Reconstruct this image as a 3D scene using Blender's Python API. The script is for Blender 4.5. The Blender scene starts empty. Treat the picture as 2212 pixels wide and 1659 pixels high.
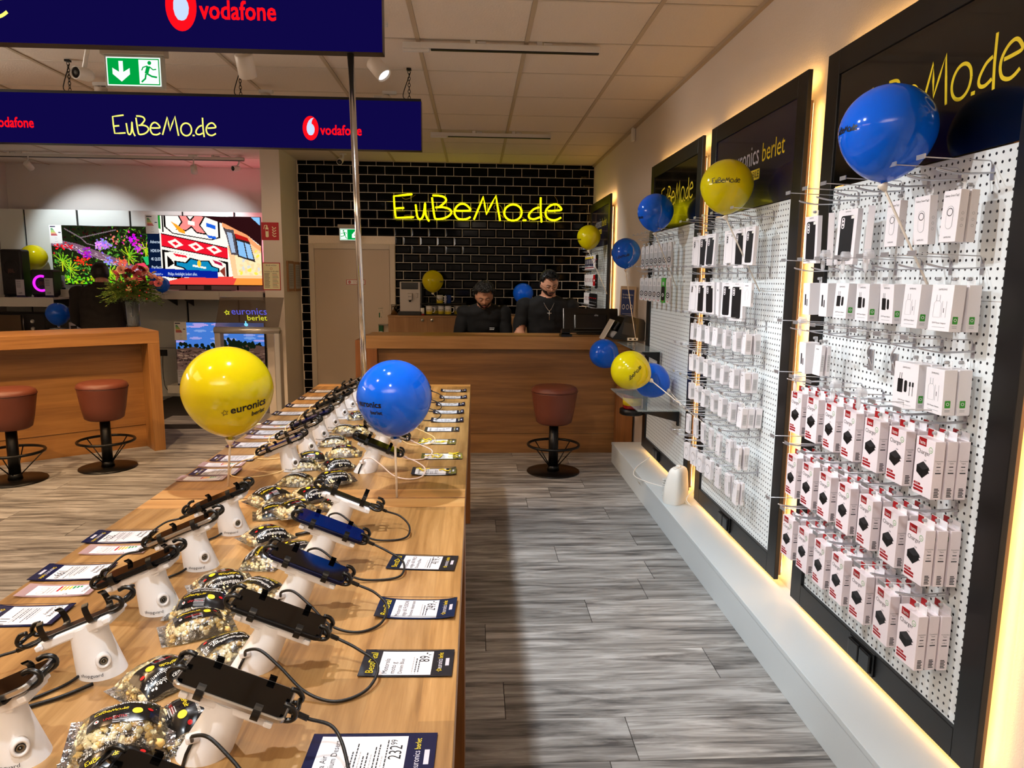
import bpy, bmesh, math, random
import numpy as np
from mathutils import Vector, Matrix, noise, Euler
random.seed(7)
S = bpy.context.scene
COL = S.collection
PI = math.pi
# ---------------------------------------------------------------- camera
F, YAW, PITCH, ROLL, CH = 1529.5, .0523, .1484, .0106, 1.55
def cam_basis():
    cy, sy, cp, sp = math.cos(YAW), math.sin(YAW), math.cos(PITCH), math.sin(PITCH)
    f = Vector((sy*cp, cy*cp, -sp)); r = Vector((cy, -sy, 0)); u = r.cross(f)
    c, s = math.cos(ROLL), math.sin(ROLL)
    return c*r+s*u, -s*r+c*u, f
CR, CU, CF = cam_basis()
cd = bpy.data.cameras.new('camera'); cam = bpy.data.objects.new('camera', cd); COL.objects.link(cam)
cd.sensor_width = 36; cd.lens = F/2212*36; cd.clip_start = .02
cam.matrix_world = Matrix(((CR.x, CU.x, -CF.x, 0), (CR.y, CU.y, -CF.y, 0), (CR.z, CU.z, -CF.z, CH), (0, 0, 0, 1)))
S.camera = cam
def at(px, py, ax, c):
    """point of the room seen at a photograph pixel, on the plane ax = c"""
    d = CR*((px-1106)/F) - CU*((py-829.5)/F) + CF
    i = 'xyz'.index(ax); o = Vector((0, 0, CH)); t = (c-o[i])/d[i]
    return o+d*t
# ---------------------------------------------------------------- world, exposure, large lights
w = bpy.data.worlds.new('world'); S.world = w; w.use_nodes = True
w.node_tree.nodes['Background'].inputs[0].default_value = (.9, .85, .8, 1)
w.node_tree.nodes['Background'].inputs[1].default_value = .05
S.view_settings.view_transform = 'Standard'; S.view_settings.look = 'None'
S.view_settings.gamma = 1; S.view_settings.use_curve_mapping = False
S.view_settings.exposure = 0.1
SPOT_GAIN = .6
def area_light(name, loc, sx, sy, power, col, rot=(0, 0, 0)):
    l = bpy.data.lights.new(name, 'AREA'); l.shape = 'RECTANGLE'; l.size = sx; l.size_y = sy; l.energy = power; l.color = col
    o = bpy.data.objects.new(name, l); COL.objects.link(o); o.location = loc; o.rotation_euler = rot
    return o
UPL = (1, .89, .79); WARM = (1, .64, .34); NEUT = (1, .90, .78); COOL = (.84, .93, 1)
# unseen fill lights added below the ceiling, behind the camera and over the left
area_light('unseen_ceiling_fill', (-1.2, -1.4, 2.86), 2.4, 1.2, 30, NEUT)
area_light('unseen_ceiling_fill', (-3.9, 1.2, 2.86), 1.6, 1.6, 40, WARM)
# unseen upward lights, added outside the frame to brighten the ceiling
area_light('unseen_upward_fill', (-.6, -.9, 2.25), 1.6, .6, 88, UPL, (PI+.35, 0, 0))
area_light('unseen_upward_fill', (-5.0, 3.6, 2.3), .5, 1.6, 85, UPL, (PI, .5, 0))
def spot(name, loc, target, power, col, angle=60, blend=.5, r=.03, parent=None):
    l = bpy.data.lights.new(name, 'SPOT'); l.energy = power*SPOT_GAIN; l.color = col; l.spot_size = math.radians(angle); l.spot_blend = blend; l.shadow_soft_size = r
    o = bpy.data.objects.new(name, l); COL.objects.link(o); o.location = loc
    o.rotation_euler = (Vector(target)-Vector(loc)).to_track_quat('-Z', 'Y').to_euler()
    return o
# ---------------------------------------------------------------- materials
MATS = {}
def newmat(name):
    m = bpy.data.materials.new(name); m.use_nodes = True
    return m, m.node_tree, m.node_tree.nodes['Principled BSDF']
def lin(c):
    return tuple((x/12.92 if x <= .04045 else ((x+.055)/1.055)**2.4) for x in c)
def mat(name, col=(.8, .8, .8), rough=.5, metal=0., spec=.5, bump=0., bscale=200., emit=0., ecol=None, coat=0., var=.0, alpha=1., trans=0., ior=1.45, sss=0.):
    """srgb colour, procedural fine variation"""
    if name in MATS: return MATS[name]
    m, nt, b = newmat(name); N = nt.nodes; L = nt.links
    c = lin(col)
    b.inputs['Base Color'].default_value = (*c, 1); b.inputs['Roughness'].default_value = rough; b.inputs['Metallic'].default_value = metal
    b.inputs['Specular IOR Level'].default_value = spec; b.inputs['Coat Weight'].default_value = coat
    b.inputs['Coat Roughness'].default_value = .05
    b.inputs['Transmission Weight'].default_value = trans; b.inputs['IOR'].default_value = ior; b.inputs['Alpha'].default_value = alpha
    if sss: b.inputs['Subsurface Weight'].default_value = sss; b.inputs['Subsurface Radius'].default_value = (.02, .02, .02)
    if emit:
        b.inputs['Emission Color'].default_value = (*lin(ecol or col), 1); b.inputs['Emission Strength'].default_value = emit
    if var or bump:
        tc = N.new('ShaderNodeTexCoord'); nz = N.new('ShaderNodeTexNoise'); nz.inputs['Scale'].default_value = bscale; nz.inputs['Detail'].default_value = 3
        L.new(tc.outputs['Object'], nz.inputs['Vector'])
        if var:
            mx = N.new('ShaderNodeMix'); mx.data_type = 'RGBA'
            mx.inputs[6].default_value = (*[x*(1-var) for x in c], 1); mx.inputs[7].default_value = (*[min(1, x*(1+var)) for x in c], 1)
            L.new(nz.outputs['Fac'], mx.inputs[0]); L.new(mx.outputs[2], b.inputs['Base Color'])
        if bump:
            bp = N.new('ShaderNodeBump'); bp.inputs['Strength'].default_value = bump; bp.inputs['Distance'].default_value = .002
            L.new(nz.outputs['Fac'], bp.inputs['Height']); L.new(bp.outputs['Normal'], b.inputs['Normal'])
    MATS[name] = m
    return m
def wood(name, c1, c2, axis='y', stave=.0, rough=.42, scale=1., c3=None, rnd=0., contrast=1., coat=0., bumps=.25, along=.9, across=14):
    """streaky grain along axis; staves of a given width get their own tone"""
    if name in MATS: return MATS[name]
    m, nt, b = newmat(name); N = nt.nodes; L = nt.links
    tc = N.new('ShaderNodeTexCoord'); vec = tc.outputs['Object']
    oi = N.new('ShaderNodeObjectInfo')
    if rnd:
        ad = N.new('ShaderNodeVectorMath'); ad.operation = 'MULTIPLY_ADD'
        cb = N.new('ShaderNodeCombineXYZ')
        for i in range(3): L.new(oi.outputs['Random'], cb.inputs[i])
        ad.inputs[1].default_value = (37, 53, 19); L.new(cb.outputs[0], ad.inputs[0]); L.new(vec, ad.inputs[2]); vec = ad.outputs[0]
    mp = N.new('ShaderNodeMapping'); L.new(vec, mp.inputs[0])
    sc = [across*scale]*3; sc['xyz'.index(axis)] = along*scale; mp.inputs['Scale'].default_value = sc
    n1 = N.new('ShaderNodeTexNoise'); n1.inputs['Scale'].default_value = 1.0; n1.inputs['Detail'].default_value = 5; n1.inputs['Roughness'].default_value = .62; n1.inputs['Distortion'].default_value = .6
    L.new(mp.outputs[0], n1.inputs['Vector'])
    mp2 = N.new('ShaderNodeMapping'); L.new(vec, mp2.inputs[0])
    sc2 = [130*scale]*3; sc2['xyz'.index(axis)] = 4*scale; mp2.inputs['Scale'].default_value = sc2
    n2 = N.new('ShaderNodeTexNoise'); n2.inputs['Scale'].default_value = 1.; n2.inputs['Detail'].default_value = 3; L.new(mp2.outputs[0], n2.inputs['Vector'])
    mixf = N.new('ShaderNodeMath'); mixf.operation = 'MULTIPLY_ADD'; mixf.inputs[1].default_value = .35; L.new(n2.outputs['Fac'], mixf.inputs[0])
    sb = N.new('ShaderNodeMath'); sb.operation = 'MULTIPLY_ADD'; sb.inputs[1].default_value = 1.1*contrast; sb.inputs[2].default_value = -.22-.55*(contrast-1); L.new(n1.outputs['Fac'], sb.inputs[0])
    L.new(sb.outputs[0], mixf.inputs[2])
    cr = N.new('ShaderNodeValToRGB'); L.new(mixf.outputs[0], cr.inputs[0])
    e = cr.color_ramp.elements; e[0].position = .25; e[0].color = (*lin(c2), 1); e[1].position = .75; e[1].color = (*lin(c1), 1)
    if c3: x = e.new(.5); x.color = (*lin(c3), 1)
    col = cr.outputs[0]
    if stave or rnd:
        hv = N.new('ShaderNodeHueSaturation')
        L.new(col, hv.inputs['Color'])
        if stave:
            sp = N.new('ShaderNodeSeparateXYZ'); L.new(tc.outputs['Object'], sp.inputs[0])
            dv = N.new('ShaderNodeMath'); dv.operation = 'DIVIDE'; dv.inputs[1].default_value = stave; L.new(sp.outputs['X' if axis == 'y' else 'Z' if axis == 'x' else 'X'], dv.inputs[0])
            fl = N.new('ShaderNodeMath'); fl.operation = 'FLOOR'; L.new(dv.outputs[0], fl.inputs[0])
            # stagger the staves lengthwise
            le = N.new('ShaderNodeMath'); le.operation = 'MULTIPLY_ADD'; le.inputs[1].default_value = .37; L.new(fl.outputs[0], le.inputs[0]); L.new(sp.outputs['Y' if axis == 'y' else 'X' if axis == 'x' else 'Z'], le.inputs[2])
            d2 = N.new('ShaderNodeMath'); d2.operation = 'DIVIDE'; d2.inputs[1].default_value = .62; L.new(le.outputs[0], d2.inputs[0])
            f2 = N.new('ShaderNodeMath'); f2.operation = 'FLOOR'; L.new(d2.outputs[0], f2.inputs[0])
            cb2 = N.new('ShaderNodeCombineXYZ'); L.new(fl.outputs[0], cb2.inputs[0]); L.new(f2.outputs[0], cb2.inputs[1])
            wn = N.new('ShaderNodeTexWhiteNoise'); L.new(cb2.outputs[0], wn.inputs['Vector'])
            rv = wn.outputs['Value']
        else: rv = oi.outputs['Random']
        mr = N.new('ShaderNodeMapRange'); mr.inputs['To Min'].default_value = .76; mr.inputs['To Max'].default_value = 1.18; L.new(rv, mr.inputs['Value'])
        L.new(mr.outputs[0], hv.inputs['Value']); col = hv.outputs[0]
    L.new(col, b.inputs['Base Color']); b.inputs['Roughness'].default_value = rough; b.inputs['Coat Weight'].default_value = coat; b.inputs['Coat Roughness'].default_value = .25
    bp = N.new('ShaderNodeBump'); bp.inputs['Strength'].default_value = bumps; bp.inputs['Distance'].default_value = .001
    L.new(n2.outputs['Fac'], bp.inputs['Height']); L.new(bp.outputs[0], b.inputs['Normal'])
    MATS[name] = m
    return m
def emis(name, col, strength):
    if name in MATS: return MATS[name]
    m = bpy.data.materials.new(name); m.use_nodes = True; nt = m.node_tree; nt.nodes.clear()
    e = nt.nodes.new('ShaderNodeEmission'); o = nt.nodes.new('ShaderNodeOutputMaterial'); e.inputs[0].default_value = (*lin(col), 1); e.inputs[1].default_value = strength
    nt.links.new(e.outputs[0], o.inputs[0]); MATS[name] = m
    return m
# ---------------------------------------------------------------- mesh builder
_text = {}
def text_geo(s):
    if s in _text: return _text[s]
    cu = bpy.data.curves.new('t', 'FONT'); cu.body = s; cu.size = 1; cu.resolution_u = 2
    o = bpy.data.objects.new('t', cu); COL.objects.link(o)
    dg = bpy.context.evaluated_depsgraph_get(); dg.update()
    me = bpy.data.meshes.new_from_object(o.evaluated_get(dg))
    vs = [(v.co.x, v.co.y) for v in me.vertices]; fs = [tuple(p.vertices) for p in me.polygons]
    bpy.data.objects.remove(o); bpy.data.curves.remove(cu); bpy.data.meshes.remove(me)
    wd = max([v[0] for v in vs] or [1])
    _text[s] = (vs, fs, wd)
    return _text[s]
def frame_of(d):
    d = Vector(d).normalized(); a = Vector((0, 0, 1)) if abs(d.z) < .9 else Vector((1, 0, 0))
    u = d.cross(a).normalized(); return u, d.cross(u).normalized()
def catmull(P, n=6, closed=False):
    P = [Vector(p) for p in P]; out = []; k = len(P)
    rng = range(k if closed else k-1)
    for i in rng:
        if closed: a, b, c, d = P[(i-1) % k], P[i], P[(i+1) % k], P[(i+2) % k]
        else: a, b, c, d = P[max(i-1, 0)], P[i], P[i+1], P[min(i+2, k-1)]
        for j in range(n):
            t = j/n
            out.append(.5*((2*b)+(c-a)*t+(2*a-5*b+4*c-d)*t*t+(3*b-a-3*c+d)*t**3))
    if not closed: out.append(P[-1])
    return out
class MB:
    def __init__(s): s.v = []; s.f = []; s.m = []; s.X = Matrix.Identity(4); s.sm = []
    def add(s, vs, fs, m=0, smooth=False):
        o = len(s.v); s.v += [s.X @ Vector(v) for v in vs]
        for f in fs: s.f.append(tuple(i+o for i in f)); s.m.append(m); s.sm.append(smooth)
    def box(s, c, d, m=0, rot=None, bev=0.):
        x, y, z = d[0]/2, d[1]/2, d[2]/2
        if bev <= 0:
            vs = [Vector((i*x, j*y, k*z)) for k in (-1, 1) for j in (-1, 1) for i in (-1, 1)]
            fs = [(0, 2, 3, 1), (4, 5, 7, 6), (0, 1, 5, 4), (2, 6, 7, 3), (0, 4, 6, 2), (1, 3, 7, 5)]
        else:
            bev = min(bev, x*.9, y*.9, z*.9)
            bm = bmesh.new(); bmesh.ops.create_cube(bm, size=1); bmesh.ops.scale(bm, vec=d, verts=bm.verts)
            bmesh.ops.bevel(bm, geom=bm.edges[:], offset=bev, segments=2, affect='EDGES', profile=.5)
            bm.verts.ensure_lookup_table(); vs = [v.co.copy() for v in bm.verts]; fs = [tuple(v.index for v in f.verts) for f in bm.faces]; bm.free()
        R = Euler(rot).to_matrix() if rot is not None and not isinstance(rot, Matrix) else rot
        c = Vector(c)
        s.add([c+(R @ v if R else v) for v in vs], fs, m)
    def b2(s, a, b, m=0, bev=0.):
        a = Vector(a); b = Vector(b); s.box((a+b)/2, [abs(q) for q in (b-a)], m, bev=bev)
    def quad(s, pts, m=0): s.add(pts, [tuple(range(len(pts)))], m)
    def tube(s, P, r, n=8, m=0, cap=True, closed=False, flat=1.):
        P = [Vector(p) for p in P]; k = len(P); vs = []; u = None
        for i, p in enumerate(P):
            d = (P[(i+1) % k]-P[i-1]) if closed else (P[min(i+1, k-1)]-P[max(i-1, 0)])
            if d.length < 1e-9: d = Vector((0, 0, 1))
            d.normalize()
            if u is None: u, w_ = frame_of(d)
            else:
                u = (u-d*u.dot(d)); u = u.normalized() if u.length > 1e-6 else frame_of(d)[0]
            w_ = d.cross(u)
            rr = r[i] if isinstance(r, (list, tuple)) else r
            for j in range(n):
                a = 2*PI*j/n; vs.append(p+u*(rr*math.cos(a))+w_*(rr*flat*math.sin(a)))
        fs = [(i*n+j, i*n+(j+1) % n, ((i+1) % k)*n+(j+1) % n, ((i+1) % k)*n+j) for i in range(k if closed else k-1) for j in range(n)]
        if cap and not closed: fs += [tuple(range(n))[::-1], tuple((k-1)*n+j for j in range(n))]
        s.add(vs, fs, m, True)
    def cyl(s, a, b, r, r2=None, n=16, m=0): s.tube([a, b], [r, r if r2 is None else r2], n, m)
    def lathe(s, prof, n=24, m=0, c=(0, 0, 0), ax=None, sx=1., sy=1.):
        c = Vector(c); vs = []
        M = Vector(ax).to_track_quat('Z', 'Y').to_matrix() if ax else None
        for r, z in prof:
            for j in range(n):
                a = 2*PI*j/n; v = Vector((r*sx*math.cos(a), r*sy*math.sin(a), z)); vs.append(c+(M @ v if M else v))
        k = len(prof); fs = [(i*n+j, i*n+(j+1) % n, (i+1)*n+(j+1) % n, (i+1)*n+j) for i in range(k-1) for j in range(n)]
        if prof[0][0] > 1e-5: fs.append(tuple(range(n))[::-1])
        if prof[-1][0] > 1e-5: fs.append(tuple((k-1)*n+j for j in range(n)))
        s.add(vs, fs, m, True)
    def ball(s, c, r, m=0, n=12, k=8, scl=(1, 1, 1)):
        vs = []; c = Vector(c)
        for i in range(k+1):
            t = PI*i/k
            for j in range(n):
                a = 2*PI*j/n; vs.append(c+Vector((r*scl[0]*math.sin(t)*math.cos(a), r*scl[1]*math.sin(t)*math.sin(a), r*scl[2]*math.cos(t))))
        s.add(vs, [(i*n+j, (i+1)*n+j, (i+1)*n+(j+1) % n, i*n+(j+1) % n) for i in range(k) for j in range(n)], m, True)
    # flat print helpers: P = function (u, v) -> Vector
    def ptext(s, t, P, u, v, size, m=0, align='l', sx=1., rot=0., shear=0., maxw=None, bold=0.):
        if bold:
            for du, dv in ((-bold, -bold), (bold, -bold), (-bold, bold), (bold, bold)): s.ptext(t, P, u+du, v+dv, size, m, align, sx, rot, shear, maxw)
        vs, fs, wd = text_geo(t)
        if maxw and wd*size*sx > maxw: sx = maxw/(wd*size)
        off = 0 if align == 'l' else -wd/2 if align == 'c' else -wd
        c_, s_ = math.cos(rot), math.sin(rot); out = []
        for x, y in vs:
            X = (x+off+shear*y)*size*sx; Y = y*size
            out.append(P(u+X*c_-Y*s_, v+X*s_+Y*c_))
        s.add(out, fs, m)
    def prect(s, P, u0, v0, u1, v1, m=0, r=0., nu=1):
        if r > 0:
            pts = []
            for (cx, cy, a0) in ((u1-r, v1-r, 0), (u0+r, v1-r, 90), (u0+r, v0+r, 180), (u1-r, v0+r, 270)):
                for k in range(4):
                    a = math.radians(a0+k*30); pts.append(P(cx+r*math.cos(a), cy+r*math.sin(a)))
            s.quad(pts, m); return
        for k in range(nu):
            a = u0+(u1-u0)*k/nu; b = u0+(u1-u0)*(k+1)/nu
            s.quad([P(a, v0), P(b, v0), P(b, v1), P(a, v1)], m)
    def pdisc(s, P, u, v, r, m=0, n=14, ry=None, r0=0.):
        ry = ry or r
        if r0: 
            k = r0/r
            vs = [P(u+r*math.cos(2*PI*j/n), v+ry*math.sin(2*PI*j/n)) for j in range(n)]+[P(u+r*k*math.cos(2*PI*j/n), v+ry*k*math.sin(2*PI*j/n)) for j in range(n)]
            s.add(vs, [(j, (j+1) % n, n+(j+1) % n, n+j) for j in range(n)], m)
        else: s.quad([P(u+r*math.cos(2*PI*j/n), v+ry*math.sin(2*PI*j/n)) for j in range(n)], m)
    def ppoly(s, P, pts, m=0): s.quad([P(a, b) for a, b in pts], m)
    def pribbon(s, P, pts, wd, m=0, closed=False):
        """flat stroke through 2-D points"""
        pts = [Vector((p[0], p[1])) for p in pts]; k = len(pts); vs = []
        for i in range(k):
            d = (pts[(i+1) % k]-pts[i-1]) if closed else pts[min(i+1, k-1)]-pts[max(i-1, 0)]
            d = d.normalized() if d.length > 1e-9 else Vector((1, 0)); nn = Vector((-d.y, d.x))*wd/2
            vs += [P(*(pts[i]+nn)), P(*(pts[i]-nn))]
        s.add(vs, [(2*i, 2*i+1, 2*((i+1) % k)+1, 2*((i+1) % k)) for i in range(k if closed else k-1)], m)
    def mesh(s, name, mats):
        me = bpy.data.meshes.new(name); me.from_pydata([tuple(v) for v in s.v], [], s.f)
        for m in mats: me.materials.append(m)
        me.polygons.foreach_set('material_index', s.m); me.polygons.foreach_set('use_smooth', s.sm); me.update()
        return me
    def build(s, name, mats, parent=None, loc=None, **k):
        if not isinstance(mats, (list, tuple)): mats = [mats]
        return link(name, s.mesh(name, mats), parent, loc, **k)
def link(name, me, parent=None, loc=None, rot=None, **k):
    o = bpy.data.objects.new(name, me); COL.objects.link(o)
    if parent: o.parent = parent
    if loc is not None: o.location = loc
    if rot is not None: o.rotation_euler = rot
    for a, b in k.items(): o[a] = b
    return o
def thing(name, label, cat, loc=(0, 0, 0), rz=0., group=None, rot=None):
    o = bpy.data.objects.new(name, None); COL.objects.link(o); o.empty_display_size = .05
    o.location = loc; o.rotation_euler = rot if rot is not None else (0, 0, rz); o['label'] = label; o['category'] = cat
    if group: o['group'] = group
    return o
def tag(o, label, cat, group=None):
    o['label'] = label; o['category'] = cat
    if group: o['group'] = group
    return o
def dup(root, loc, rot=None, label=None, group=None):
    r = root.copy(); COL.objects.link(r); r.location = loc
    if rot is not None: r.rotation_euler = rot
    if label: r['label'] = label
    if group: r['group'] = group
    for ch in list(root.children):
        c = ch.copy(); COL.objects.link(c); c.parent = r
        for g in ch.children:
            d = g.copy(); COL.objects.link(d); d.parent = c
    return r
def plane(o, u, v, n=None, off=.0004):
    """print plane: origin, unit right and up, lifted by off per layer"""
    o = Vector(o); u = Vector(u); v = Vector(v); n = u.cross(v).normalized()
    def lay(k=1): return lambda a, b: o+u*a+v*b+n*(off*k)
    return lay
def ordn(k): return ['first', 'second', 'third', 'fourth', 'fifth', 'sixth', 'seventh', 'eighth', 'ninth', 'tenth', 'eleventh', 'twelfth', 'thirteenth', 'fourteenth'][k]
# handwritten shop name as strokes (x, y) in a 1000-unit em, deskewed
_st = [[(280,145),(170,155),(65,165),(70,290),(85,415),(190,414),(295,410)], [(72,308),(182,302)],
 [(320,265),(328,330),(338,400),(358,432),(385,430),(408,395),(422,330),(432,250),(434,330),(445,400),(478,460)],
 [(515,185),(526,290),(540,390),(552,428),(590,436),(660,425),(720,395),(745,355),(715,318),(640,298),(555,300)], [(522,160),(600,165),(660,182),(682,218),(652,255),(605,290)],
 [(800,340),(890,342),(968,336),(945,295),(900,265),(855,262),(812,287),(784,335),(786,385),(820,430),(880,442),(930,435),(970,415)],
 [(1012,445),(1070,310),(1125,180),(1142,285),(1160,385),(1215,280),(1272,170),(1298,315),(1325,462)],
 [(1480+105*math.cos(a*PI/6), 368+94*math.sin(a*PI/6)) for a in range(13)],
 [(1598,460),(1640,460)],
 [(1790,310),(1730,330),(1682,375),(1668,412),(1690,440),(1740,446),(1800,425)], [(1810,195),(1812,350),(1825,485)],
 [(1900,352),(1980,350),(2060,340),(2035,298),(1990,275),(1930,290),(1882,335),(1872,390),(1900,440),(1960,462),(2010,455),(2058,432)]]
SHOP = [[((x-65)/1995., (440-(y-.024*(x-65)))/1995.) for x, y in st] for st in _st]   # width 1, y up from baseline
SHOPSHARP = {0, 6}
def shop_strokes(n=5):
    out = []
    for i, st in enumerate(SHOP):
        P = [Vector((a, b, 0)) for a, b in st]
        out.append([(p.x, p.y) for p in (P if i in SHOPSHARP else catmull(P, n))])
    return out
SHOPS = shop_strokes()
def shop_print(mb, P, u, v, width, wd, m, ys=1.3, only=None):
    for i, st in enumerate(SHOPS):
        if only and i not in only: continue
        mb.pribbon(P, [(u+a*width, v+b*width*ys) for a, b in st], wd, m)
def star_print(mb, P, u, v, r, wd, m):
    pts = []
    for k in range(10):
        a = PI/2+k*PI/5+.15; q = r if k % 2 == 0 else r*.45
        pts.append((u+q*math.cos(a), v+q*math.sin(a)))
    mb.pribbon(P, pts, wd, m, closed=True)
def speech_logo(mb, lay, u, v, r, mr, mw, q=.70):
    mb.pdisc(lay(2), u, v, r*q, mr, 32, r)
    pts = [(.0, -.66), (-.26, -.62), (-.46, -.42), (-.56, -.15), (-.54, .15), (-.42, .45), (-.2, .72), (.1, .90), (.5, .98), (.28, .78), (.18, .58), (.16, .42), (.36, .33), (.52, .14), (.58, -.08), (.52, -.35), (.35, -.56), (.18, -.64)][::-1]
    mb.ppoly(lay(3), [(u+a*r*.88*q, v+b*r*.88) for a, b in [(p[0], p[1]) for p in pts]], mw)
# ================================================================ structure
WX, WL, YB, YT, ZC, YF = 1.42, -5.87, 8.73, 9.45, 2.9, -3.6
m_wall = mat('white_wall_plaster', (.86, .83, .80), .85, bump=.5, bscale=160, var=.03)
m_wallr = mat('white_textured_wallpaper', (.88, .84, .80), .8, bump=.9, bscale=230, var=.04)
m_ceil = mat('mineral_fibre_tile', (.86, .81, .75), .9, bump=.7, bscale=90, var=.05)
m_tbar = mat('ceiling_grid_bar', (.66, .61, .54), .6, var=.03)
m_white = mat('white_lacquer', (.90, .89, .87), .35, var=.02)
m_black = mat('black_satin_lacquer', (.045, .042, .042), .38, var=.1, bscale=30)
m_grout = mat('light_grout', (.97, .91, .84), .9, var=.08, bscale=60)
m_floor = wood('grey_oak_plank', (.70, .695, .685), (.31, .30, .295), 'x', 0, .5, 1.0, c3=(.545, .535, .52), rnd=1, contrast=1.4, bumps=.4, along=2.4, across=21)
fl = MB(); fl.b2((WL-.1, YF-.1, -.06), (WX+.1, YT+.1, -.004)); fo = fl.build('floor', mat('floor_underlay', (.16, .14, .12), .9, var=.1), kind='structure')
# floor planks: rows run across the room, joints where the photograph shows them
PW = .2335; PL = 1.29; Y0 = 2.31
jn = {-1: (1380, 1637), 0: (1087, 1473), 1: (1515.6, 1397), 2: (1048, 1348), 3: (1262, 1293), 4: (1376, 1248), 6: (1196, 1176), 7: (1358, 1146), 8: (1069.6, 1120), 9: (1303, 1094.6), 11: (1184, 1053.6)}
pm = {}
def plank_mesh(L):
    k = round(L, 2)
    if k not in pm:
        b = MB(); g = .0011
        b.add([(g, g, 0), (L-g, g, 0), (L-g, PW-g, 0), (g, PW-g, 0), (g+.0012, g+.0012, .0016), (L-g-.0012, g+.0012, .0016), (L-g-.0012, PW-g-.0012, .0016), (g+.0012, PW-g-.0012, .0016)],
              [(4, 5, 6, 7), (0, 1, 5, 4), (1, 2, 6, 5), (2, 3, 7, 6), (3, 0, 4, 7)])
        pm[k] = b.mesh('plank', [m_floor])
    return pm[k]
for r in range(-3, 31):
    yy = Y0+PW*r
    x0 = at(*jn[r], 'z', 0).x if r in jn else random.uniform(-1, 0)
    if r in jn: x0 += 0
    while x0 > WL: x0 -= PL
    x0 = x0
    while x0 < WX:
        a = max(x0, WL); bb = min(x0+PL, WX)
        if bb-a > .05 and not (x0+PL < -2.6 and yy > 6.9): link('plank', plank_mesh(bb-a), fo, (a, yy, -.004+.0024))
        x0 += PL
rest = MB()
rest.b2((WL, YF, -.004), (WX, Y0-3*PW, -.0008)); rest.b2((WL, Y0+31*PW, -.004), (WX, YT, -.0008)); rest.b2((WL, 6.9, -.004), (-2.6-PL, Y0+31*PW, -.0012))
rest.build('unseen_flooring', m_floor, fo)
def wallbox(name, a, b, m): x = MB(); x.b2(a, b); return x.build(name, m, kind='structure')
wallbox('wall_right', (WX, YF-.1, 0), (WX+.1, YB+.1, ZC+.1), m_wallr)
wallbox('wall_left', (WL-.1, YF-.1, 0), (WL, YT+.1, ZC+.1), m_wall)
wallbox('wall_front', (WL, YF-.1, 0), (WX, YF, ZC+.1), m_wall)
wallbox('wall_back_left', (WL, YT, 0), (-2.3, YT+.1, ZC+.1), m_wall)
wallbox('trim_1', (-2.31, 7.97, 0), (-2.105, YT+.1, ZC), mat('pillar_paint', (.88, .84, .79), .7, bump=.3, var=.02))
bw = wallbox('wall_back', (-2.105, YB, 0), (WX, YB+.1, ZC+.1), m_grout)
ce = wallbox('ceiling', (WL-.1, YF-.1, ZC+.012), (WX+.1, YT+.2, ZC+.1), m_tbar)
TX0, TY0, TP = -.335, 3.701, .625
tb = MB(); tb.box((0, 0, .006), (TP-.024, TP-.024, .012), bev=.003); tme = tb.mesh('ceiling_tile', [m_ceil])
tcut = {}
def tile_obj(xa, xb, ya, yb):
    k = (round(xb-xa, 3), round(yb-ya, 3))
    if k not in tcut:
        q = MB(); q.box((0, 0, .006), (k[0], k[1], .012), bev=.003); tcut[k] = q.mesh('ceiling_tile', [m_ceil])
    link('ceiling_tile', tcut[k], ce, ((xa+xb)/2, (ya+yb)/2, ZC-.002))
far = MB()
for i in range(-9, 3):
    for j in range(-11, 10):
        xa, xb = max(TX0+TP*i+.012, WL), min(TX0+TP*(i+1)-.012, WX-.02)
        ya, yb = max(TY0+TP*j+.012, YF), min(TY0+TP*(j+1)-.012, (YT if xb < -2.2 else YB)-.02)
        if xb-xa < .05 or yb-ya < .05: continue
        if j < -3: far.b2((xa, ya, ZC-.002), (xb, yb, ZC+.01))
        else: tile_obj(xa, xb, ya, yb)
o = far.build('ceiling_tiles', m_ceil, ce); o['kind'] = 'stuff'
for i in range(-9, 4):
    x = TX0+TP*i
    if WL < x < WX: gr = MB(); gr.box((x, (YF+YT)/2, ZC-.003), (.024, YT-YF, .006)); gr.build('grid_rail', mat('grid_rail_paint', (.72, .65, .55), .6, var=.03), ce)
for j in range(-11, 10):
    y = TY0+TP*j; gr = MB(); gr.box(((WL+WX)/2, y, ZC-.0015), (WX-WL, .016, .003)); gr.build('grid_cross_rail', mat('grid_cross_paint', (.80, .75, .68), .6, var=.03), ce)
for c_, d_ in (((WX-.012, (YF+YB)/2, ZC-.012), (.024, YB-YF, .024)), ((-.35, YB-.012, ZC-.004), (3.5, .024, .008))): gr = MB(); gr.box(c_, d_); gr.build('edge_trim', mat('edge_trim_paint', (.70, .63, .54), .6, var=.03), ce)
# black bevelled metro tiles on the back wall
m_tile = mat('black_glazed_tile', (.008, .007, .008), .08, spec=.14, bump=.03, bscale=9)
tw, th = .203, .102
tcache = {}
def metro(w_, h_):
    k = (round(w_, 3), round(h_, 3))
    if k not in tcache:
        b = MB(); g = .0032; e = min(.016, w_*.3); d = .003; D = .0085
        x0, x1, z0, z1 = g, k[0]-g, g, k[1]-g
        b.add([(x0, 0, z0), (x1, 0, z0), (x1, 0, z1), (x0, 0, z1), (x0, -d, z0), (x1, -d, z0), (x1, -d, z1), (x0, -d, z1),
               (x0+e, -D, z0+e), (x1-e, -D, z0+e), (x1-e, -D, z1-e), (x0+e, -D, z1-e)],
              [(0, 1, 5, 4), (1, 2, 6, 5), (2, 3, 7, 6), (3, 0, 4, 7), (4, 5, 9, 8), (5, 6, 10, 9), (6, 7, 11, 10), (7, 4, 8, 11), (8, 9, 10, 11)])
        tcache[k] = b.mesh('wall_tile', [m_tile])
    return tcache[k]
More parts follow.
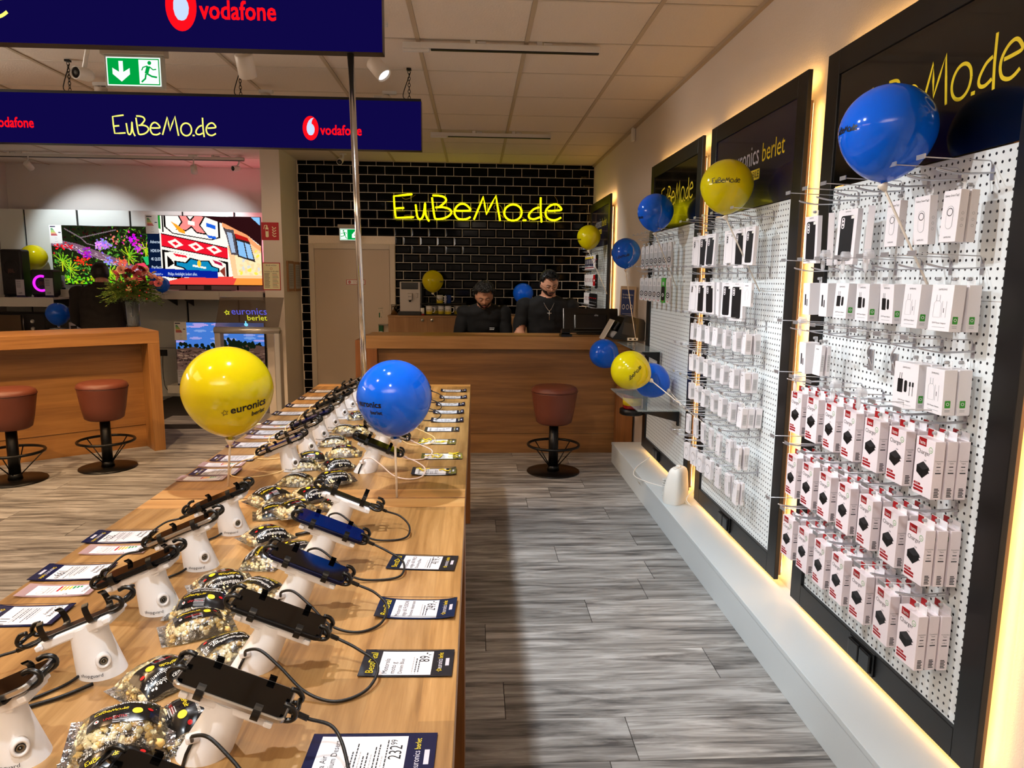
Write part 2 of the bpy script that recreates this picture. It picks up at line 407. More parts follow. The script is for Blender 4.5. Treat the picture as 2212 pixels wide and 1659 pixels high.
ref = at(600+1203/2.765, 320+345/2.765, 'y', YB)        # a vertical joint seen in the photograph, row bottom
rowz = 2.9-.055
cnt = 0; hid = MB()
for r in range(29):
    z1 = ZC-.004 if r == 0 else rowz-(r-1)*th; z0 = rowz-r*th
    if z0 < -.02: z0 = 0
    k0 = round((ref.z-z0)/th) % 2
    xo = ref.x+(tw/2 if k0 else 0)
    x = xo-math.ceil((xo+2.105)/tw)*tw
    while x < WX:
        a, b_ = max(x, -2.1), min(x+tw, WX)
        segs = [(a, b_)]
        if z1 < 1.95 or z0 < 1.93:
            segs = []
            if a < -1.995: segs.append((a, min(b_, -1.995)))
            if b_ > -.97: segs.append((max(a, -.97), b_))
        for (p, q) in segs:
            if q-p < .012: continue
            mm = metro(q-p, z1-z0)
            seen = z0 > 1.12 or (p < -1.9 and z0 > .5)
            if seen and cnt < 300: link('wall_tile', mm, bw, (p, YB, z0)); cnt += 1
            else:
                hid.X = Matrix.Translation((p, YB, z0)); hid.add([v.co for v in mm.vertices], [tuple(f.vertices) for f in mm.polygons])
        x += tw
hid.X = Matrix.Identity(4); o = hid.build('wall_tiles', m_tile, bw); o['kind'] = 'stuff'
# door in the back wall
dm = mat('door_paint', (.80, .73, .65), .55, bump=.1, bscale=300, var=.02)
d = MB(); x0, x1, zt = -1.993, -.971, 1.937; fw = .062
d.b2((x0, YB-.03, 0), (x0+fw, YB+.0, zt), 0, .004); d.b2((x1-fw, YB-.03, 0), (x1, YB, zt), 0, .004); d.b2((x0+fw, YB-.03, zt-fw), (x1-fw, YB, zt), 0, .004)
do = bpy.data.objects.new('door_1', None); COL.objects.link(do); do['kind'] = 'structure'
d.build('door_frame', mat('door_frame_paint', (.84, .79, .72), .5, var=.02), do)
d = MB(); d.b2((x0+fw+.006, YB-.014, .01), (x1-fw-.006, YB-.002, zt-fw-.006), 0, .003); d.build('door_leaf', dm, do)
h = MB(); hp = at(822, 701, 'y', YB-.02); h.tube(catmull([(hp.x+.09, YB-.014, hp.z), (hp.x+.09, YB-.06, hp.z), (hp.x+.08, YB-.065, hp.z), (hp.x-.02, YB-.065, hp.z)], 4), .009, 8)
h.build('door_handle', mat('brushed_steel', (.62, .60, .57), .3, 1.), do)
m_red = mat('sign_red', (.72, .05, .06), .4); m_wht = mat('print_white', (.93, .92, .90), .5); m_blk = mat('print_black', (.03, .03, .035), .45)
m_green = mat('sign_green', (.0, .55, .25), .45)
def sign_plate(name, label, cat, p0, p1, y, mats, thick=.003):
    """p0 top-left, p1 bottom-right pixels on plane y; returns builder with layer fn"""
    a = at(*p0, 'y', y); b = at(*p1, 'y', y); W = b.x-a.x; H = a.z-b.z
    t = thing(name, label, cat, ((a.x+b.x)/2, y+thick, (a.z+b.z)/2))
    pl = MB(); pl.box((0, -thick/2, 0), (W, thick, H)); pl.build('plate', mats[0], t)
    return t, plane((0, -thick, 0), (1, 0, 0), (0, 0, 1)), W, H
t, lay, W, H = sign_plate('door_notice', 'small red bordered no-entry notice on the beige door', 'sign', (748, 604), (789, 615), YB-.0145, [m_red])
s = MB(); s.prect(lay(1), -W*.47, -H*.42, W*.47, H*.42, 1); s.pdisc(lay(2), -W*.33, 0, H*.3, 0); s.prect(lay(3), -W*.39, -H*.06, -W*.27, H*.06, 1)
s.ptext('ZUTRITT', lay(2), -W*.15, H*.06, H*.3, 0, sx=.8); s.ptext('FÜR PERSONAL', lay(2), -W*.15, -H*.28, H*.3, 0, maxw=W*.6)
s.build('print', [m_red, m_wht], t)
t, lay, W, H = sign_plate('alarm_sticker', 'green alarm sticker on the door above the handle', 'sign', (815, 664), (830, 686), YB-.0145, [mat('sticker_film', (.80, .74, .66), .4)], .001)
s = MB(); s.ptext('ALARM', lay(1), 0, H*.36, H*.15, 0, 'c', maxw=W*.95); s.prect(lay(1), -W*.28, -H*.5, -W*.1, -H*.02, 0); s.pribbon(lay(1), [(-W*.2, H*.1), (W*.2, H*.25), (W*.3, -H*.1)], .002, 0); s.pdisc(lay(1), W*.1, -H*.45, .005, 0)
s.build('print', [mat('dark_green', (.03, .33, .17), .5)], t)
t = thing('door_alarm', 'dark green door alarm box hanging under the door handle', 'alarm', (at(823, 712, 'y', YB-.05).x, YB-.045, at(823, 712, 'y', YB-.05).z))
s = MB(); s.box((0, 0, 0), (.055, .03, .12), 0, bev=.006); s.build('housing', mat('dark_green', (.03, .33, .17), .5), t); s = MB(); s.box((0, -.017, -.03), (.04, .006, .02), 0, bev=.002); s.build('push_bar', m_wht, t)
# plinth along the right wall
pl = MB(); pl.b2((1.167, -2.5, 0), (WX, 5.86, .15), 0, .002); pl.b2((1.163, -2.5, .152), (WX, 5.86, .174), 0, .002)
o = pl.build('trim_2', mat('white_plinth_board', (.77, .80, .81), .45, var=.02)); o['kind'] = 'structure'
# ================================================================ illuminated display frames on the right wall
m_wood_edge = wood('batten_wood', (.66, .50, .33), (.50, .36, .22), 'z', 0, .5, 1.)
m_led = emis('led_strip', (1, .76, .42), 20)
def peg_mat():
    m, nt, b = newmat('white_pegboard'); N = nt.nodes; L = nt.links
    tc = N.new('ShaderNodeTexCoord'); sc = N.new('ShaderNodeVectorMath'); sc.operation = 'SCALE'; sc.inputs['Scale'].default_value = 40; L.new(tc.outputs['Object'], sc.inputs[0])
    fr = N.new('ShaderNodeVectorMath'); fr.operation = 'FRACTION'; L.new(sc.outputs[0], fr.inputs[0])
    su = N.new('ShaderNodeVectorMath'); su.operation = 'SUBTRACT'; su.inputs[1].default_value = (.5, .5, .5); L.new(fr.outputs[0], su.inputs[0])
    mu = N.new('ShaderNodeVectorMath'); mu.operation = 'MULTIPLY'; mu.inputs[1].default_value = (0, 1, 1); L.new(su.outputs[0], mu.inputs[0])
    ln = N.new('ShaderNodeVectorMath'); ln.operation = 'LENGTH'; L.new(mu.outputs[0], ln.inputs[0])
    lt = N.new('ShaderNodeMath'); lt.operation = 'LESS_THAN'; lt.inputs[1].default_value = .165; L.new(ln.outputs['Value'], lt.inputs[0])
    mx = N.new('ShaderNodeMix'); mx.data_type = 'RGBA'; mx.inputs[6].default_value = (*lin((.90, .92, .92)), 1); mx.inputs[7].default_value = (*lin((.09, .09, .10)), 1)
    L.new(lt.outputs[0], mx.inputs[0]); L.new(mx.outputs[2], b.inputs['Base Color']); b.inputs['Roughness'].default_value = .4
    bp = N.new('ShaderNodeBump'); bp.inputs['Strength'].default_value = 1; bp.inputs['Distance'].default_value = -.001; L.new(lt.outputs[0], bp.inputs['Height']); L.new(bp.outputs[0], b.inputs['Normal'])
    MATS['white_pegboard'] = m; return m
m_peg = peg_mat()
m_hblack = mat('glossy_black_header', (.02, .018, .02), .12, coat=.4, var=.1); m_hblue = mat('glossy_navy_header', (.075, .065, .19), .18, coat=.3, var=.05)
m_yel = mat('print_yellow', (.92, .80, .12), .45); m_sil = mat('print_grey', (.78, .77, .82), .4); m_hole = mat('socket_black', (.03, .03, .03), .3, bump=.05)
XF, XP = 1.352, 1.366
FR = [(1.68, 2.81), (2.975, 4.17), (4.33, 5.575), (7.26, 8.50)]
FN = ['nearest', 'second', 'third', 'far corner']
for k, (ya, yb) in enumerate(FR):
    t = thing('pegboard_display', {0: 'nearest black framed pegboard display with plain black header and yellow lettering', 1: 'second black framed pegboard with navy header lettering behind yellow balloon',
        2: 'third black framed pegboard carrying two glass shelves', 3: 'black framed pegboard in far corner beside the tiled wall'}[k], 'display', (WX, (ya+yb)/2, .205), group='lit display frames on the right wall')
    t.location = (0, 0, 0)
    z0, z1, fwid = .213, 2.405, .09
    for nm, a, b in (('frame_stile', (XF, ya, z0), (XF+.020, ya+fwid, z1)), ('frame_stile', (XF, yb-fwid, z0), (XF+.020, yb, z1)), ('frame_rail', (XF, ya+fwid, z0), (XF+.020, yb-fwid, z0+fwid)), ('frame_rail', (XF, ya+fwid, z1-fwid), (XF+.020, yb-fwid, z1))):
        s = MB(); s.b2(a, b, 0, .002); s.build(nm, m_black, t)
    for a, b in (((1.372, ya+.003, z0+.02), (1.383, ya+.03, z1-.12)), ((1.372, yb-.03, z0+.03), (1.383, yb-.003, z1-.06)), ((1.378, ya+.14, z0+.1), (WX-.001, ya+.17, z1-.1)), ((1.378, yb-.17, z0+.1), (WX-.001, yb-.14, z1-.1))): s = MB(); s.b2(a, b); s.build('backing_batten', m_wood_edge, t)
    for a, b in (((1.3832, ya+.008, z0+.03), (1.386, ya+.026, z1-.13)), ((1.3832, yb-.026, z0+.03), (1.386, yb-.008, z1-.07)), ((1.374, ya+.03, z1-.028), (1.377, yb-.03, z1-.010)), ((1.374, ya+.03, z0+.010), (1.377, yb-.03, z0+.028))):
        s = MB(); s.b2(a, b); s.build('led_strip', m_led, t)
    hz = 1.905
    s = MB(); s.b2((XP-.008, ya+fwid, hz), (XP+.01, yb-fwid, z1-fwid)); hd = s.build('header_panel', m_hblack if k in (0, 2) else m_hblue, t)
    lay = plane((XP-.008, (ya+yb)/2, (hz+z1-fwid)/2), (0, -1, 0), (0, 0, 1), off=.0005)
    W = yb-ya-2*fwid
    s = MB()
    if k in (0, 2): shop_print(s, lay(1), -.315, -.055, .76, .0105, 0, 1.3); s.build('header_print', [m_yel], hd)
    else:
        star_print(s, lay(1), -.285, .030, .03, .005, 0); s.ptext('euronics', lay(1), -.25, 0, .14, 1, maxw=.36); s.ptext('berlet', lay(1), .145, .0, .125, 0, maxw=.255)
        s.prect(lay(1), -.04, -.075, .13, -.025, 0, .006); s.ptext('MOBILE', lay(2), .045, -.064, .045, 2, 'c', maxw=.15); s.build('header_print', [m_yel, m_sil, m_hblue], hd)
    zs = [1.903, 1.502, 1.108, .706, z0+fwid]
    for q in range(4):
        s = MB(); s.b2((XP, ya+fwid+.0005, zs[q+1]+.0006), (XP+.008, yb-fwid-.0005, zs[q]-.0006)); s.build('pegboard_panel', m_peg, t)
    if k < 3:   # double socket in the bottom rail
        yc = {0: at(1862, 1425, 'x', XF).y, 1: at(1566, 1133, 'x', XF).y, 2: at(1418, 998, 'x', XF).y}[k]
        s = MB(); s.box((XF-.004, yc, z0+.05), (.008, .155, .082), 0, bev=.003); so = s.build('wall_socket', m_hole)
        for dy in (-.036, .036): s = MB(); s.box((XF-.012, yc+dy, z0+.05), (.012, .066, .066), 0, bev=.004); s.build('socket_lid', m_hole, so)
        tag(so, ['black double socket in bottom rail of nearest display frame', 'black double socket in bottom rail of second display frame', 'black double socket in bottom rail of third display frame'][k], 'socket')
# small white sensor on the right wall
p = at(1368, 291, 'x', WX-.02); s = MB(); s.box(p, (.035, .05, .12), 0, bev=.01); tag(s.build('wall_sensor', m_white), 'small white sensor box high on the right wall near the ceiling', 'sensor')
# ---------------------------------------------------------------- peg hooks
m_chrome = mat('chrome_wire', (.78, .78, .80), .32, .75, bump=.05)
def hook_meshes(L=.2, l=.155):
    s = MB(); s.box((-.001, 0, -.030), (.002, .014, .040), 0); s.tube(catmull([(0, .008, -.03), (-.02, .008, -.032), (-l*.6, .006, -.034), (-l+.012, .006, -.026), (-l, 0, -.022), (-l+.012, -.006, -.026), (-l*.6, -.006, -.034), (-.02, -.008, -.032), (0, -.008, -.03)], 3), .0022, 6)
    a = s.mesh('peg_hook', [m_chrome])
    s = MB(); s.tube([(-.002, 0, -.02), (-.006, 0, -.004), (-.010, 0, 0), (-L, 0, .006)], .0017, 6); s.box((-L, 0, .006), (.003, .036, .012), 0)
    b = s.mesh('label_arm', [m_chrome]); return a, b
HK, HA = hook_meshes(); HK2, HA2 = hook_meshes(.17, .13)
def hook(y, z, label, group, far=False, x=XP):
    o = link('peg_hook', HK2 if far else HK, None, (x, y, z)); tag(o, label, 'hook', group)
    link('label_arm', HA2 if far else HA, o)
# ---------------------------------------------------------------- hanging products
m_card = mat('white_carton', (.93, .91, .92), .5, bump=.05, var=.02); m_pinkc = mat('pale_carton', (.93, .88, .89), .5, var=.02); m_side = mat('grey_carton_side', (.80, .79, .79), .5, var=.03)
m_dred = mat('print_dark_red', (.62, .06, .09), .4); m_gr2 = mat('print_green', (.25, .62, .20), .45); m_dk = mat('print_charcoal', (.06, .06, .07), .4); m_dk2 = mat('print_charcoal_light', (.17, .17, .18), .4); m_lg = mat('print_light_grey', (.68, .68, .69), .5); m_navy = mat('print_navy', (.07, .08, .25), .4)
m_clear = mat('clear_plastic', (.95, .95, .95), .12, alpha=.28, spec=.6)
PM = [m_card, m_pinkc, m_side, m_dred, m_gr2, m_dk, m_dk2, m_lg, m_navy, m_blk, m_wht, m_yel, m_red, m_clear]
(CARD, PINK, SIDE, DRED, GR, DK, DK2, LG, NAVY, BLK, WHT, YEL, RED, CLR) = range(14)
_prod = {}
def product(kind):
    """meshes (carton, print), origin at hanger, front faces -x, top at -.012"""
    if kind in _prod: return _prod[kind]
    s = MB(); p = MB(); W, H, T = {'charger': (.086, .163, .029), 'case_dark': (.085, .175, .018), 'case_big': (.096, .185, .02), 'case_light': (.085, .175, .016), 'tag': (.062, .135, .024), 'adapter': (.075, .12, .036), 'adapter_white': (.08, .125, .036),
        'tallbox': (.05, .12, .055), 'slim': (.03, .185, .02), 'cable': (.052, .095, .03), 'cable_flat': (.06, .11, .014), 'set': (.10, .135, .034), 'strap': (.05, .17, .012), 'strap_green': (.05, .17, .012), 'pack_blue': (.05, .15, .012), 'pack_white': (.05, .13, .012), 'pack_red': (.05, .13, .012), 'pack_black': (.045, .15, .01), 'pack_green': (.06, .12, .015),
        'watch': (.07, .10, .02)}[kind]
    base = PINK if kind == 'charger' else CARD
    top = -.012-(.024 if kind not in ('cable',) else .012)
    x0 = -T/2
    def body(): s.box((0, 0, top-H/2), (T, W, H), base, bev=.0008)
    if kind.startswith('strap') or kind in ('pack_black',):
        N = 24; prof = []
        for k in range(N):
            a = 2*PI*k/N; w_ = W/2*(1+.18*abs(math.sin(a))); prof.append((math.copysign(abs(math.cos(a))**.35, math.cos(a))*W/2*(.82+.18*abs(math.sin(2*a))), math.copysign(abs(math.sin(a))**.5, math.sin(a))*H/2))
        vs = [(-T/2, y, top-H/2+z) for y, z in prof]+[(T/2, y, top-H/2+z) for y, z in prof]
        s.add(vs, [tuple(range(N))[::-1], tuple(range(N, 2*N))]+[(i, (i+1) % N, N+(i+1) % N, N+i) for i in range(N)], SIDE if kind == 'strap' else GR if kind == 'strap_green' else DK)
    else: body()
    # hanging tab
    if kind in ('charger',):
        s.box((T/2-.001, W*.18, top+.010), (.001, W*.5, .026), WHT); s.box((T/2-.002, W*.28, top+.012), (.0012, W*.28, .020), DRED); s.box((T/2-.002, -.02, top+.010), (.001, W*.42, .026), CARD)
    elif kind == 'cable': pass
    else: s.box((T/2-.001, 0, top+.010), (.001, W*.4, .024), CLR)
    s.tube([(T/2-.001, 0, top+.016), (T/2-.012, 0, top+.016)], .005, 8, m=LG)
    lay = plane((x0, 0, top-H/2), (0, -1, 0), (0, 0, 1), off=.0003)
    side = plane((0, -W/2, top-H/2), (1, 0, 0), (0, 0, 1), off=.0003)
    L1, L2, L3 = lay(1), lay(2), lay(3); S1, S2 = side(1), side(2)
    if kind == 'charger':
        p.prect(L1, -W*.36, H*.36, W*.05, H*.5, DRED); p.ptext('hama', L2, -W*.30, H*.39, .016, WHT, maxw=W*.3); p.ptext('Charger', L1, -W*.42, H*.22, .018, BLK, maxw=W*.72)
        p.pdisc(L1, W*.30, H*.33, .0085, GR, r0=.007); p.ptext('USB', L1, W*.3, H*.31, .005, GR, 'c')
        p.ppoly(L1, [(-W*.36, H*.0), (-.002, H*.10), (W*.30, H*.02), (-.002, -H*.05)][::-1], DK2); p.ppoly(L1, [(-W*.36, H*.0), (-.002, -H*.05), (-.002, -H*.20), (-W*.36, -H*.12)][::-1], BLK); p.ppoly(L1, [(-.002, -H*.05), (W*.30, H*.02), (W*.26, -H*.08), (-.002, -H*.20)][::-1], DK)
        p.prect(L1, W*.26, -.003, W*.34, 0, DK); p.prect(L1, W*.22, -.012, W*.32, -.009, DK)
        for q, ww in ((0, .36), (1, .52), (2, .52)): p.prect(L1, -W*.44, -H*(.335+.055*q), -W*.44+W*ww, -H*(.295+.055*q), DRED, .002)
        p.ptext('35 W', L2, -W*.36, -H*.328, .006, WHT); p.ptext('EUR', L1, W*.0, H*.11, .006, NAVY); p.ptext('USB-C', L1, -W*.42, -H*.455, .005, BLK)
        p.ptext('Connection', S1, 0, H*.16, .005, BLK, 'c', maxw=T*.8); p.ptext('Types', S1, 0, H*.12, .005, BLK, 'c'); p.prect(S1, -T*.2, H*.06, T*.2, H*.075, BLK); p.ptext('USB-C', S1, 0, H*.0, .005, BLK, 'c'); p.prect(S1, -T*.28, -H*.05, T*.28, -H*.03, DK2)
        for q in range(6): p.prect(S1, -T*.22, -H*.32-.0045*q, T*(.18+.08*(q % 2)), -H*.32-.0045*q+.0026, BLK)
    elif kind in ('case_dark', 'case_big', 'case_light'):
        c = DK if kind != 'case_light' else LG; w2, h2 = W*.34, H*.40
        p.prect(L1, -w2, -h2-.006, w2, h2-.002, c, .009)
        if kind == 'case_light': p.prect(L2, -w2+.002, -h2-.004, w2-.002, h2-.004, CARD, .008)
        p.prect(L2, -w2+.005, h2-.045, -w2+.020, h2-.008, CARD, .006)
        for q in range(3): p.pdisc(L3, -w2+.0125, h2-.014-.012*q, .004, DK2, 8)
        p.ptext('SAMSUNG', L1, 0, H*.45, .006, BLK, 'c'); p.prect(L1, -.015, -H*.47, .015, -H*.465, LG); p.prect(L2, w2-.014, h2-.014, w2+.004, h2-.004, WHT)
        if kind == 'case_big': p.prect(L3, -w2+.02, -h2+.02, -w2+.04, -h2+.022, DK2)
    elif kind == 'tag':
        p.ptext('Galaxy SmartTag2', L1, 0, H*.38, .008, BLK, 'c', maxw=W*.85); p.prect(L1, -.013, -H*.25, .013, H*.2, LG, .012); p.prect(L2, -.0115, -H*.24, .0115, H*.19, CARD, .011); p.pdisc(L3, 0, H*.08, .011, BLK, r0=.009); p.ptext('SAMSUNG', L1, 0, -H*.42, .006, BLK, 'c')
        for q in range(3): p.pdisc(S1, 0, H*.05-.016*q, .004, LG, 8, r0=.003)
    elif kind in ('adapter', 'adapter_white', 'set'):
        c = DK if kind != 'adapter_white' else LG
        p.ptext('SAMSUNG', L1, 0, H*.38, .007, BLK, 'c')
        xs = -W*.32
        if c == DK:
            p.prect(L1, xs, -H*.16, xs+.022, H*.14, c, .002); p.prect(L1, xs+.006, H*.14, xs+.008, H*.27, c); p.prect(L1, xs+.014, H*.14, xs+.016, H*.27, c); p.prect(L1, xs+.028, -H*.14, xs+.040, H*.12, c, .005)
            if kind == 'set':
                for q in (0, 1): p.prect(L1, xs+.048+.012*q, H*.0, xs+.055+.012*q, H*.10, c, .001); p.prect(L1, xs+.0505+.012*q, -H*.2, xs+.0525+.012*q, H*.0, c)
        else:
            p.pribbon(L1, [(xs, -H*.2), (xs, H*.1), (xs+.006, H*.15), (xs+.02, H*.15), (xs+.026, H*.1), (xs+.026, -H*.2)], .0012, LG, True); p.prect(L1, xs+.006, H*.15, xs+.008, H*.28, LG); p.prect(L1, xs+.018, H*.15, xs+.02, H*.28, LG); p.prect(L1, xs+.036, -H*.1, xs+.038, H*.0, BLK); p.prect(L1, xs+.03, -H*.2, xs+.0315, H*.15, LG); p.prect(L1, xs+.045, -H*.2, xs+.0465, H*.15, LG)
        p.ptext('25W Power Adapter', L1, 0, -H*.34, .006, BLK, 'c', maxw=W*.7); p.prect(L1, -W*.3, -H*.42, W*.3, -H*.41, LG)
        p.prect(S1, -T*.32, -H*.33, T*.12, -H*.17, GR, .002); p.pdisc(S2, -T*.10, -H*.245, .0045, CARD, 10, r0=.003)
        for q in range(2): p.prect(S1, -T*.3, -H*.385-.004*q, T*.1, -H*.38-.004*q+.001, LG)
    elif kind == 'tallbox': p.prect(L1, -W*.2, -H*.2, -W*.02, H*.15, DK, .002); p.prect(L1, .004, -H*.22, .010, H*.0, DK, .002)
    elif kind == 'slim': p.prect(L1, -.006, H*.25, .006, H*.3, LG)
    elif kind in ('cable', 'cable_flat'):
        p.pribbon(L1, [(-W*.2, -H*.25), (-W*.25, H*.1), (0, H*.25), (W*.2, H*.05), (W*.05, -H*.2)], .0012, LG); p.prect(L1, -W*.3, H*.36, W*.1, H*.38, DK2); p.prect(S1, -T*.35, -H*.35, T*.35, H*.2, SIDE)
        for q in range(5): p.prect(S2, -T*.25, H*.1-.008*q, T*.25, H*.1-.008*q+.003, LG)
        if kind == 'cable': s.tube(catmull([(0, -.012, top), (0, -.012, top+.014), (0, 0, top+.02), (0, .012, top+.014), (0, .012, top)], 4), .0022, 6, m=WHT)
    elif kind == 'watch': p.pdisc(L1, 0, 0, .026, LG, 20, r0=.023); p.prect(L1, -.002, -.045, .002, -.026, LG)
    elif kind.startswith('strap'):
        p.prect(L1, -W*.40, -H*.40, W*.40, H*.16, LG if kind == 'strap' else DK, .008); p.pdisc(L2, 0, -H*.18, .019, BLK, 18); p.pdisc(L3, 0, -H*.18, .012, SIDE, 16, r0=.006); p.prect(L1, -.01, H*.2, .01, H*.34, LG, .004); p.prect(L1, -.004, -H*.44, .004, -H*.40, RED)
    elif kind == 'pack_blue': p.prect(L1, -W*.44, -H*.4, W*.44, H*.42, NAVY); p.prect(L2, -W*.44, H*.28, W*.44, H*.42, YEL); p.prect(L2, -W*.08, -H*.1, W*.08, H*.2, WHT); p.prect(L2, -W*.3, -H*.4, W*.3, -H*.32, DRED)
    elif kind == 'pack_white': p.pribbon(L1, [(-.008, -.02), (.006, 0), (-.004, .025)], .007, DRED); p.pribbon(L1, [(.006, -.02), (.014, 0), (.008, .02)], .004, DK)
    elif kind == 'pack_red': p.prect(L1, -W*.46, -H*.46, W*.46, H*.46, RED); p.pdisc(L2, 0, 0, .012, WHT, 10)
    elif kind == 'pack_black': p.prect(L1, -.008, .02, .008, .03, RED); p.ptext('USB-C', L1, 0, -.02, .012, LG, 'c')
    elif kind == 'pack_green': p.prect(L1, -W*.48, -H*.48, W*.48, H*.48, GR); p.ppoly(L2, [(-.01, -.03), (.01, -.03), (.014, .01), (0, .03), (-.014, .01)], DK)
    def part_of(keep):
        q = MB()
        for f, m in zip(p.f, p.m):
            if (p.v[f[0]].y < -W/2-.0001) == keep: q.add([p.v[i] for i in f], [tuple(range(len(f)))], m)
        return q.mesh(kind+'_print', PM) if q.v else None
    me = s.mesh(kind, PM); pe = (part_of(False), part_of(True))
    _prod[kind] = (me, pe, T); return _prod[kind]
def hang(kind, name, y, z, xf, label, cat, group, tilt=0., yaw=0.):
    me, pe, T = product(kind)
    o = link(name, me, None, (xf+T/2, y, z-.018), (0, tilt, yaw)); tag(o, label, cat, group)
    for nm, m_ in zip(('front_print', 'side_print'), pe):
        if m_: link(nm, m_, o)
CY = [2.67, 2.535, 2.40, 2.27, 2.135, 2.0, 1.868]
def cpos(k): return ['leftmost', 'second from left', 'third from left', 'middle', 'third from right', 'second from right', 'rightmost'][k]
RZ = [1.87, 1.622, 1.395, 1.197, .943, .690]
RN = ['top row', 'second row', 'third row', 'fourth row', 'fifth row', 'bottom row']
for r in range(6):
    for c in range(7):
        hook(CY[c]+random.uniform(-.004, .004), RZ[r], f'wire peg hook on nearest pegboard, {cpos(c)} in its {RN[r]}', 'wire hooks of the nearest pegboard')
for r in (3, 4, 5):
    for c in range(7):
        for d in range(3):
            hang('charger', 'charger_box', CY[c]-.004+random.uniform(-.003, .003), RZ[r]-.022, 1.252+.0355*d, f'white and red charger box, {cpos(c)}, {["upper","middle","lower"][r-3]} charger row, {["front of hook","middle of hook","rear of hook"][d]}', 'box', 'charger boxes on the nearest pegboard', yaw=random.uniform(-.05, .05))
P1 = [(0, 0, 'case_dark', 1, 'white box with a dark phone case printed'), (0, 1, 'slim', 1, 'slim white phone case box turned sideways'), (0, 2, 'case_big', 1, 'large white box with dark phone case'), (0, 3, 'slim', 1, 'narrow white box'), (0, 4, 'tag', 1, 'white tracker tag box with thin ring'), (0, 5, 'tag', 1, 'white tracker tag box with a ring printed'), (0, 6, 'tag', 2, 'white tracker tag box'),
      (1, 0, 'tallbox', 1, 'square white box with small dark print'), (1, 1, 'tallbox', 1, 'square white box with stripe print'), (1, 2, 'adapter', 1, 'white box with black power adapter'), (1, 3, 'adapter', 2, 'white box with black power adapter'), (1, 4, 'adapter', 1, 'white box with black power adapter'), (1, 5, 'adapter_white', 2, 'white box with pale adapter outline'), (1, 6, 'adapter_white', 2, 'white box with outlined power adapter'),
      (2, 0, 'tallbox', 1, 'small white cable box'), (2, 1, 'cable_flat', 2, 'small white cable box'), (2, 5, 'set', 2, 'wide charger set box with black parts'), (2, 6, 'adapter_white', 2, 'white charger set box with outline print')]
for r, c, kind, n, lb in P1:
    for d in range(n):
        hang(kind, 'accessory_box', CY[c], RZ[r]-.024, 1.262+product(kind)[2]*1.15*d, f'{lb}, nearest board {RN[r]}, {cpos(c)}'+('' if n == 1 else [', in front', ', behind'][d]), 'box', 'accessory boxes on the nearest pegboard', yaw=(-.5 if kind == 'slim' else random.uniform(.08, .22) if kind.startswith('case') else random.uniform(-.05, .12)), tilt=random.uniform(-.04, .04))
for y, z in ((2.27, RZ[2]), (2.135, RZ[2])):
    s = MB(); s.tube(catmull([(0, 0, 0), (-.01, .006, -.03), (0, .012, -.06), (.0, -.012, -.09), (-.01, 0, -.05)], 4), .003, 6); s.box((0, 0, -.06), (.006, .03, .07), 0, bev=.002); s.box((0, .02, -.085), (.01, .03, .006), 0)
    tag(s.build('hook_lock', m_chrome, None, (1.31, y, z-.04)), 'metal locking clip hanging on an empty hook, '+('left one of two' if y > 2.2 else 'right one of two'), 'clip', 'metal clips on empty hooks')
for i, (px_, py_) in enumerate(((1783, 552), (1826, 556), (1876, 552), (1733, 695), (1722, 818), (1805, 832), (1860, 850))):
    p = at(px_, py_, 'x', 1.2); s = MB(); s.box((0, 0, 0), (.03, .028, .02), 0, bev=.005); s.ball((-.006, 0, -.03), .012, 0, 10, 6, (.5, 1, 2)); s.tube([(-.012, 0, .008), (.012, 0, .008)], .011, 8)
    tag(s.build('price_lock', mat('clear_hook_lock', (.92, .92, .93), .08, alpha=.45), None, p), f'clear plastic hook tip lock, {ordn(i)} counted from the top left of nearest pegboard', 'hook lock', 'clear plastic locks on hook tips')
# second pegboard
CY2 = [4.075, 3.946, 3.812, 3.674, 3.535, 3.40, 3.262]
RZ2 = [1.873, 1.618, 1.368, 1.185, 1.016, .839, .664]
RN2 = ['top row', 'second row', 'third row', 'fourth row', 'fifth row', 'sixth row', 'bottom row']
P2 = {0: ['case_light', 'case_dark', 'case_dark', None, 'case_light', 'case_big', 'case_dark'], 1: ['case_light', 'case_dark', 'case_dark', 'slim', 'case_dark', 'case_big', 'cable_flat']}
LBL2 = {'case_light': 'white box with a pale phone case outline', 'case_dark': 'white box with dark phone case', 'case_big': 'large white box with dark case', 'slim': 'narrow white case box', 'cable_flat': 'small white cable box with loop print', 'cable': 'small white cable box', 'watch': 'small white box with charging ring'}
for r in range(7):
    for c in range(7):
        hook(CY2[c]+random.uniform(-.005, .005), RZ2[r], f'wire peg hook on second pegboard, {cpos(c)} in its {RN2[r]}', 'wire hooks of the second pegboard')
        kind = P2[r][c] if r < 2 else ('cable' if r in (2, 3, 4) else 'watch' if (r == 6 and c < 4) else 'cable_flat')
        if not kind: continue
        n = 3 if (r in (4, 5) and c == 6) else 2 if (r >= 2 and c in (5, 6)) else 1
        for d in range(n):
            hang(kind, 'accessory_box', CY2[c], RZ2[r]-.024, 1.262+product(kind)[2]*1.2*d, f'{LBL2[kind]}, second pegboard {RN2[r]}, {cpos(c)}'+('' if n == 1 else [', in front', ', behind', ', rearmost'][d]), 'box', 'accessory boxes on the second pegboard', yaw=random.uniform(.16, .36) if r < 2 else random.uniform(-.1, .18), tilt=random.uniform(-.05, .06))
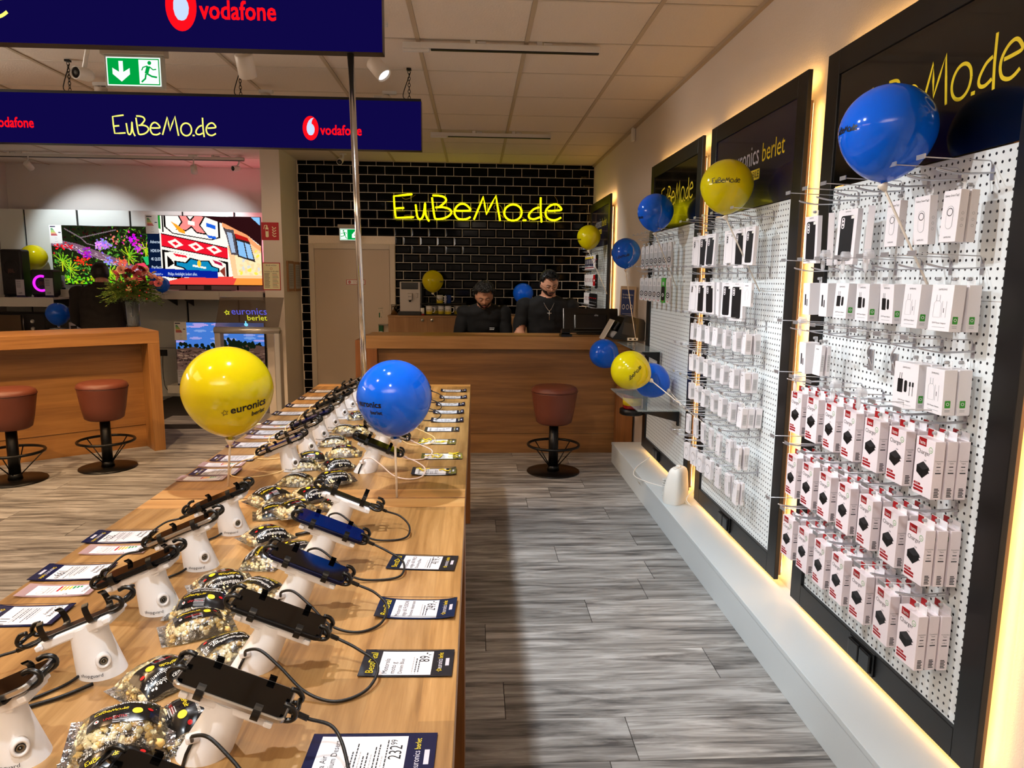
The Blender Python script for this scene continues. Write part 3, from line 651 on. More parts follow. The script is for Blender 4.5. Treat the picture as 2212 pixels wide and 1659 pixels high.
# third and far pegboards
CY3 = [5.44, 5.30, 5.17, 5.05, 4.93, 4.81, 4.69]
for r, z in enumerate((1.876, 1.641)):
    for c in range(7):
        hook(CY3[c], z, f'wire peg hook on third pegboard, {cpos(c)} in its {["upper","lower"][r]} row', 'wire hooks of the third pegboard', True)
        kind = 'strap_green' if (r == 1 and c == 5) else 'strap'
        hang(kind, 'watch_strap_pack', CY3[c], z-.024, 1.275, f'{"green" if kind != "strap" else "silver"} strap pack, third pegboard {["upper","lower"][r]} row, {cpos(c)}', 'pack', 'watch strap packs on the third pegboard', yaw=random.uniform(.28, .5))
CY4 = [8.26, 8.14, 8.02, 7.90, 7.78, 7.66, 7.54]
K4 = [['pack_blue']*5+['pack_white', 'pack_black'], ['pack_white']*5+['pack_red', 'pack_black'], ['pack_white']*3+['pack_black']*4, ['pack_green']*2+['pack_blue']*2+['pack_black']*3]
N4 = {'pack_blue': 'navy and yellow pack', 'pack_white': 'white cable pack', 'pack_red': 'red pack', 'pack_black': 'black cable pack', 'pack_green': 'green pack'}
for r, z in enumerate((1.883, 1.678, 1.472, 1.269)):
    for c in range(7):
        hook(CY4[c], z, f'wire peg hook on far corner pegboard, {cpos(c)} in its {["top","second","third","lowest"][r]} row', 'wire hooks of the far corner pegboard', True)
        k4 = K4[r][c]
        hang(k4, 'accessory_pack', CY4[c], z-.024, 1.275, f'{N4[k4]}, far corner pegboard {["top","second","third","lowest"][r]} row, {cpos(c)}', 'pack', 'packs on the far corner pegboard', yaw=random.uniform(.35, .6))
# ================================================================ hanging signs, lamps, ceiling fittings
m_navyglow = emis('navy_lit_panel', (.055, .03, .265), 1.0)
m_navyglow = MATS['navy_lit_panel']
e_red = emis('lit_red', (.93, .05, .10), 1.15); e_yel = emis('lit_yellow', (.96, .95, .45), 1.1); e_whi = emis('lit_pale_blue', (.78, .86, .97), 1.)
def hang_sign(name, label, y, zb, h, xr, length, depth, items):
    t = thing(name, label, 'sign', (xr-length/2, y+depth/2, zb)); t.location = (0, 0, 0)
    s = MB(); s.b2((xr-length, y+.002, zb+.004), (xr, y+depth, zb+h+.018), 0, .002); s.build('housing', m_black, t)
    s = MB(); s.b2((xr-length, y, zb), (xr, y+.002, zb+h)); s.build('lit_panel', m_navyglow, t)
    lay = plane((0, y, zb), (1, 0, 0), (0, 0, 1), off=.0006)
    for it in items: s = MB(); it(s, lay); s.build('lit_lettering', [e_red, e_whi, e_yel], t)
    return t
def px2(x, y, Y, z0): p = at(x, y, 'y', Y); return p.x, p.z-z0
Y1 = 2.78; a = at(826, 113, 'y', Y1); z1 = a.z
def vod(xa, xb, ya, Y, zz, h, dv=0.):
    def f(s, lay): u, v = px2(xa, ya, Y, zz); u2, _ = px2(xb, ya, Y, zz); s.ptext('vodafone', lay(1), u, v+dv, h, 0, sx=(u2-u)/(text_geo('vodafone')[2]*h), bold=.0016)
    return f
def logo(x, y, Y, zz, r, q):
    def f(s, lay): lu, lv = px2(x, y, Y, zz); speech_logo(s, lay, lu, lv, r, 0, 1, q)
    return f
def scr1(s, lay): u0, v0 = px2(18, 45, Y1, z1); shop_print(s, lay(1), u0-.8, v0, .8, .012, 2, 1.35)
def scr2(s, lay): u, v = px2(246, 291, Y2, z2); u2, _ = px2(467, 295, Y2, z2); shop_print(s, lay(1), u, v-.002, u2-u, .0095, 2, 1.28)
sg1 = hang_sign('hanging_sign', 'large navy illuminated sign with red lettering hanging nearest, above the pole', Y1, z1, .31, a.x, 3.3, .075, [vod(432, 596, 40, Y1, z1, .092), logo(391, 13, Y1, z1, .086, .64), scr1])
Y2 = 4.83; a2 = at(910, 325, 'y', Y2); z2 = a2.z
sg2 = hang_sign('hanging_sign', 'long navy illuminated sign with yellow script between red lettering, in front of counter', Y2, z2, .305, a2.x, 4.6, .10, [vod(692, 781, 290, Y2, z2, .088, -.002), logo(671, 277, Y2, z2, .076, .67), vod(-14, 73, 273, Y2, z2, .088, -.002), scr2])
for i, px_ in enumerate((152, 520, 884)):
    p = at(px_, 205, 'y', Y2+.06); s = MB(); zz = z2+.32; k = 0
    while zz < ZC-.02:
        pts = [(p.x+(.008*math.cos(q) if k % 2 else 0), Y2+.06+(0 if k % 2 else .008*math.cos(q)), zz+.013*math.sin(q)) for q in [2*PI*j/8 for j in range(8)]]
        s.tube(pts, .0022, 5, closed=True); zz += .020; k += 1
    s.box((p.x, Y2+.06, ZC-.014), (.03, .03, .012)); s.tube(catmull([(p.x+.01, Y2+.06, ZC-.03), (p.x-.04, Y2+.06, z2+.36), (p.x-.02, Y2+.06, z2+.33)], 4), .003, 6)
    tag(s.build('sign_chain', mat('dark_chain', (.14, .13, .12), .4, .8)), f'short dark chain carrying the script sign, {["left","middle","right end"][i]} one', 'chain', 'chains of the hanging sign')
# exit signs
e_green = emis('lit_green', (.0, .62, .25), 1.0); e_wh = emis('lit_white', (.90, .97, .93), 1.15)
def runner(s, P, u, v, k, m):
    s.pdisc(P, u+.10*k, v+.40*k, .09*k, m, 12)
    s.pribbon(P, [(u+.05*k, v+.25*k), (u-.06*k, v-.08*k)], .17*k, m); s.pribbon(P, [(u+.08*k, v+.24*k), (u+.25*k, v+.10*k), (u+.40*k, v+.12*k)], .055*k, m)
    s.pribbon(P, [(u+.0*k, v+.26*k), (u-.20*k, v+.20*k), (u-.27*k, v+.06*k)], .055*k, m); s.pribbon(P, [(u-.04*k, v-.08*k), (u+.18*k, v-.20*k), (u+.42*k, v-.24*k)], .08*k, m)
    s.pribbon(P, [(u-.08*k, v-.08*k), (u-.12*k, v-.30*k), (u-.30*k, v-.46*k)], .08*k, m)
def exit_sign(label, tl, br, Y, flip=False, mount=True):
    a = at(*tl, 'y', Y); b = at(*br, 'y', Y); W = b.x-a.x; H = a.z-b.z; c = (a+b)/2
    t = thing('exit_sign', label, 'exit sign', (c.x, Y, c.z))
    s = MB(); s.box((0, .02, 0), (W+.02, .036, H+.02), 0, bev=.003); s.build('light_box', mat('grey_white_plastic', (.72, .72, .68), .5, var=.03), t)
    s = MB(); s.box((0, .02, H/2+.03), (W+.05, .06, .04), 0, bev=.004)
    if mount: s.box((0, .02, (ZC-c.z+H/2+.05)/2), (.2, .03, ZC-c.z-H/2-.05))
    s.build('mount', mat('sign_mount_grey', (.66, .62, .56), .5, var=.03), t)
    lay = plane((0, .002, 0), (1, 0, 0), (0, 0, 1), off=.0008); s = MB(); f = -1 if flip else 1
    s.prect(lay(1), -W/2, -H/2, W/2, H/2, 1); s.prect(lay(2), -W/2+H*.04, -H/2+H*.04, W/2-H*.04, H/2-H*.04, 0)
    def P(k): l = lay(k); return lambda u, v: l(u*f, v) if not flip else l(u*f, v)
    s.prect(lay(3), *sorted((f*W*.1, f*W*.46))[:1], -H*.42, sorted((f*W*.1, f*W*.46))[1], H*.42, 1)
    pr = P(4); runner(s, pr, W*.26, -.0, H*.78, 0)
    if not flip:
        s.ppoly(lay(3), [(-W*.27, H*.36), (-W*.27, -H*.02), (-W*.39, H*.12), (-W*.39, -H*.10), (-W*.23, -H*.36), (-W*.07, -H*.10), (-W*.07, H*.12), (-W*.19, -H*.02), (-W*.19, H*.36)][::-1], 1)
    else: s.ppoly(lay(3), [(W*.36, H*.3), (W*.30, H*.3), (W*.14, -.0), (W*.14, -H*.3), (W*.38, -H*.3), (W*.38, -H*.1), (W*.24, -H*.08), (W*.42, H*.14)], 1)
    s.build('pictogram', [e_green, e_wh], t)
exit_sign('green lit exit sign with down arrow and running figure under the ceiling', (228, 122), (349, 187), 3.76)
exit_sign('small green lit exit sign above the door, half behind the pole', (734, 494), (775, 519), 8.64, True, False)
# pole from the sign down to the table
pa = at(757, 118, 'y', Y1+.04); pb = at(792, 935, 'z', .885); pb = Vector((pb.x, pb.y, .885))
s = MB(); s.cyl(pb, pa+Vector((0, 0, .02)), .0125, n=20); t = tag(s.build('support_pole', mat('polished_chrome', (.80, .78, .76), .12, 1., bump=.02, bscale=6)), 'slim chrome pole standing on the long table and reaching up to the sign', 'pole')
# track lights
m_trk = mat('track_white', (.82, .80, .77), .45, var=.02); m_can = mat('lamp_white', (.84, .80, .75), .4, var=.02)
def track(name_lb, xa, xb, y, z=2.845, group='ceiling light tracks'):
    t = thing('light_track', name_lb, 'light track', (0, 0, 0), group=group)
    s = MB(); s.b2((xa, y-.018, z), (xb, y+.018, z+.032), 0, .002); s.build('track_rail', m_trk, t)
    s = MB(); s.b2((xa+.16, y-.012, z-.007), (xb-.005, y+.012, z+.001)); s.build('track_slot', mat('track_slot_black', (.06, .06, .05), .4), t)
    s = MB(); s.b2((xa, y-.015, z-.016), (xa+.15, y+.015, z), 0, .003); s.build('track_adapter', m_trk, t)
    s = MB()
    for x in (xa+.4, xb-.35): s.box((x, y, (z+.032+ZC)/2), (.03, .02, ZC-z-.032)); s.box((x+.05, y, z+.04), (.05, .016, .014))
    s.build('track_clip', m_trk, t)
p = at(1295, 116, 'z', 2.845); track('white ceiling light track at right between the two hanging signs', -.42, p.x, p.y)
p = at(1190, 299, 'z', 2.845); track('white ceiling light track in front of the reception counter', -.42, p.x, p.y)
p = at(528, 347, 'z', 2.845); track('white ceiling light track above the television shelves', p.x-3.0, p.x, p.y)
track('ceiling light track hidden behind the large hanging sign', -4.2, -.75, 3.55)
def can_lamp(label, px_, py_, y, z, aim, power, col, angle, on=2.5, r=.042, L=.105, top=None):
    c = at(px_, py_, 'y', y) if px_ is not None else Vector((z[0], y, z[1]))
    t = thing('track_spotlight', label, 'spotlight', c, group='white ceiling spotlights')
    d = (Vector(aim)-c).normalized(); q = Matrix.Translation((0, 0, 0))
    s = MB(); s.lathe([(0, -L/2), (r*.9, -L/2), (r, -L/2+.006), (r, L/2), (r*.86, L/2), (r*.84, L/2-.012)], 20, 0, (0, 0, 0), d); s.build('lamp_body', m_can, t)
    s = MB(); s.lathe([(r*.84, L/2-.010), (0, L/2-.010)][::-1], 20, 0, (0, 0, 0), d); s.build('lens', emis('lamp_lens', (.95, .97, 1), on), t)
    s = MB(); zt = ZC-c.z-.05; s.tube([Vector((0, 0, 0))-d*L*.45, (0, 0, max(.05, zt*.5)), (0, 0, zt)], .007, 8); s.box((0, 0, zt), (.10, .03, .024), 0, bev=.003); s.build('stem', m_trk, t)
    sp = spot('lamp_light', c+d*(L/2+.012), aim, power, col, angle, .6, .025)
    return t
can_lamp('white cylinder spotlight hanging just right of the green exit sign', 531, 141, 3.60, 0, (-1.1, 5.4, .0), 120, WARM, 95, 2)
can_lamp('white cylinder spotlight tilted with bright lens, right of the pole', 818, 148, 3.95, 0, (1.3, 3.2, .4), 120, COOL, 75, 8)
can_lamp('leftmost small white spotlight above the television shelves', 62, 358, 8.28, 0, (-4.8, 9.3, 1.9), 90, COOL, 80, 3, .036, .09)
can_lamp('small white spotlight above the large television', 419, 366, 8.28, 0, (-3.4, 9.3, 1.9), 80, COOL, 80, 3, .036, .09)
# unseen spotlights: some inferred from shadows, others added to light floor and faces
HS = [(-.9, 2.45, 2.78, (1.30, 1.95, 1.1), 110, COOL, 65), (-.56, 1.94, 2.78, (.0, 2.2, .88), 160, (.95, .96, 1), 125), (-.6, 2.95, 2.78, (.6, 3.2, 0), 170, COOL, 85),
      (-.62, 5.35, 2.78, (1.3, 4.6, 1.2), 110, COOL, 65), (-.62, 6.74, 2.78, (1.25, 7.6, 1.5), 70, COOL, 55), (-.5, .5, 2.78, (.6, 1.6, 0), 120, COOL, 80), (-2.6, 5.3, 2.78, (-3.0, 6.0, .4), 190, WARM, 85), (-2.2, 2.8, 2.78, (-2.2, 3.8, 0), 380, WARM, 95), (-3.9, 5.2, 2.78, (-3.8, 6.2, .5), 150, WARM, 80), (-3.4, 3.9, 2.78, (-2.5, 4.7, 0), 330, WARM, 100),
      (-.7, 5.5, 2.78, (.55, 7.0, 1.35), 170, NEUT, 50), (-1.5, 5.4, 2.78, (-2.0, 7.9, 1.0), 60, WARM, 65), (-1.6, 1.6, 2.78, (-1.2, 1.7, .6), 110, WARM, 85)]
for i, (x, y, z, aim, pw, cl, an) in enumerate(HS):
    can_lamp(f'unseen white cylinder spotlight under the ceiling, {ordn(i)} of them', None, None, y, (x, z), aim, pw, cl, an)
# cameras
def cctv(label, px_, py_, y, face):
    c = at(px_, py_, 'y', y); t = thing('security_camera', label, 'camera', c, group='ceiling security cameras'); d = Vector(face).normalized()
    s = MB(); s.lathe([(0, -.05), (.026, -.05), (.032, -.03), (.032, .05), (.028, .055), (.027, .045)], 16, 0, (0, 0, 0), d); s.build('camera_body', m_white, t)
    s = MB(); s.lathe([(0, .046), (.027, .0455)], 16, 0, (0, 0, 0), d); s.lathe([(0, .049), (.012, .0485)], 10, 1, (0, 0, 0), d); s.build('lens', [mat('camera_glass', (.02, .02, .02), .1), mat('camera_glass_grey', (.35, .35, .33), .2)], t)
    s = MB(); h = max(.07, ZC-c.z-.006); s.tube([(0, 0, .0), (.03, .02, h*.5), (.03, .02, h)], .011, 8); s.lathe([(.0, h-.012), (.036, h-.012), (.04, h), (0, h)], 16, 0, (.03, .02, 0)); s.build('bracket', m_white, t)
cctv('white bullet camera under the ceiling left of the green exit sign', 180, 160, 3.9, (-.25, -1, -.1)); cctv('small white dome camera under the ceiling above the black tiled wall', 735, 348, 8.2, (0, -1, -.35)); cctv('white bullet camera under the ceiling near the television wall', 510, 364, 8.6, (-.5, -1, -.15))
# neon writing on the tiles
m_neon = emis('neon_yellow', (1, .93, .02), 3.2)
nt_ = thing('neon_sign', 'glowing yellow neon script on the black tiled wall', 'neon sign', (0, YB-.04, 2.25)); nt_.location = (0, 0, 0)
O = at(851.5, 475, 'y', YB-.04); Wn = at(1212, 477, 'y', YB-.04).x-O.x
for st in SHOPS:
    s = MB(); s.tube([(O.x+a*Wn, YB-.04, O.z+b*Wn) for a, b in st], .0105, 8); s.build('neon_tube', m_neon, nt_)
s = MB(); m_wire = mat('neon_wire', (.62, .52, .22), .5)
def npt(x, y): return (O.x+(x-65)/1995*Wn, YB-.022, O.z+(440-(y-.024*(x-65)))/1995*Wn)
for pl_ in ([(160,180),(200,200),(260,185),(320,150)], [(180,390),(240,385),(300,400),(345,380)], [(455,320),(510,312),(515,290)], [(680,230),(690,300),(670,320)], [(745,370),(780,385)], [(975,318),(1010,310),(1050,330)], [(1270,270),(1250,310),(1290,350),(1340,400),(1370,420),(1340,300),(1290,265)], [(1560,350),(1565,400),(1620,440)], [(1590,345),(1680,350)], [(1825,380),(1850,420),(1880,430)], [(1975,175),(2010,230),(2020,300),(2005,330)]):
    s.tube(catmull([npt(*q) for q in pl_], 4), .0028, 5)
s.build('supply_wire', m_wire, nt_)
s = MB()
for st in SHOPS:
    for q in (0, len(st)//2, len(st)-1): s.box((O.x+st[q][0]*Wn, YB-.022, O.z+st[q][1]*Wn), (.012, .03, .012))
s.build('tube_clip', mat('clear_clip', (.7, .66, .5), .3), nt_)
# ================================================================ long display tables
TZ = .885; TXL, TXR = -.972, -.03
m_oak = wood('oak_tabletop', (.75, .59, .38), (.50, .35, .18), 'y', .085, .36, 1.1, c3=(.645, .485, .285), coat=.10, contrast=1.15, along=1.3)
m_oakx = wood('oak_crossgrain', (.84, .69, .46), (.64, .47, .27), 'x', 0, .36, .9, c3=(.77, .57, .34), coat=.15)
m_oakv = wood('oak_upright', (.60, .38, .18), (.42, .25, .10), 'z', 0, .42, .9, c3=(.52, .32, .14))
for k, (ya, yb, lb) in enumerate(((-.32, 2.093, 'nearer oak display table with thick slab legs'), (2.099, 4.42, 'farther oak display table standing against the end of the nearer one'))):
    t = thing('display_table', lb, 'table', (0, 0, 0), group='long oak display tables')
    s = MB(); s.b2((TXL, ya+.085, TZ-.062), (TXR, yb-.085, TZ), 0, .0015); s.build('tabletop', m_oak, t)
    for a in (ya, yb-.085):
        s = MB(); s.b2((TXL, a+.0006, .0), (TXR, a+.0846, TZ-.0002), 0, .0015); f_ = s.build('leg', [m_oakx, m_oakv], t)
        for p in f_.data.polygons:
            if abs(p.normal.z) < .5: p.material_index = 1
    s = MB(); s.b2((TXR-.05, ya+.09, TZ-.16), (TXR-.02, yb-.09, TZ-.066)); s.b2((TXL+.02, ya+.09, TZ-.16), (TXL+.05, yb-.09, TZ-.066)); s.build('apron', m_oakv, t)
# ---------------------------------------------------------------- phone stands
m_stand = mat('white_stand_plastic', (.91, .91, .92), .38, var=.01); m_blkp = mat('black_clamp_plastic', (.025, .025, .025), .28, coat=.15, bump=.03, bscale=400); m_stl = mat('ring_steel', (.55, .54, .52), .25, 1.)
TH = math.radians(23)
TM = Matrix.Translation((.042, 0, .092)) @ Matrix(((math.cos(TH), 0, math.sin(TH), 0), (0, 1, 0, 0), (-math.sin(TH), 0, math.cos(TH), 0), (0, 0, 0, 1)))   # phone frame
def stand_meshes(left):
    out = []
    s = MB(); n = 28; vs = []; K = 8
    for i in range(K+1):
        t = i/K; cx = (.018 if left else .040)*t+(.008 if left else -.006); r = .0385*(1-t)+.0285*t
        for j in range(n):
            a = 2*PI*j/n; x = cx+r*math.cos(a); y = r*math.sin(a)*.95
            z = t*(.080-math.tan(TH)*(x-.04)) if i == K else t*.076
            vs.append((x, y, z))
    s.add(vs, [(i*n+j, i*n+(j+1) % n, (i+1)*n+(j+1) % n, (i+1)*n+j) for i in range(K) for j in range(n)], 0, True); s.add(vs[K*n:], [tuple(range(n))]); s.add(vs[:n], [tuple(range(n))[::-1]])
    out.append(('stand_base', s.mesh('stand_base', [m_stand])))
    if left:
        d = Vector((-.62, .78, .05)).normalized(); s = MB(); c = Vector((.012, 0, .030))+d*.0345
        s.lathe([(.0118, -.010), (.0118, .000), (.0098, .0030), (.0072, .0022), (.0064, -.002)], 20, 0, c, d, sy=1.15); s.lathe([(0, .001), (.0063, .0005)], 16, 1, c, d); s.lathe([(.0034, .0012), (.0045, .0018), (.0057, .0012)], 16, 2, c, d); s.lathe([(0, .002), (.0022, .0015)], 10, 2, c, d)
        out.append(('lock_ring', s.mesh('lock_ring', [m_stand, m_blk, m_stl])))
        u = Vector((0, 0, 1)).cross(d).normalized(); c2 = Vector((-.004, 0, .010))
        def P(a, b):
            ang = math.atan2(d.y, d.x)+a/.0385-.62; return Vector((.009+.0392*math.cos(ang), .0375*math.sin(ang), .008+b))
        s = MB(); s.ptext('shopguard', P, 0, 0, .0085, 0, 'c'); out.append(('maker_print', s.mesh('maker_print', [m_blk])))
    else:
        d = Vector((-.45, -.9, 0)).normalized(); c = Vector((.006, 0, .040))+d*.034
        s = MB(); s.box(c, (.018, .014, .011), 0, rot=(0, 0, math.atan2(d.x, -d.y)*-1), bev=.003); out.append(('cable_clip', s.mesh('cable_clip', [m_stand])))
        s = MB(); s.tube([Vector((-.006, 0, .0))+d*.0385, Vector((-.001, 0, .018))+d*.0372, c-d*.004], .0026, 6); out.append(('cable_slot', s.mesh('cable_slot', [m_blkp])))
    s = MB(); s.X = TM; s.box((0, 0, -.0150), (.128, .050, .015), 0, bev=.003); s.box((-.012, 0, -.022), (.05, .044, .010), 0, bev=.002)
    for a in (-.060, .060): s.box((a, 0, -.014), (.012, .062, .009), 0, bev=.002)
    out.append(('mount_bar', s.mesh('mount_bar', [m_stand])))
    return out
def clamp_meshes(empty):
    out = []
    s = MB(); s.X = TM; s.box((0, 0, -.0055), (.13, .030, .004), 0, bev=.0015); out.append(('clamp_plate', s.mesh('clamp_plate', [m_blkp])))
    w_ = .041 if not empty else .030; up = .0125 if not empty else .022
    for a in (-.040, .040):
        for sg in (-1, 1):
            s = MB(); s.X = TM
            P = catmull([(a, sg*.012, -.008), (a, sg*(w_-.004), -.008), (a, sg*(w_+.002), -.002), (a, sg*(w_+.001), up-.006), (a, sg*(w_-.005), up)], 4)
            vs = []
            for p in P: vs += [p+Vector((-.0055, 0, 0)), p+Vector((.0055, 0, 0))]
            k = len(P); e = .0035; vs += [v+Vector((0, -sg*e*.3, e)) for v in vs]; o = 2*k
            fs = [(2*i, 2*i+1, 2*i+3, 2*i+2) for i in range(k-1)]+[(o+2*i, o+2*i+2, o+2*i+3, o+2*i+1) for i in range(k-1)]+[(2*i, 2*i+2, o+2*i+2, o+2*i) for i in range(k-1)]+[(2*i+1, o+2*i+1, o+2*i+3, 2*i+3) for i in range(k-1)]+[(0, o, o+1, 1), (2*k-2, 2*k-1, o+2*k-1, o+2*k-2)]
            s.add(vs, fs, 0); out.append(('side_arm', s.mesh('side_arm', [m_blkp])))
    for sg in (-1, 1):
        s = MB(); s.X = TM; L = .079 if not empty else .082
        for y in (-.020, .020):
            s.tube(catmull([(sg*.058, y*.5, -.006), (sg*(L-.006), y, -.006), (sg*(L+.008), y, -.002), (sg*(L+.011), y, .008), (sg*(L+.002), y*.95, .016), (sg*(L-.009), y*.9, .0155)], 3), .0038, 8)
        s.tube([(sg*(L+.009), -.020, .004), (sg*(L+.011), 0, .004), (sg*(L+.009), .020, .004)], .0036, 8); s.box((sg*.066, 0, -.006), (.02, .030, .005), 0, bev=.002)
        out.append(('end_grip', s.mesh('end_grip', [m_blkp])))
    return out
SM = {b: stand_meshes(b) for b in (True, False)}; CM = {b: clamp_meshes(b) for b in (True, False)}
def phone_mesh(body):
    s = MB(); N = []; L, W_, T, r = .079, .0372, .0042, .0095
    for (cx, cy, a0) in ((L-r, W_-r, 0), (-L+r, W_-r, 90), (-L+r, -W_+r, 180), (L-r, -W_+r, 270)):
        for k in range(6): a = math.radians(a0+k*18); N.append((cx+r*math.cos(a), cy+r*math.sin(a)))
    lv = [(-T, .96), (-T*.55, 1), (T*.55, 1), (T, .975)]; n = len(N); vs = [(x*k_ if abs(x) else x, y*k_, z) for z, k_ in lv for x, y in N]
    s.add(vs, [(i*n+j, i*n+(j+1) % n, (i+1)*n+(j+1) % n, (i+1)*n+j) for i in range(3) for j in range(n)]+[tuple(range(n))[::-1], tuple(3*n+j for j in range(n))], 0)
    q = MB(); q.add([(x*.955, y*.925, T+.0004) for x, y in N], [tuple(range(n))], 0)
    return s, q
m_scr = mat('phone_glass', (.012, .011, .011), .07, spec=.6); PB = {'silver': mat('phone_silver', (.74, .72, .69), .25, .9, bump=.02), 'dark': mat('phone_dark', (.07, .07, .08), .3, .5, bump=.02), 'navy': mat('phone_navy', (.06, .07, .20), .25, .6, bump=.02), 'orange': mat('phone_orange', (.85, .35, .12), .3, bump=.02)}
SC = {'black': m_scr, 'blue': mat('phone_glass_blue', (.02, .04, .20), .07, emit=.05, ecol=(.05, .2, .8)), 'bluecorner': m_scr}
pb, pq = phone_mesh('x'); PME = {k: pb.mesh('phone_body', [m]) for k, m in PB.items()}; QME = {k: pq.mesh('screen', [m]) for k, m in SC.items()}
def cable(pts, r, m, label, group): s = MB(); s.tube(catmull(pts, 7), r, 7); return tag(s.build('charging_cable', m), label, 'cable', group)
m_cblk = mat('black_cable', (.03, .03, .03), .4, bump=.3, bscale=900); m_cyel = mat('cream_cable', (.90, .78, .55), .4, bump=.05); m_cwht = mat('pale_cable', (.90, .82, .78), .4, bump=.05)
def stand(left, y, phone, scr, cab, lb, x=None, small=False):
    x = (-.622 if left else -.375) if x is None else x
    rz = (PI if left else 0)+random.uniform(-.07, .07); side = 'left' if left else 'right'
    t = thing('phone_stand', f'white phone stand with black clamp, {lb}', 'phone stand', (x, y, TZ), rz, 'phone stands on the long tables')
    for nm, me in SM[left]+CM[phone is None]: link(nm, me, t)
    R = Matrix.Rotation(rz, 4, 'Z'); B = Matrix.Translation((x, y, TZ)) @ R
    if phone:
        o = link('smartphone', PME[phone]); o.matrix_world = B @ TM @ Matrix.Translation((0, 0, .0012)); tag(o, f'{phone} edged smartphone, dark screen up, clamped on stand, {lb}', 'smartphone', 'clamped smartphones'); link('screen', QME[scr], o)
    if cab:
        m, r = {'b': (m_cblk, .0026), 'y': (m_cyel, .0019), 'w': (m_cwht, .0022)}[cab]
        rr = lambda: random.uniform(-.008, .008)
        if not left: P = [(.118, 0, .056), (.140, -.002, .046), (.175, -.012+rr(), .034), (.205+rr(), -.045, .020), (.200+rr(), -.085+rr(), .006), (.155, -.112+rr(), .004), (.105, -.105, .012), (.060, -.080, .042), (.025, -.062, .062), (.000, -.050, .056), (-.006, -.040, .042)]
        else: P = [(.118, 0, .050), (.142, .004, .040), (.172, .02+rr(), .036), (.196+rr(), .055, .018), (.185+rr(), .095+rr(), .004), (.14, .112+rr(), .003), (.085, .095, .003), (.045, .055, .004), (.032, .028, .006)]
        cable([B @ Vector(p) for p in P], r, m, f'{"black" if cab == "b" else "cream" if cab == "y" else "pale"} charging cable looping from the phone stand, {lb}', 'charging cables of the phone stands')
        s = MB(); s.X = B; e = Vector(P[0]); e2 = Vector(P[1]); s.tube([e-(e2-e)*.5, e, e2], .0042, 8); tag(s.build('cable_plug', m), f'cable plug at the phone end, {lb}', 'plug', 'cable plugs at the phones')
def nth(k): return ['nearest the camera', 'second from the camera', 'third from the camera', 'fourth from the camera', 'fifth from the camera', 'sixth from the camera', 'seventh from the camera', 'eighth from the camera', 'ninth from the camera', 'tenth from the camera', 'eleventh from the camera', 'twelfth from the camera', 'thirteenth from the camera', 'fourteenth from the camera'][k]
LY = [(.93, 'silver', 'black', 'b'), (1.15, None, None, 'b'), (1.375, 'dark', 'black', None), (1.59, 'silver', 'black', 'b'), (1.815, 'dark', 'black', 'b'),
      (2.42, 'silver', 'blue', 'y'), (2.66, 'silver', 'black', 'y'), (2.88, 'navy', 'blue', 'y'), (3.11, 'silver', 'black', 'y'), (3.34, 'dark', 'black', 'y'), (3.56, 'silver', 'black', 'y'), (3.78, 'dark', 'black', 'b'), (4.0, 'silver', 'black', 'b')]
for k, (y, ph, sc, cb) in enumerate(LY): stand(True, y, ph, sc, cb, f'left row, {nth(k)}')
RY = [(.73, 'dark', 'black', 'b'), (.935, 'silver', 'black', 'b'), (1.155, 'dark', 'black', 'b'), (1.375, 'navy', 'bluecorner', 'b'), (1.59, 'navy', 'blue', 'b'), (1.83, None, None, 'b'), (2.40, 'dark', 'black', 'w'),
      (2.64, 'silver', 'black', 'w'), (2.88, 'dark', 'black', 'y'), (3.12, 'dark', 'black', None), (3.36, 'dark', 'black', 'b'), (3.60, 'dark', 'black', 'b'), (3.86, 'orange', 'black', 'b')]
for k, (y, ph, sc, cb) in enumerate(RY): stand(False, y, ph, sc, cb, f'right row, {nth(k)}')
# loose braided cable end lying beside the second left stand
cable([(-.80, 1.085, TZ+.004), (-.78, 1.05, TZ+.004), (-.72, 1.03, TZ+.004), (-.66, 1.06, TZ+.004), (-.62, 1.10, TZ+.005)], .0032, m_cblk, 'thick black braided cable end lying loose on the near table at left', None)
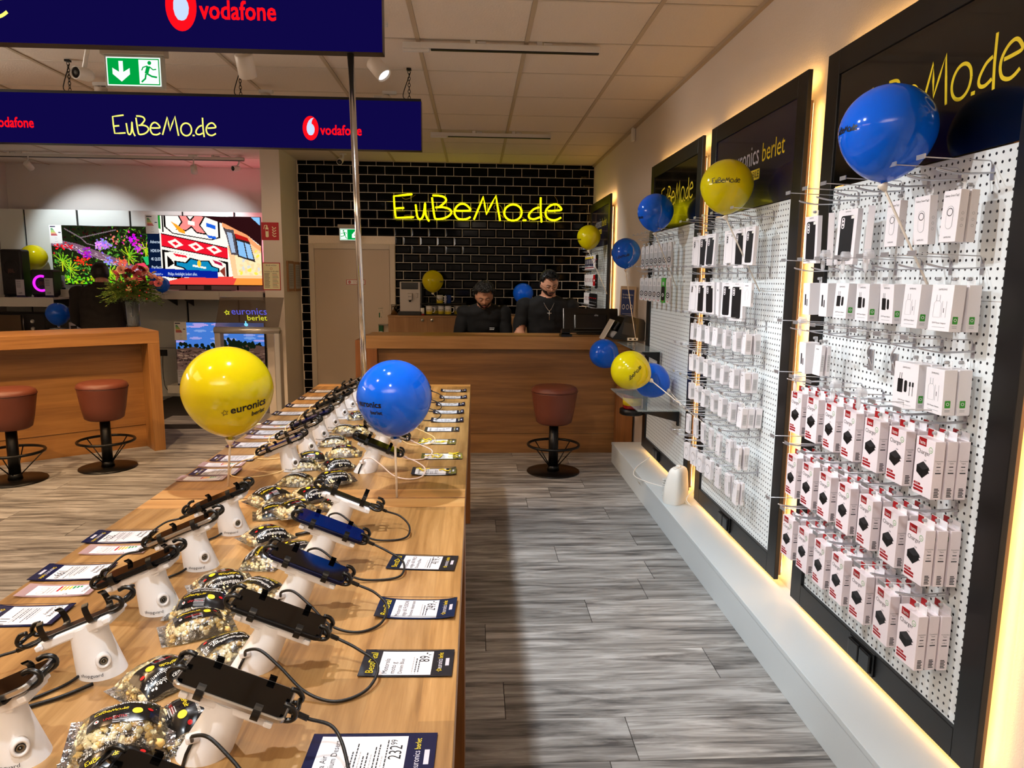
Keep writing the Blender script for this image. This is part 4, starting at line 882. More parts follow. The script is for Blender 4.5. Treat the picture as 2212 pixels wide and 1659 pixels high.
# ---------------------------------------------------------------- price cards
m_film = mat('card_film_navy', (.09, .11, .24), .16, coat=.5, var=.02); m_filmd = mat('card_film_charcoal', (.13, .14, .17), .16, coat=.5, var=.02); m_paper = mat('card_paper', (.92, .92, .95), .25, coat=.4, var=.01); m_pinkfilm = mat('card_film_clear', (.78, .66, .68), .15, coat=.5, alpha=.6)
CMt = [m_film, m_filmd, m_paper, m_blk, m_yel, m_lg, m_sil, m_green, mat('label_amber', (.95, .65, .2), .5), m_red, m_pinkfilm]
def price_card(cx, cy, left, price, lb, best=False, lines=None, brand='euronics', energy=False, yel=0, L=.152, Wd=.088, dark=False, ang=0., curl=.004):
    up = Vector((1, 0, 0)) if left else Vector((-1, 0, 0)); rt = Vector((0, -1, 0)) if left else Vector((0, 1, 0))
    R = Matrix.Rotation(ang, 3, 'Z'); up = R @ up; rt = R @ rt
    z0 = TZ+.0016
    def bend(b): return curl*(abs(b)/(L/2))**3+.0002
    def lay(k): return lambda a, b: Vector((cx, cy, z0))+rt*a+up*b+Vector((0, 0, bend(b)+.00025*k))
    def sub(P, a0, b0, a1, b1, m, s, n=8):
        for q in range(n):
            c = b0+(b1-b0)*q/n; d = b0+(b1-b0)*(q+1)/n; s.quad([P(a0, c), P(a1, c), P(a1, d), P(a0, d)], m)
    s = MB(); base = 10 if energy else 1 if dark else 0
    sub(lay(0), -Wd/2, -L/2, Wd/2, L/2, base, s)
    lo = lay(-4)
    for q in range(8):
        c = -L/2+L*q/8; d = -L/2+L*(q+1)/8; s.quad([lo(-Wd/2, c), lo(-Wd/2, d), lo(Wd/2, d), lo(Wd/2, c)], base)
    for sg in (-1, 1): s.quad([lo(sg*Wd/2, -L/2), lo(sg*Wd/2, L/2), lay(0)(sg*Wd/2, L/2), lay(0)(sg*Wd/2, -L/2)], base)
    o = s.build('energy_label_card' if energy else 'price_card', CMt)
    tag(o, lb, 'energy label' if energy else 'price card', 'energy label cards on the long tables' if energy else 'price cards on the long tables')
    p = MB(); P1, P2, P3 = lay(1), lay(2), lay(3)
    if energy:
        sub(P1, -Wd*.36, -L*.36, Wd*.42, L*.42, 2, p)
        for q, c in enumerate((7, 7, 7, 4, 8, 8, 9)): p.prect(P2, -Wd*.32, L*(.27-.045*q)-.004, -Wd*(.20-.05*q), L*(.27-.045*q), c)
        p.ptext('C', P2, Wd*.25, L*.12, .012, 3); p.ptext('ENERG', P2, -Wd*.3, L*.34, .010, 3); p.pdisc(P2, -Wd*.15, -L*.22, .007, 5, r0=.006); p.pdisc(P2, Wd*.2, -L*.22, .007, 5, r0=.006)
        for q in range(3): p.prect(P2, -Wd*.25, -L*.08-.007*q, Wd*.25, -L*.08-.007*q+.002, 5)
    else:
        top = L*.42 if not best else L*.30
        sub(P1, -Wd*.44, -L*.27, Wd*.44, top, 2, p)
        if best: p.ptext('BestDeal', P2, -Wd*.40, L*.35, .0185, 4, maxw=Wd*.8)
        if lines:
            for q, tx in enumerate(lines): p.ptext(tx, P2, -Wd*.40, top-.016-.0125*q, .0125 if q < 2 else .010, 3, maxw=Wd*.8)
        yy = top-.016-.0125*len(lines or [])-.004
        k = 0
        while yy > -L*.13:
            random.seed(k*7+int(cx*100)); p.pdisc(P2, -Wd*.38, yy, .0008, 3, 6); wl = random.uniform(.35, .7)
            xx = -Wd*.34
            while xx < -Wd*.34+Wd*wl: w1 = random.uniform(.003, .008); p.prect(P2, xx, yy-.0008, xx+w1, yy+.0010, 3 if k % 3 else 5); xx += w1+.0014
            yy -= .0052; k += 1
        random.seed(hash(lb) % 1 + 5)
        if price:
            a, b = (price+'|').split('|')[:2]; wdt = text_geo(a)[2]*.026*.8; xr = Wd*.40-(.016 if b else 0)
            p.ptext(a, P2, xr-wdt, -L*.235, .026, 3, sx=.8)
            if b: p.ptext(b, P2, xr+.001, -L*.235+.008, .014, 3, sx=.85)
        star_print(p, P1, -Wd*.27, -L*.355, .005, .0011, 4); p.ptext('euronics', P1, -Wd*.22, -L*.38, .0135, 6, maxw=Wd*.36); p.ptext('berlet', P1, Wd*.17, -L*.38, .0125, 4, maxw=Wd*.22); p.prect(P1, -Wd*.12, -L*.455, Wd*.16, -L*.415, 6)
    p.build('card_print', CMt, o)
    if yel:   # yellow squiggles laid on the card
        q = MB(); random.seed(int(cy*1000))
        for z in range(yel):
            a, b = random.uniform(-Wd*.3, Wd*.3), random.uniform(-L*.45, L*.25)
            q.tube(catmull([Vector((cx, cy, z0+.0045))+rt*(a+random.uniform(-.02, .02))+up*(b+.012*i) for i in range(4)], 4), random.uniform(.0015, .004), 6, flat=.4)
        tag(q.build('paper_streamer', m_yel), 'yellow paper streamers strewn on '+lb.replace('in the right row of the far table, ', 'of far table, ').replace(' from its near end', ' one'), 'streamer', 'yellow streamers on price cards'); 
    return o
def cpx(x, y): p = at(x, y, 'z', TZ); return p.x, p.y
cards = [((-.145, .905), '232|99', 'price card reading 232 at the lower edge of the picture', False, ['Nubia Air', 'Titanium Desert'], 0), ((-.116, 1.152), '89,-', 'best deal price card nearest the camera, charcoal ends, price 89', True, ['Motorola', 'moto g', 'Denim Blue'], 0),
         ((-.117, 1.356), '249,-', 'best deal price card beside the third right phone, price 249', True, ['Motorola', 'edge 60 FUSION', 'Pantone slipstream'], 0), ((-.122, 1.592), '419,-', 'best deal price card farthest from camera on near table, price 419', True, ['Motorola', 'edge 60 PRO', 'Dazzling Blue'], 0)]
for k, ((x, y), pr, lb, best, ln, yl) in enumerate(cards): price_card(x, y, False, pr, lb, best, ln, dark=k > 0, ang=[-.02, -.03, -.05, -.1][k], curl=[.001, .002, .006, .002][k], L=.18 if k == 0 else .158, Wd=.11 if k == 0 else .085)
for k, (x, y, pr, yl) in enumerate(((937.6, 1020.5, '', 3), (954.5, 986.8, '', 6), (944.4, 955.5, '79,-', 5), (955, 928.5, '79,-', 0), (966, 909, '799', 0), (969, 891, '599', 0), (973, 874.5, '399', 0), (979, 859, '299', 0), (980, 845, '79', 0))):
    cx, cy = cpx(x, y); price_card(cx, cy, False, pr, f'price card in the right row of the far table, {ordn(k)} from its near end', False, ['Smartphone', '128 GB'][:1], yel=yl, ang=random.uniform(-.05, .05), curl=random.choice([.002, .006]))
for k, (x, y, pr, lb) in enumerate(((262, 1161, '252|74', 'price card farthest back on the left edge of near table'), (160, 1238, '199|99', 'price card in the middle of the near table left edge'), (52, 1332, '111', 'price card reading 111 at the left picture edge'))):
    cx, cy = cpx(x, y); price_card(cx, cy, True, pr, lb, False, ['Samsung', 'Galaxy'], ang=.02)
for k, (x, y, pr) in enumerate(((467, 1021, '239'), (507, 991, '349'), (537, 962, '499'), (577, 935, '699'), (607, 914, ''), (625, 894, ''), (651, 877, ''), (676, 861, ''), (697, 846, ''))):
    cx, cy = cpx(x, y); price_card(cx, cy, True, pr, f'price card in the left row of the far table, {ordn(k)} from its near end', ang=.02)
for k, (x, y, lb) in enumerate(((252, 1189, 'energy label card at the farthest left price card of near table'), (128, 1277, 'energy label card at the middle left price card of near table'), (436, 1035, 'energy label card at near left end of the far table'), (480, 1005, 'second energy label card from the near end of far table'), (572, 945, 'third energy label card from the near end of far table'), (593, 923, 'farthest energy label card on the left table edge'))):
    cx, cy = cpx(x, y); price_card(cx, cy, True, '', lb, energy=True, L=.15, Wd=.06, ang=.02)
# ---------------------------------------------------------------- popcorn bags
def film_mat():
    m = bpy.data.materials.new('crinkled_clear_film'); m.use_nodes = True; nt = m.node_tree; N = nt.nodes; L = nt.links; N.clear()
    o = N.new('ShaderNodeOutputMaterial'); mx = N.new('ShaderNodeMixShader'); tr = N.new('ShaderNodeBsdfTransparent'); gl = N.new('ShaderNodeBsdfGlossy'); gl.inputs['Roughness'].default_value = .12; gl.inputs['Color'].default_value = (.9, .9, .9, 1)
    tr.inputs[0].default_value = (.95, .94, .93, 1); fz = N.new('ShaderNodeFresnel'); fz.inputs[0].default_value = 1.5; ad = N.new('ShaderNodeMath'); ad.operation = 'ADD'; ad.inputs[1].default_value = .07
    tc = N.new('ShaderNodeTexCoord'); nz = N.new('ShaderNodeTexNoise'); nz.inputs['Scale'].default_value = 90; nz.inputs['Detail'].default_value = 3; bp = N.new('ShaderNodeBump'); bp.inputs['Strength'].default_value = 1.; bp.inputs['Distance'].default_value = .004
    L.new(tc.outputs['Object'], nz.inputs['Vector']); L.new(nz.outputs['Fac'], bp.inputs['Height']); L.new(bp.outputs[0], gl.inputs['Normal']); L.new(bp.outputs[0], fz.inputs['Normal'])
    L.new(fz.outputs[0], ad.inputs[0]); L.new(ad.outputs[0], mx.inputs[0]); L.new(tr.outputs[0], mx.inputs[1]); L.new(gl.outputs[0], mx.inputs[2]); L.new(mx.outputs[0], o.inputs[0]); MATS['film'] = m; return m
m_bagfilm = film_mat(); m_corn = mat('popcorn', (.92, .87, .70), .7, var=.16, bscale=70, bump=.4, sss=.05); m_corny = mat('popcorn_caramel', (.88, .74, .44), .6, var=.15, bscale=80)
m_lbl = mat('bag_label_black', (.035, .03, .035), .25, coat=.4)
def bag_mesh(seed):
    rnd = random.Random(seed); LX, LY, H = .069, .050, .036
    def hgt(u, v): 
        a = max(0, 1-abs(u/.80)**2.4); b = max(0, 1-abs(v)**2.2)
        return H*(a**.6)*(b**.55)
    def top(u, v, k=0.):
        wr = noise.noise(Vector((u*3+seed, v*3, 1)))*.003+noise.noise(Vector((u*9+seed, v*9, 3)))*.0016*(1 if abs(u) > .6 else .4)
        pin = 1-.10*abs(u)**2*(1 if abs(u) < .85 else .8)
        return Vector((u*LX, v*LY*pin, max(.0015, hgt(u, v)*.96+wr+.002)+k))
    n1, n2 = 26, 14; s = MB(); vs = [top(-1+2*i/n1, -1+2*j/n2) for i in range(n1+1) for j in range(n2+1)]; W = n2+1
    s.add(vs, [(i*W+j, (i+1)*W+j, (i+1)*W+j+1, i*W+j+1) for i in range(n1) for j in range(n2)], 0, True)
    vb = [Vector((v.x, v.y, .0006+.002*abs(v.x/LX)**4)) for v in vs]; s.add(vb, [(i*W+j+1, (i+1)*W+j+1, (i+1)*W+j, i*W+j) for i in range(n1) for j in range(n2)], 0, True)
    film = s.mesh('film', [m_bagfilm])
    # label band: covers v from -1 to .35 over the middle
    k0 = rnd.uniform(-.55, -.35); u0, u1 = -.60, .68; v0, v1 = [(-.97, .38), (-.40, .95), (-.8, .60), (-.2, .97)][seed]
    p = MB(); m1, m2 = 18, 12
    vs = [top(u0+(u1-u0)*i/m1, v0+(v1-v0)*j/m2, .0007) for i in range(m1+1) for j in range(m2+1)]; W = m2+1
    p.add(vs, [(i*W+j, (i+1)*W+j, (i+1)*W+j+1, i*W+j+1) for i in range(m1) for j in range(m2)], 0, True)
    def P(a, b, k=.0013): return top(a/LX, b/LY, k)
    vm = (v0+v1)/2*LY; hh = (v1-v0)*LY
    p.ptext('Mobilfunkangebote,', P, -.036, vm+hh*.28, .0095, 1, maxw=.066); p.ptext('die dich umhauen!', P, -.036, vm+hh*.10, .0095, 1, maxw=.066)
    shop_print(p, lambda a, b: P(a, b), -.034, vm-hh*.12, .042, .0009, 2, 1.2)
    p.pdisc(lambda a, b: P(a, b, .0014), .020, vm-hh*.20, .0068, 2, 14); p.ptext('UNICENTER', P, -.022, vm-hh*.38, .0068, 3, maxw=.03); p.pdisc(P, -.030, vm-hh*.34, .003, 1, 10); p.pdisc(lambda a, b: P(a, b, .0017), -.030, vm-hh*.34, .0015, 3, 8); p.pdisc(P, .036, vm-hh*.1, .0036, 3, 12)
    for q in range(16): p.pdisc(P, rnd.uniform(.02, .042), vm+rnd.uniform(.1, .4)*hh, rnd.uniform(.0008, .002), 1, 6)
    for q in range(5): p.prect(P, -.01, vm-hh*.3-.003*q, .01, vm-hh*.3-.003*q+.0012, 5)
    lab = p.mesh('bag_label', [m_lbl, m_wht, m_yel, m_red, m_lbl, m_lg])
    c = MB(); bmi = bmesh.new(); bmesh.ops.create_icosphere(bmi, subdivisions=2, radius=1); iv = [v.co.copy() for v in bmi.verts]; iff = [tuple(v.index for v in f.verts) for f in bmi.faces]; bmi.free()
    cnt_ = 0
    while cnt_ < 190:
        u, v = rnd.uniform(-.76, .76), rnd.uniform(-.84, .84); h = hgt(u, v)
        if h < .008: continue
        z = h-.0062 if cnt_ < 165 else rnd.uniform(.006, h-.006); r = rnd.uniform(.0044, .0070)
        of = Vector((rnd.uniform(0, 99), 0, 0)); sc = Vector((rnd.uniform(.8, 1.2), rnd.uniform(.8, 1.2), rnd.uniform(.7, 1)))
        ctr = Vector((u*LX, v*LY, max(.006, z)))
        c.add([ctr+Vector((q.x*sc.x, q.y*sc.y, q.z*sc.z))*r*(.72+.75*abs(noise.noise(q*1.35+of))+.2*noise.noise(q*3.5+of)) for q in iv], iff, 1 if rnd.random() < .22 else 0, True); cnt_ += 1
    return film, lab, c.mesh('popcorn', [m_corn, m_corny])
BAGS = [bag_mesh(k) for k in range(4)]
def bag(k, px_, py_, rz, z=0., tx=0., ty=0., mesh=None, sc=1.):
    p = at(px_, py_, 'z', TZ+.02+z); film, lab, corn = BAGS[(k if mesh is None else mesh) % 4]
    t = thing('popcorn_bag', BAGL[k], 'popcorn bag', (p.x, p.y, TZ+.001+z), rot=(tx, ty, rz), group='popcorn bags on the long tables'); t.scale = (sc, sc, sc)
    link('film', film, t); link('bag_label', lab, t); c = link('popcorn', corn, t); c['kind'] = 'stuff'
BG = [(245,1632,.5,0), (262,1562,.35,.022), (418,1538,-1.0,0), (345,1450,-2.2,0), (492,1392,-2.5,0), (425,1340,.5,0), (440,1296,.1,0), (478,1250,-2.6,.0), (556,1268,2.75,.012), (573,1196,1.5,0), (640,1186,-2.5,0), (575,1148,-2.4,.01),
      (597,1098,.3,0), (640,1092,.7,.020), (582,1065,.9,.012), (672,1062,-2.3,.005), (640,1032,3.0,0), (720,1028,-2.7,.010), (655,1000,-2.9,.0), (727,1000,-2.6,.006), (672,982,.35,0), (742,972,.1,.0), (722,950,-3.0,.0), (770,928,.2,.0), (745,925,3.1,.018), (775,895,-2.7,0), (735,1080,-2.4,0)]
BAGL = [f'clear popcorn bag, black label, {nm}' for nm in ['lowest left one behind the nearest phone', 'stacked on the lowest left bag', 'under the left end of the silver phone', 'full of pale popcorn left of the silver phone', 'label facing up below the second right phone', 'beside the third left stand, label with yellow dot', 'mostly popcorn showing beside the third left stand',
   'long one lying beside the fourth left stand', 'tucked behind the third right phone', 'shiny one with label upright in table middle', 'behind the shiny bag under the fourth phone', 'leaning on the shiny bag', 'lower left of the heap before the table joint', 'on top of the heap before the table joint', 'left back of the heap at the table joint',
   'right of the heap under the empty clamp', 'first beyond the table joint at left', 'first beyond the table joint with folded label', 'second beyond the table joint at left', 'second beyond the table joint at right', 'beside the nearest far table left stand', 'label up, left of the blue balloon stick', 'behind the label up bag', 'right end of the pile left of blue balloon', 'yellowish on top of pile left of blue balloon', 'farthest, half hidden by the blue balloon', 'under the empty clamp at the joint']]
for k, (x, y, r, z) in enumerate(BG): bag(k, x, y, r, z, random.uniform(-.08, .08) if z else 0, random.uniform(-.08, .08) if z else 0, sc=random.uniform(.90, 1.0))
# small pen between the bags
p = at(668, 1149, 'z', TZ+.006); s = MB(); s.tube([p+Vector((-.03, -.02, 0)), p+Vector((.03, .02, 0))], .0045, 8); tag(s.build('pen', m_blkp), 'short black pen lying between popcorn bags on the near table', 'pen')
# ---------------------------------------------------------------- balloons
m_by = mat('yellow_balloon_rubber', (.82, .76, .03), .10, spec=.5, sss=.25, bump=.01, bscale=5); m_bb = mat('blue_balloon_rubber', (.03, .37, .86), .10, spec=.5, sss=.2, bump=.01, bscale=5); m_stick = mat('balloon_stick', (.90, .86, .80), .35, bump=.02)
def balloon(color, C, R, label, base=None, txt=None, tdir=None, tel=0., knot=(0, 0, -1), tsize=.4, tilt=0.):
    C = Vector(C); down = Vector(knot).normalized(); q = (-down).to_track_quat('Z', 'Y').to_matrix()
    prof = []
    def rz_(t): 
        r = R*math.sin(t); z = R*math.cos(t)
        if t > PI/2: k = (t-PI/2)/(PI/2); z *= 1+.09*k*k; r *= 1-.035*math.sin(k*PI)
        return r, z
    for i in range(29): r, z = rz_(PI*i/28*.985); prof.append((max(r, .0) if i else 0, z))
    prof += [(R*.05, -R*1.10), (R*.035, -R*1.13), (R*.075, -R*1.17), (R*.07, -R*1.18), (0, -R*1.17)]
    s = MB(); s.lathe(prof, 40, 0, (0, 0, 0)); s.v = [q @ v for v in s.v]
    # outward normals
    s.f = [f[::-1] for f in s.f]
    o = s.build('balloon', m_by if color == 'y' else m_bb, None, C); tag(o, label, 'balloon', 'yellow and blue balloons')
    if base is not None:
        b = Vector(base)-C; e = q @ Vector((0, 0, -R*1.15)); s = MB(); s.tube([b, e+(b-e).normalized()*.012, e], .0035 if R > .1 else .003, 8); s.lathe([(.004, -.02), (.013, -.004), (.015, .004), (.008, 0)], 12, 0, e, (e-b)); s.build('balloon_stick', m_stick, o)
    if txt:
        vdir = (tdir if tdir is not None else Vector((0, 0, CH))-C); az = math.atan2(vdir.y, vdir.x)
        def P(a, b):   # a right, b up in metres along surface as seen from outside
            ct, st = math.cos(tilt), math.sin(tilt); a, b = a*ct-b*st, a*st+b*ct
            el = tel+b/R; th = az+a/(R*max(.3, math.cos(el))); t = PI/2-el; r, z = rz_(t)
            return Vector((r*math.cos(th), r*math.sin(th), z))*1.004
        p = MB(); W = R*tsize*2
        if txt == 'shop': shop_print(p, P, -W/2, 0, W, R*.026, 0, 1.3)
        else:
            star_print(p, P, -W*.56, R*.05, R*.075, R*.014, 0); w_ = text_geo('euronics')[2]; p.ptext('euronics', P, -W*.44, 0, W*.92/w_, 0, bold=R*.006); p.ptext('berlet', P, W*.06, -R*.19, W*.42/text_geo('berlet')[2], 0, bold=R*.004)
        p.build('balloon_print', m_blk, o)
    return o
def V3(x, y, z): return Vector((x, y, z))
c = at(492, 843, 'y', 2.2); bs = at(488, 1055, 'z', TZ)
o = balloon('y', c, .135, 'large yellow balloon on white stick at the left edge of the long table', (bs.x, bs.y+.02, TZ), 'eur', V3(1.05, -1, 0), -.33, tsize=.47, tilt=.16)
c = at(852, 858, 'y', 2.1)
o = balloon('b', c, .1115, 'large blue balloon on white stick in the middle of the long table', (at(857, 1075, 'z', TZ).x, 2.1, TZ), 'eur', V3(-.75, -1, 0), -.12, tsize=.42, tilt=.0)
def bx(px_, py_, X, R): return at(px_, py_, 'x', X)
c = bx(1917, 285, 1.19, .14); balloon('b', c, .131, 'largest blue balloon before the black header of the nearest display frame', (1.34, c.y-.13, 1.42), 'shop', V3(-.9, -.05, 0), -.05, tsize=.36)
c = bx(1570, 402, 1.19, .12); balloon('y', c, .123, 'yellow balloon before the navy header of the second display frame', (1.34, c.y-.1, 1.50), 'shop', V3(-.40, -1, 0), .0, tsize=.52)
c = bx(1416, 458, 1.19, .12); balloon('b', c, .119, 'blue balloon before the header of the third display frame', (1.34, c.y-.05, 1.5), 'shop', V3(-1, -.1, 0), -.4, tsize=.4)
c = bx(1272, 512, 1.17, .12); balloon('y', c, .122, 'yellow balloon at the far corner display frame', (1.34, c.y-.2, 1.4), 'shop', V3(-.95, -.3, 0), -.3, tsize=.35)
c = bx(1352, 546, 1.22, .12); balloon('b', c, .118, 'blue balloon against the white wall above the blue easel card', (1.33, c.y+.02, 1.06), 'shop', V3(-.45, -1, 0), -.35, tsize=.5, tilt=.25)
c = bx(1305, 764, 1.06, .12); balloon('b', c, .121, 'blue balloon below the upper glass shelf in front of the counter', (1.30, c.y-.4, .95), knot=(.6, -.5, -.7))
c = bx(1362, 800, 1.00, .13); balloon('y', c, .127, 'yellow balloon with script resting by the lower glass shelf', (1.34, c.y-.45, .72), 'shop', V3(.05, -1, 0), -.1, knot=(.85, -.3, -.4), tsize=.5, tilt=.85)
c = bx(1408, 822, 1.21, .12); balloon('b', c, .121, 'blue balloon behind the scripted yellow one on lower glass shelf', (1.34, c.y-.4, .73), knot=(.7, -.6, -.4))
c = at(935, 607, 'y', 8.2); balloon('y', c, .122, 'yellow balloon above the coffee machine mugs', (c.x+.06, 8.38, 1.28), 'shop', V3(.9, -.5, 0), -.1, tsize=.3)
c = at(1130, 634, 'y', 8.3); balloon('b', c, .120, 'blue balloon behind the taller employee before black tiles', (c.x+.02, 8.35, at(838, 681, 'y', 8.28).z+.003))
c = at(73, 556, 'y', 9.0); balloon('y', c, .150, 'yellow balloon on top of the smaller loudspeaker', (c.x+.02, 9.0, 1.25), 'shop', V3(-.5, -.8, 0), -.45, tsize=.4)
c = at(125, 678, 'y', 8.12); balloon('b', c, .122, 'blue balloon in shadow under the television shelf', (c.x+.02, 8.32, .76))
c = at(350, 615, 'y', 8.45); balloon('b', c, .085, 'blue balloon half hidden behind the flower bouquet', (c.x, 8.62, 1.33))
# ================================================================ reception counter
m_oakh = wood('oak_front', (.56, .40, .22), (.37, .245, .12), 'x', 0, .42, .8, c3=(.47, .325, .17)); m_oakt = wood('oak_counter_top', (.68, .51, .31), (.52, .37, .20), 'x', 0, .38, .9)
t = thing('reception_counter', 'long oak reception counter with slab legs in front of the black tiles', 'counter', (0, 0, 0))
CYF, CT = 6.11, 1.05
s = MB(); s.b2((-.945, CYF, CT-.11), (1.395, CYF+.42, CT), 0, .002); s.build('countertop', m_oakt, t)
s = MB(); s.b2((-.945, CYF, 0), (-.845, CYF+.42, CT-.111), 0, .002); s.build('leg', m_oakv, t); s = MB(); s.b2((1.245, CYF, 0), (1.395, CYF+.42, CT-.111), 0, .002); s.build('leg', m_oakv, t)
zs_ = at(1150, 937, 'y', CYF+.07).z
s = MB(); s.b2((-.845, CYF+.07, zs_+.003), (1.245, CYF+.09, CT-.111)); s.build('front_panel', m_oakh, t); s = MB(); s.b2((-.845, CYF+.075, 0), (1.245, CYF+.095, zs_-.001)); s.build('front_panel', m_oakh, t)
s = MB(); s.b2((-.86, CYF+.42, .76), (1.39, CYF+.82, .80), 0, .002); s.build('desk_shelf', m_oakt, t)
s = MB(); s.b2((-1.05, CYF+.12, 0), (-.955, CYF+.82, 1.0), 0, .002); s.build('side_panel', m_oakv, t)
# cabinet against the tiles
m_oakc = wood('cabinet_oak', (.66, .49, .30), (.53, .37, .21), 'z', 0, .5, 1.1)
CB = 8.28; ct = at(838, 681, 'y', CB); cx0 = ct.x; cz = ct.z; seam = at(923, 700, 'y', CB).x; dw = seam-cx0
t = thing('sideboard', 'oak sideboard with round knobs under the coffee machine', 'cabinet', (0, 0, 0))
s = MB(); s.b2((cx0, CB+.02, .0), (1.33, YB-.012, cz-.02)); s.build('carcass', m_oakc, t); s = MB(); s.b2((cx0-.005, CB-.005, cz-.02), (1.335, YB-.012, cz), 0, .002); s.build('worktop', m_oakt, t)
k = 0; x = cx0
while x < 1.3:
    x1 = min(x+dw, 1.33); s = MB(); s.b2((x+.002, CB, .08), (x1-.002, CB+.019, cz-.022), 0, .001); dd = s.build('door', m_oakc, t)
    kx = x1-.055 if k % 2 == 0 else x+.055; s = MB(); s.lathe([(0, 0), (.010, .0), (.007, .012), (.019, .020), (.021, .028), (.015, .034), (0, .036)], 14, 0, (kx, CB, at(913, 691, 'y', CB).z), (0, -1, 0)); s.build('knob', mat('knob_nickel', (.80, .78, .74), .25, .9, bump=.02), dd)
    x = x1; k += 1
# coffee machine
def P8(x, y, Y=8.36): return at(x, y, 'y', Y)
a = P8(863, 608); b = P8(909, 679); m_sv = mat('machine_silver', (.66, .63, .60), .35, .4, var=.03); W = b.x-a.x; H = a.z-cz
t = thing('coffee_machine', 'silver and black coffee machine on the sideboard beside the door', 'coffee machine', ((a.x+b.x)/2, 8.36, cz))
s = MB(); s.b2((-W/2, .0, .04), (W/2, .30, H), 0, .008); s.build('body', m_sv, t); s = MB(); s.b2((-W/2-.012, -.09, 0), (W/2+.012, .30, .045), 0, .006); s.b2((W/2-.001, .02, .04), (W/2+.015, .30, H-.01), 0, .004); s.build('drip_tray', m_blkp, t)
s = MB(); s.b2((-W*.42, -.008, H*.77), (W*.38, .002, H*.97), 0, .003); s.build('display', m_scr, t)
s = MB(); s.b2((-W*.10, -.06, H*.45), (W*.12, .004, H*.66), 0, .006); s.b2((W*.28, -.02, H*.52), (W*.36, .002, H*.66), 0, .004); s.cyl((0, -.04, H*.46), (0, -.04, H*.40), .012, m=1); s.build('spout', [m_sv, m_blkp], t)
s = MB(); s.ptext('WMF', plane((0, -.061, 0), (1, 0, 0), (0, 0, 1))(1), .0, H*.54, .016, 0, 'c'); s.build('logo_print', m_blk, t)
# mugs, tray and small things on the sideboard
def mug_mats():
    m, nt, bb = newmat('mug_glaze'); N = nt.nodes; L = nt.links; tc = N.new('ShaderNodeTexCoord'); sp = N.new('ShaderNodeSeparateXYZ'); cr = N.new('ShaderNodeValToRGB'); L.new(tc.outputs['Object'], sp.inputs[0])
    mr = N.new('ShaderNodeMapRange'); mr.inputs['From Max'].default_value = .1; L.new(sp.outputs['Z'], mr.inputs['Value']); L.new(mr.outputs[0], cr.inputs[0]); e = cr.color_ramp.elements; e[0].position = .25; e[0].color = (*lin((.82, .74, .18)), 1); e[1].position = .55; e[1].color = (*lin((.85, .84, .82)), 1)
    L.new(cr.outputs[0], bb.inputs['Base Color']); bb.inputs['Roughness'].default_value = .25; return m
m_mug = mug_mats(); MUGM = None
def mug(c, lb, hdir=1, mt=None):
    s = MB(); s.lathe([(0, .0), (.036, .0), (.039, .004), (.039, .094), (.0365, .096), (.035, .092), (.035, .008), (0, .007)], 20)
    o = s.build('mug', mt or m_mug, None, c); tag(o, lb, 'mug', 'mugs on the sideboard'); s = MB(); s.tube(catmull([(.036*hdir, 0, .078), (.062*hdir, 0, .076), (.068*hdir, 0, .05), (.058*hdir, 0, .024), (.036*hdir, 0, .02)], 4), .005, 7); s.build('mug_handle', m_wht, o)
    if not mt:
        s = MB(); shop_print(s, lambda u, v: Vector((.0395*math.sin(u/.0395), -.0395*math.cos(u/.0395), v)), -.028, .047, .056, .0015, 0, 1.2); s.build('mug_print', m_blk, o)
a = P8(905, 681, 8.40); b = P8(1003, 660, 8.42)
s = MB(); s.b2((a.x+.02, 8.34, cz+.001), (b.x, 8.62, cz+.012), 0, .004); tag(s.build('tray', m_blkp), 'black tray carrying the row of yellow and white mugs', 'tray')
s = MB(); zz = cz+.128; s.b2((a.x+.02, 8.34, zz), (b.x+.02, 8.64, zz+.010), 0, .004)
for x in (a.x+.03, b.x-.0): s.b2((x, 8.60, cz+.012), (x+.012, 8.62, zz), 0)
for x in (a.x+.03, b.x-.0): s.b2((x, 8.345, cz+.012), (x+.006, 8.351, zz), 0)
tag(s.build('cup_rack', m_blkp), 'black upper rack above the row of mugs', 'rack')
for k, (px_, yy) in enumerate(((927, 8.37), (940, 8.52), (953, 8.44), (968, 8.385), (988, 8.46))):
    mug((P8(px_, 670, yy).x, yy, cz+.0125), f'yellow and white mug on the lower tray, {ordn(k)} from the left', 1)
mug((P8(950, 650, 8.42).x, 8.42, zz+.0105), 'yellow and white mug standing alone on the upper rack', 1)
mug((P8(968, 650, 8.50).x, 8.50, zz+.0105), 'blue mug on the upper rack', 1, mat('blue_mug_glaze', (.08, .22, .55), .25, bump=.02))
p = P8(962, 646, 8.40); s = MB(); s.lathe([(0, 0), (.012, 0), (.014, .03), (.02, .05), (.012, .062), (.018, .08), (.0, .095)], 12); tag(s.build('figurine', m_sil, None, (p.x, 8.40, zz+.0105)), 'small pale figurine in front of the blue mug', 'figurine')
p = P8(913, 675, 8.34); s = MB(); s.lathe([(0, 0), (.022, 0), (.022, .018)], 14, 1); s.lathe([(.022, .018), (.022, .085), (0, .086)], 14, 0); tag(s.build('sugar_can', [m_wht, m_red], None, (p.x, 8.32, cz+.001)), 'small white can with red base beside the coffee machine', 'can')
p = P8(851, 676, 8.42); s = MB(); s.lathe([(0, 0), (.036, 0), (.034, .10), (.038, .118), (.035, .116), (.032, .01), (0, .008)], 18); s.tube(catmull([(.035, 0, .10), (.07, .02, .11), (.08, .02, .08), (.04, .0, .05)], 4), .004, 6); tag(s.build('milk_jug', mat('jug_steel', (.75, .73, .70), .15, 1., bump=.02), None, (p.x, 8.42, cz+.001)), 'polished steel milk jug left of the coffee machine', 'jug')
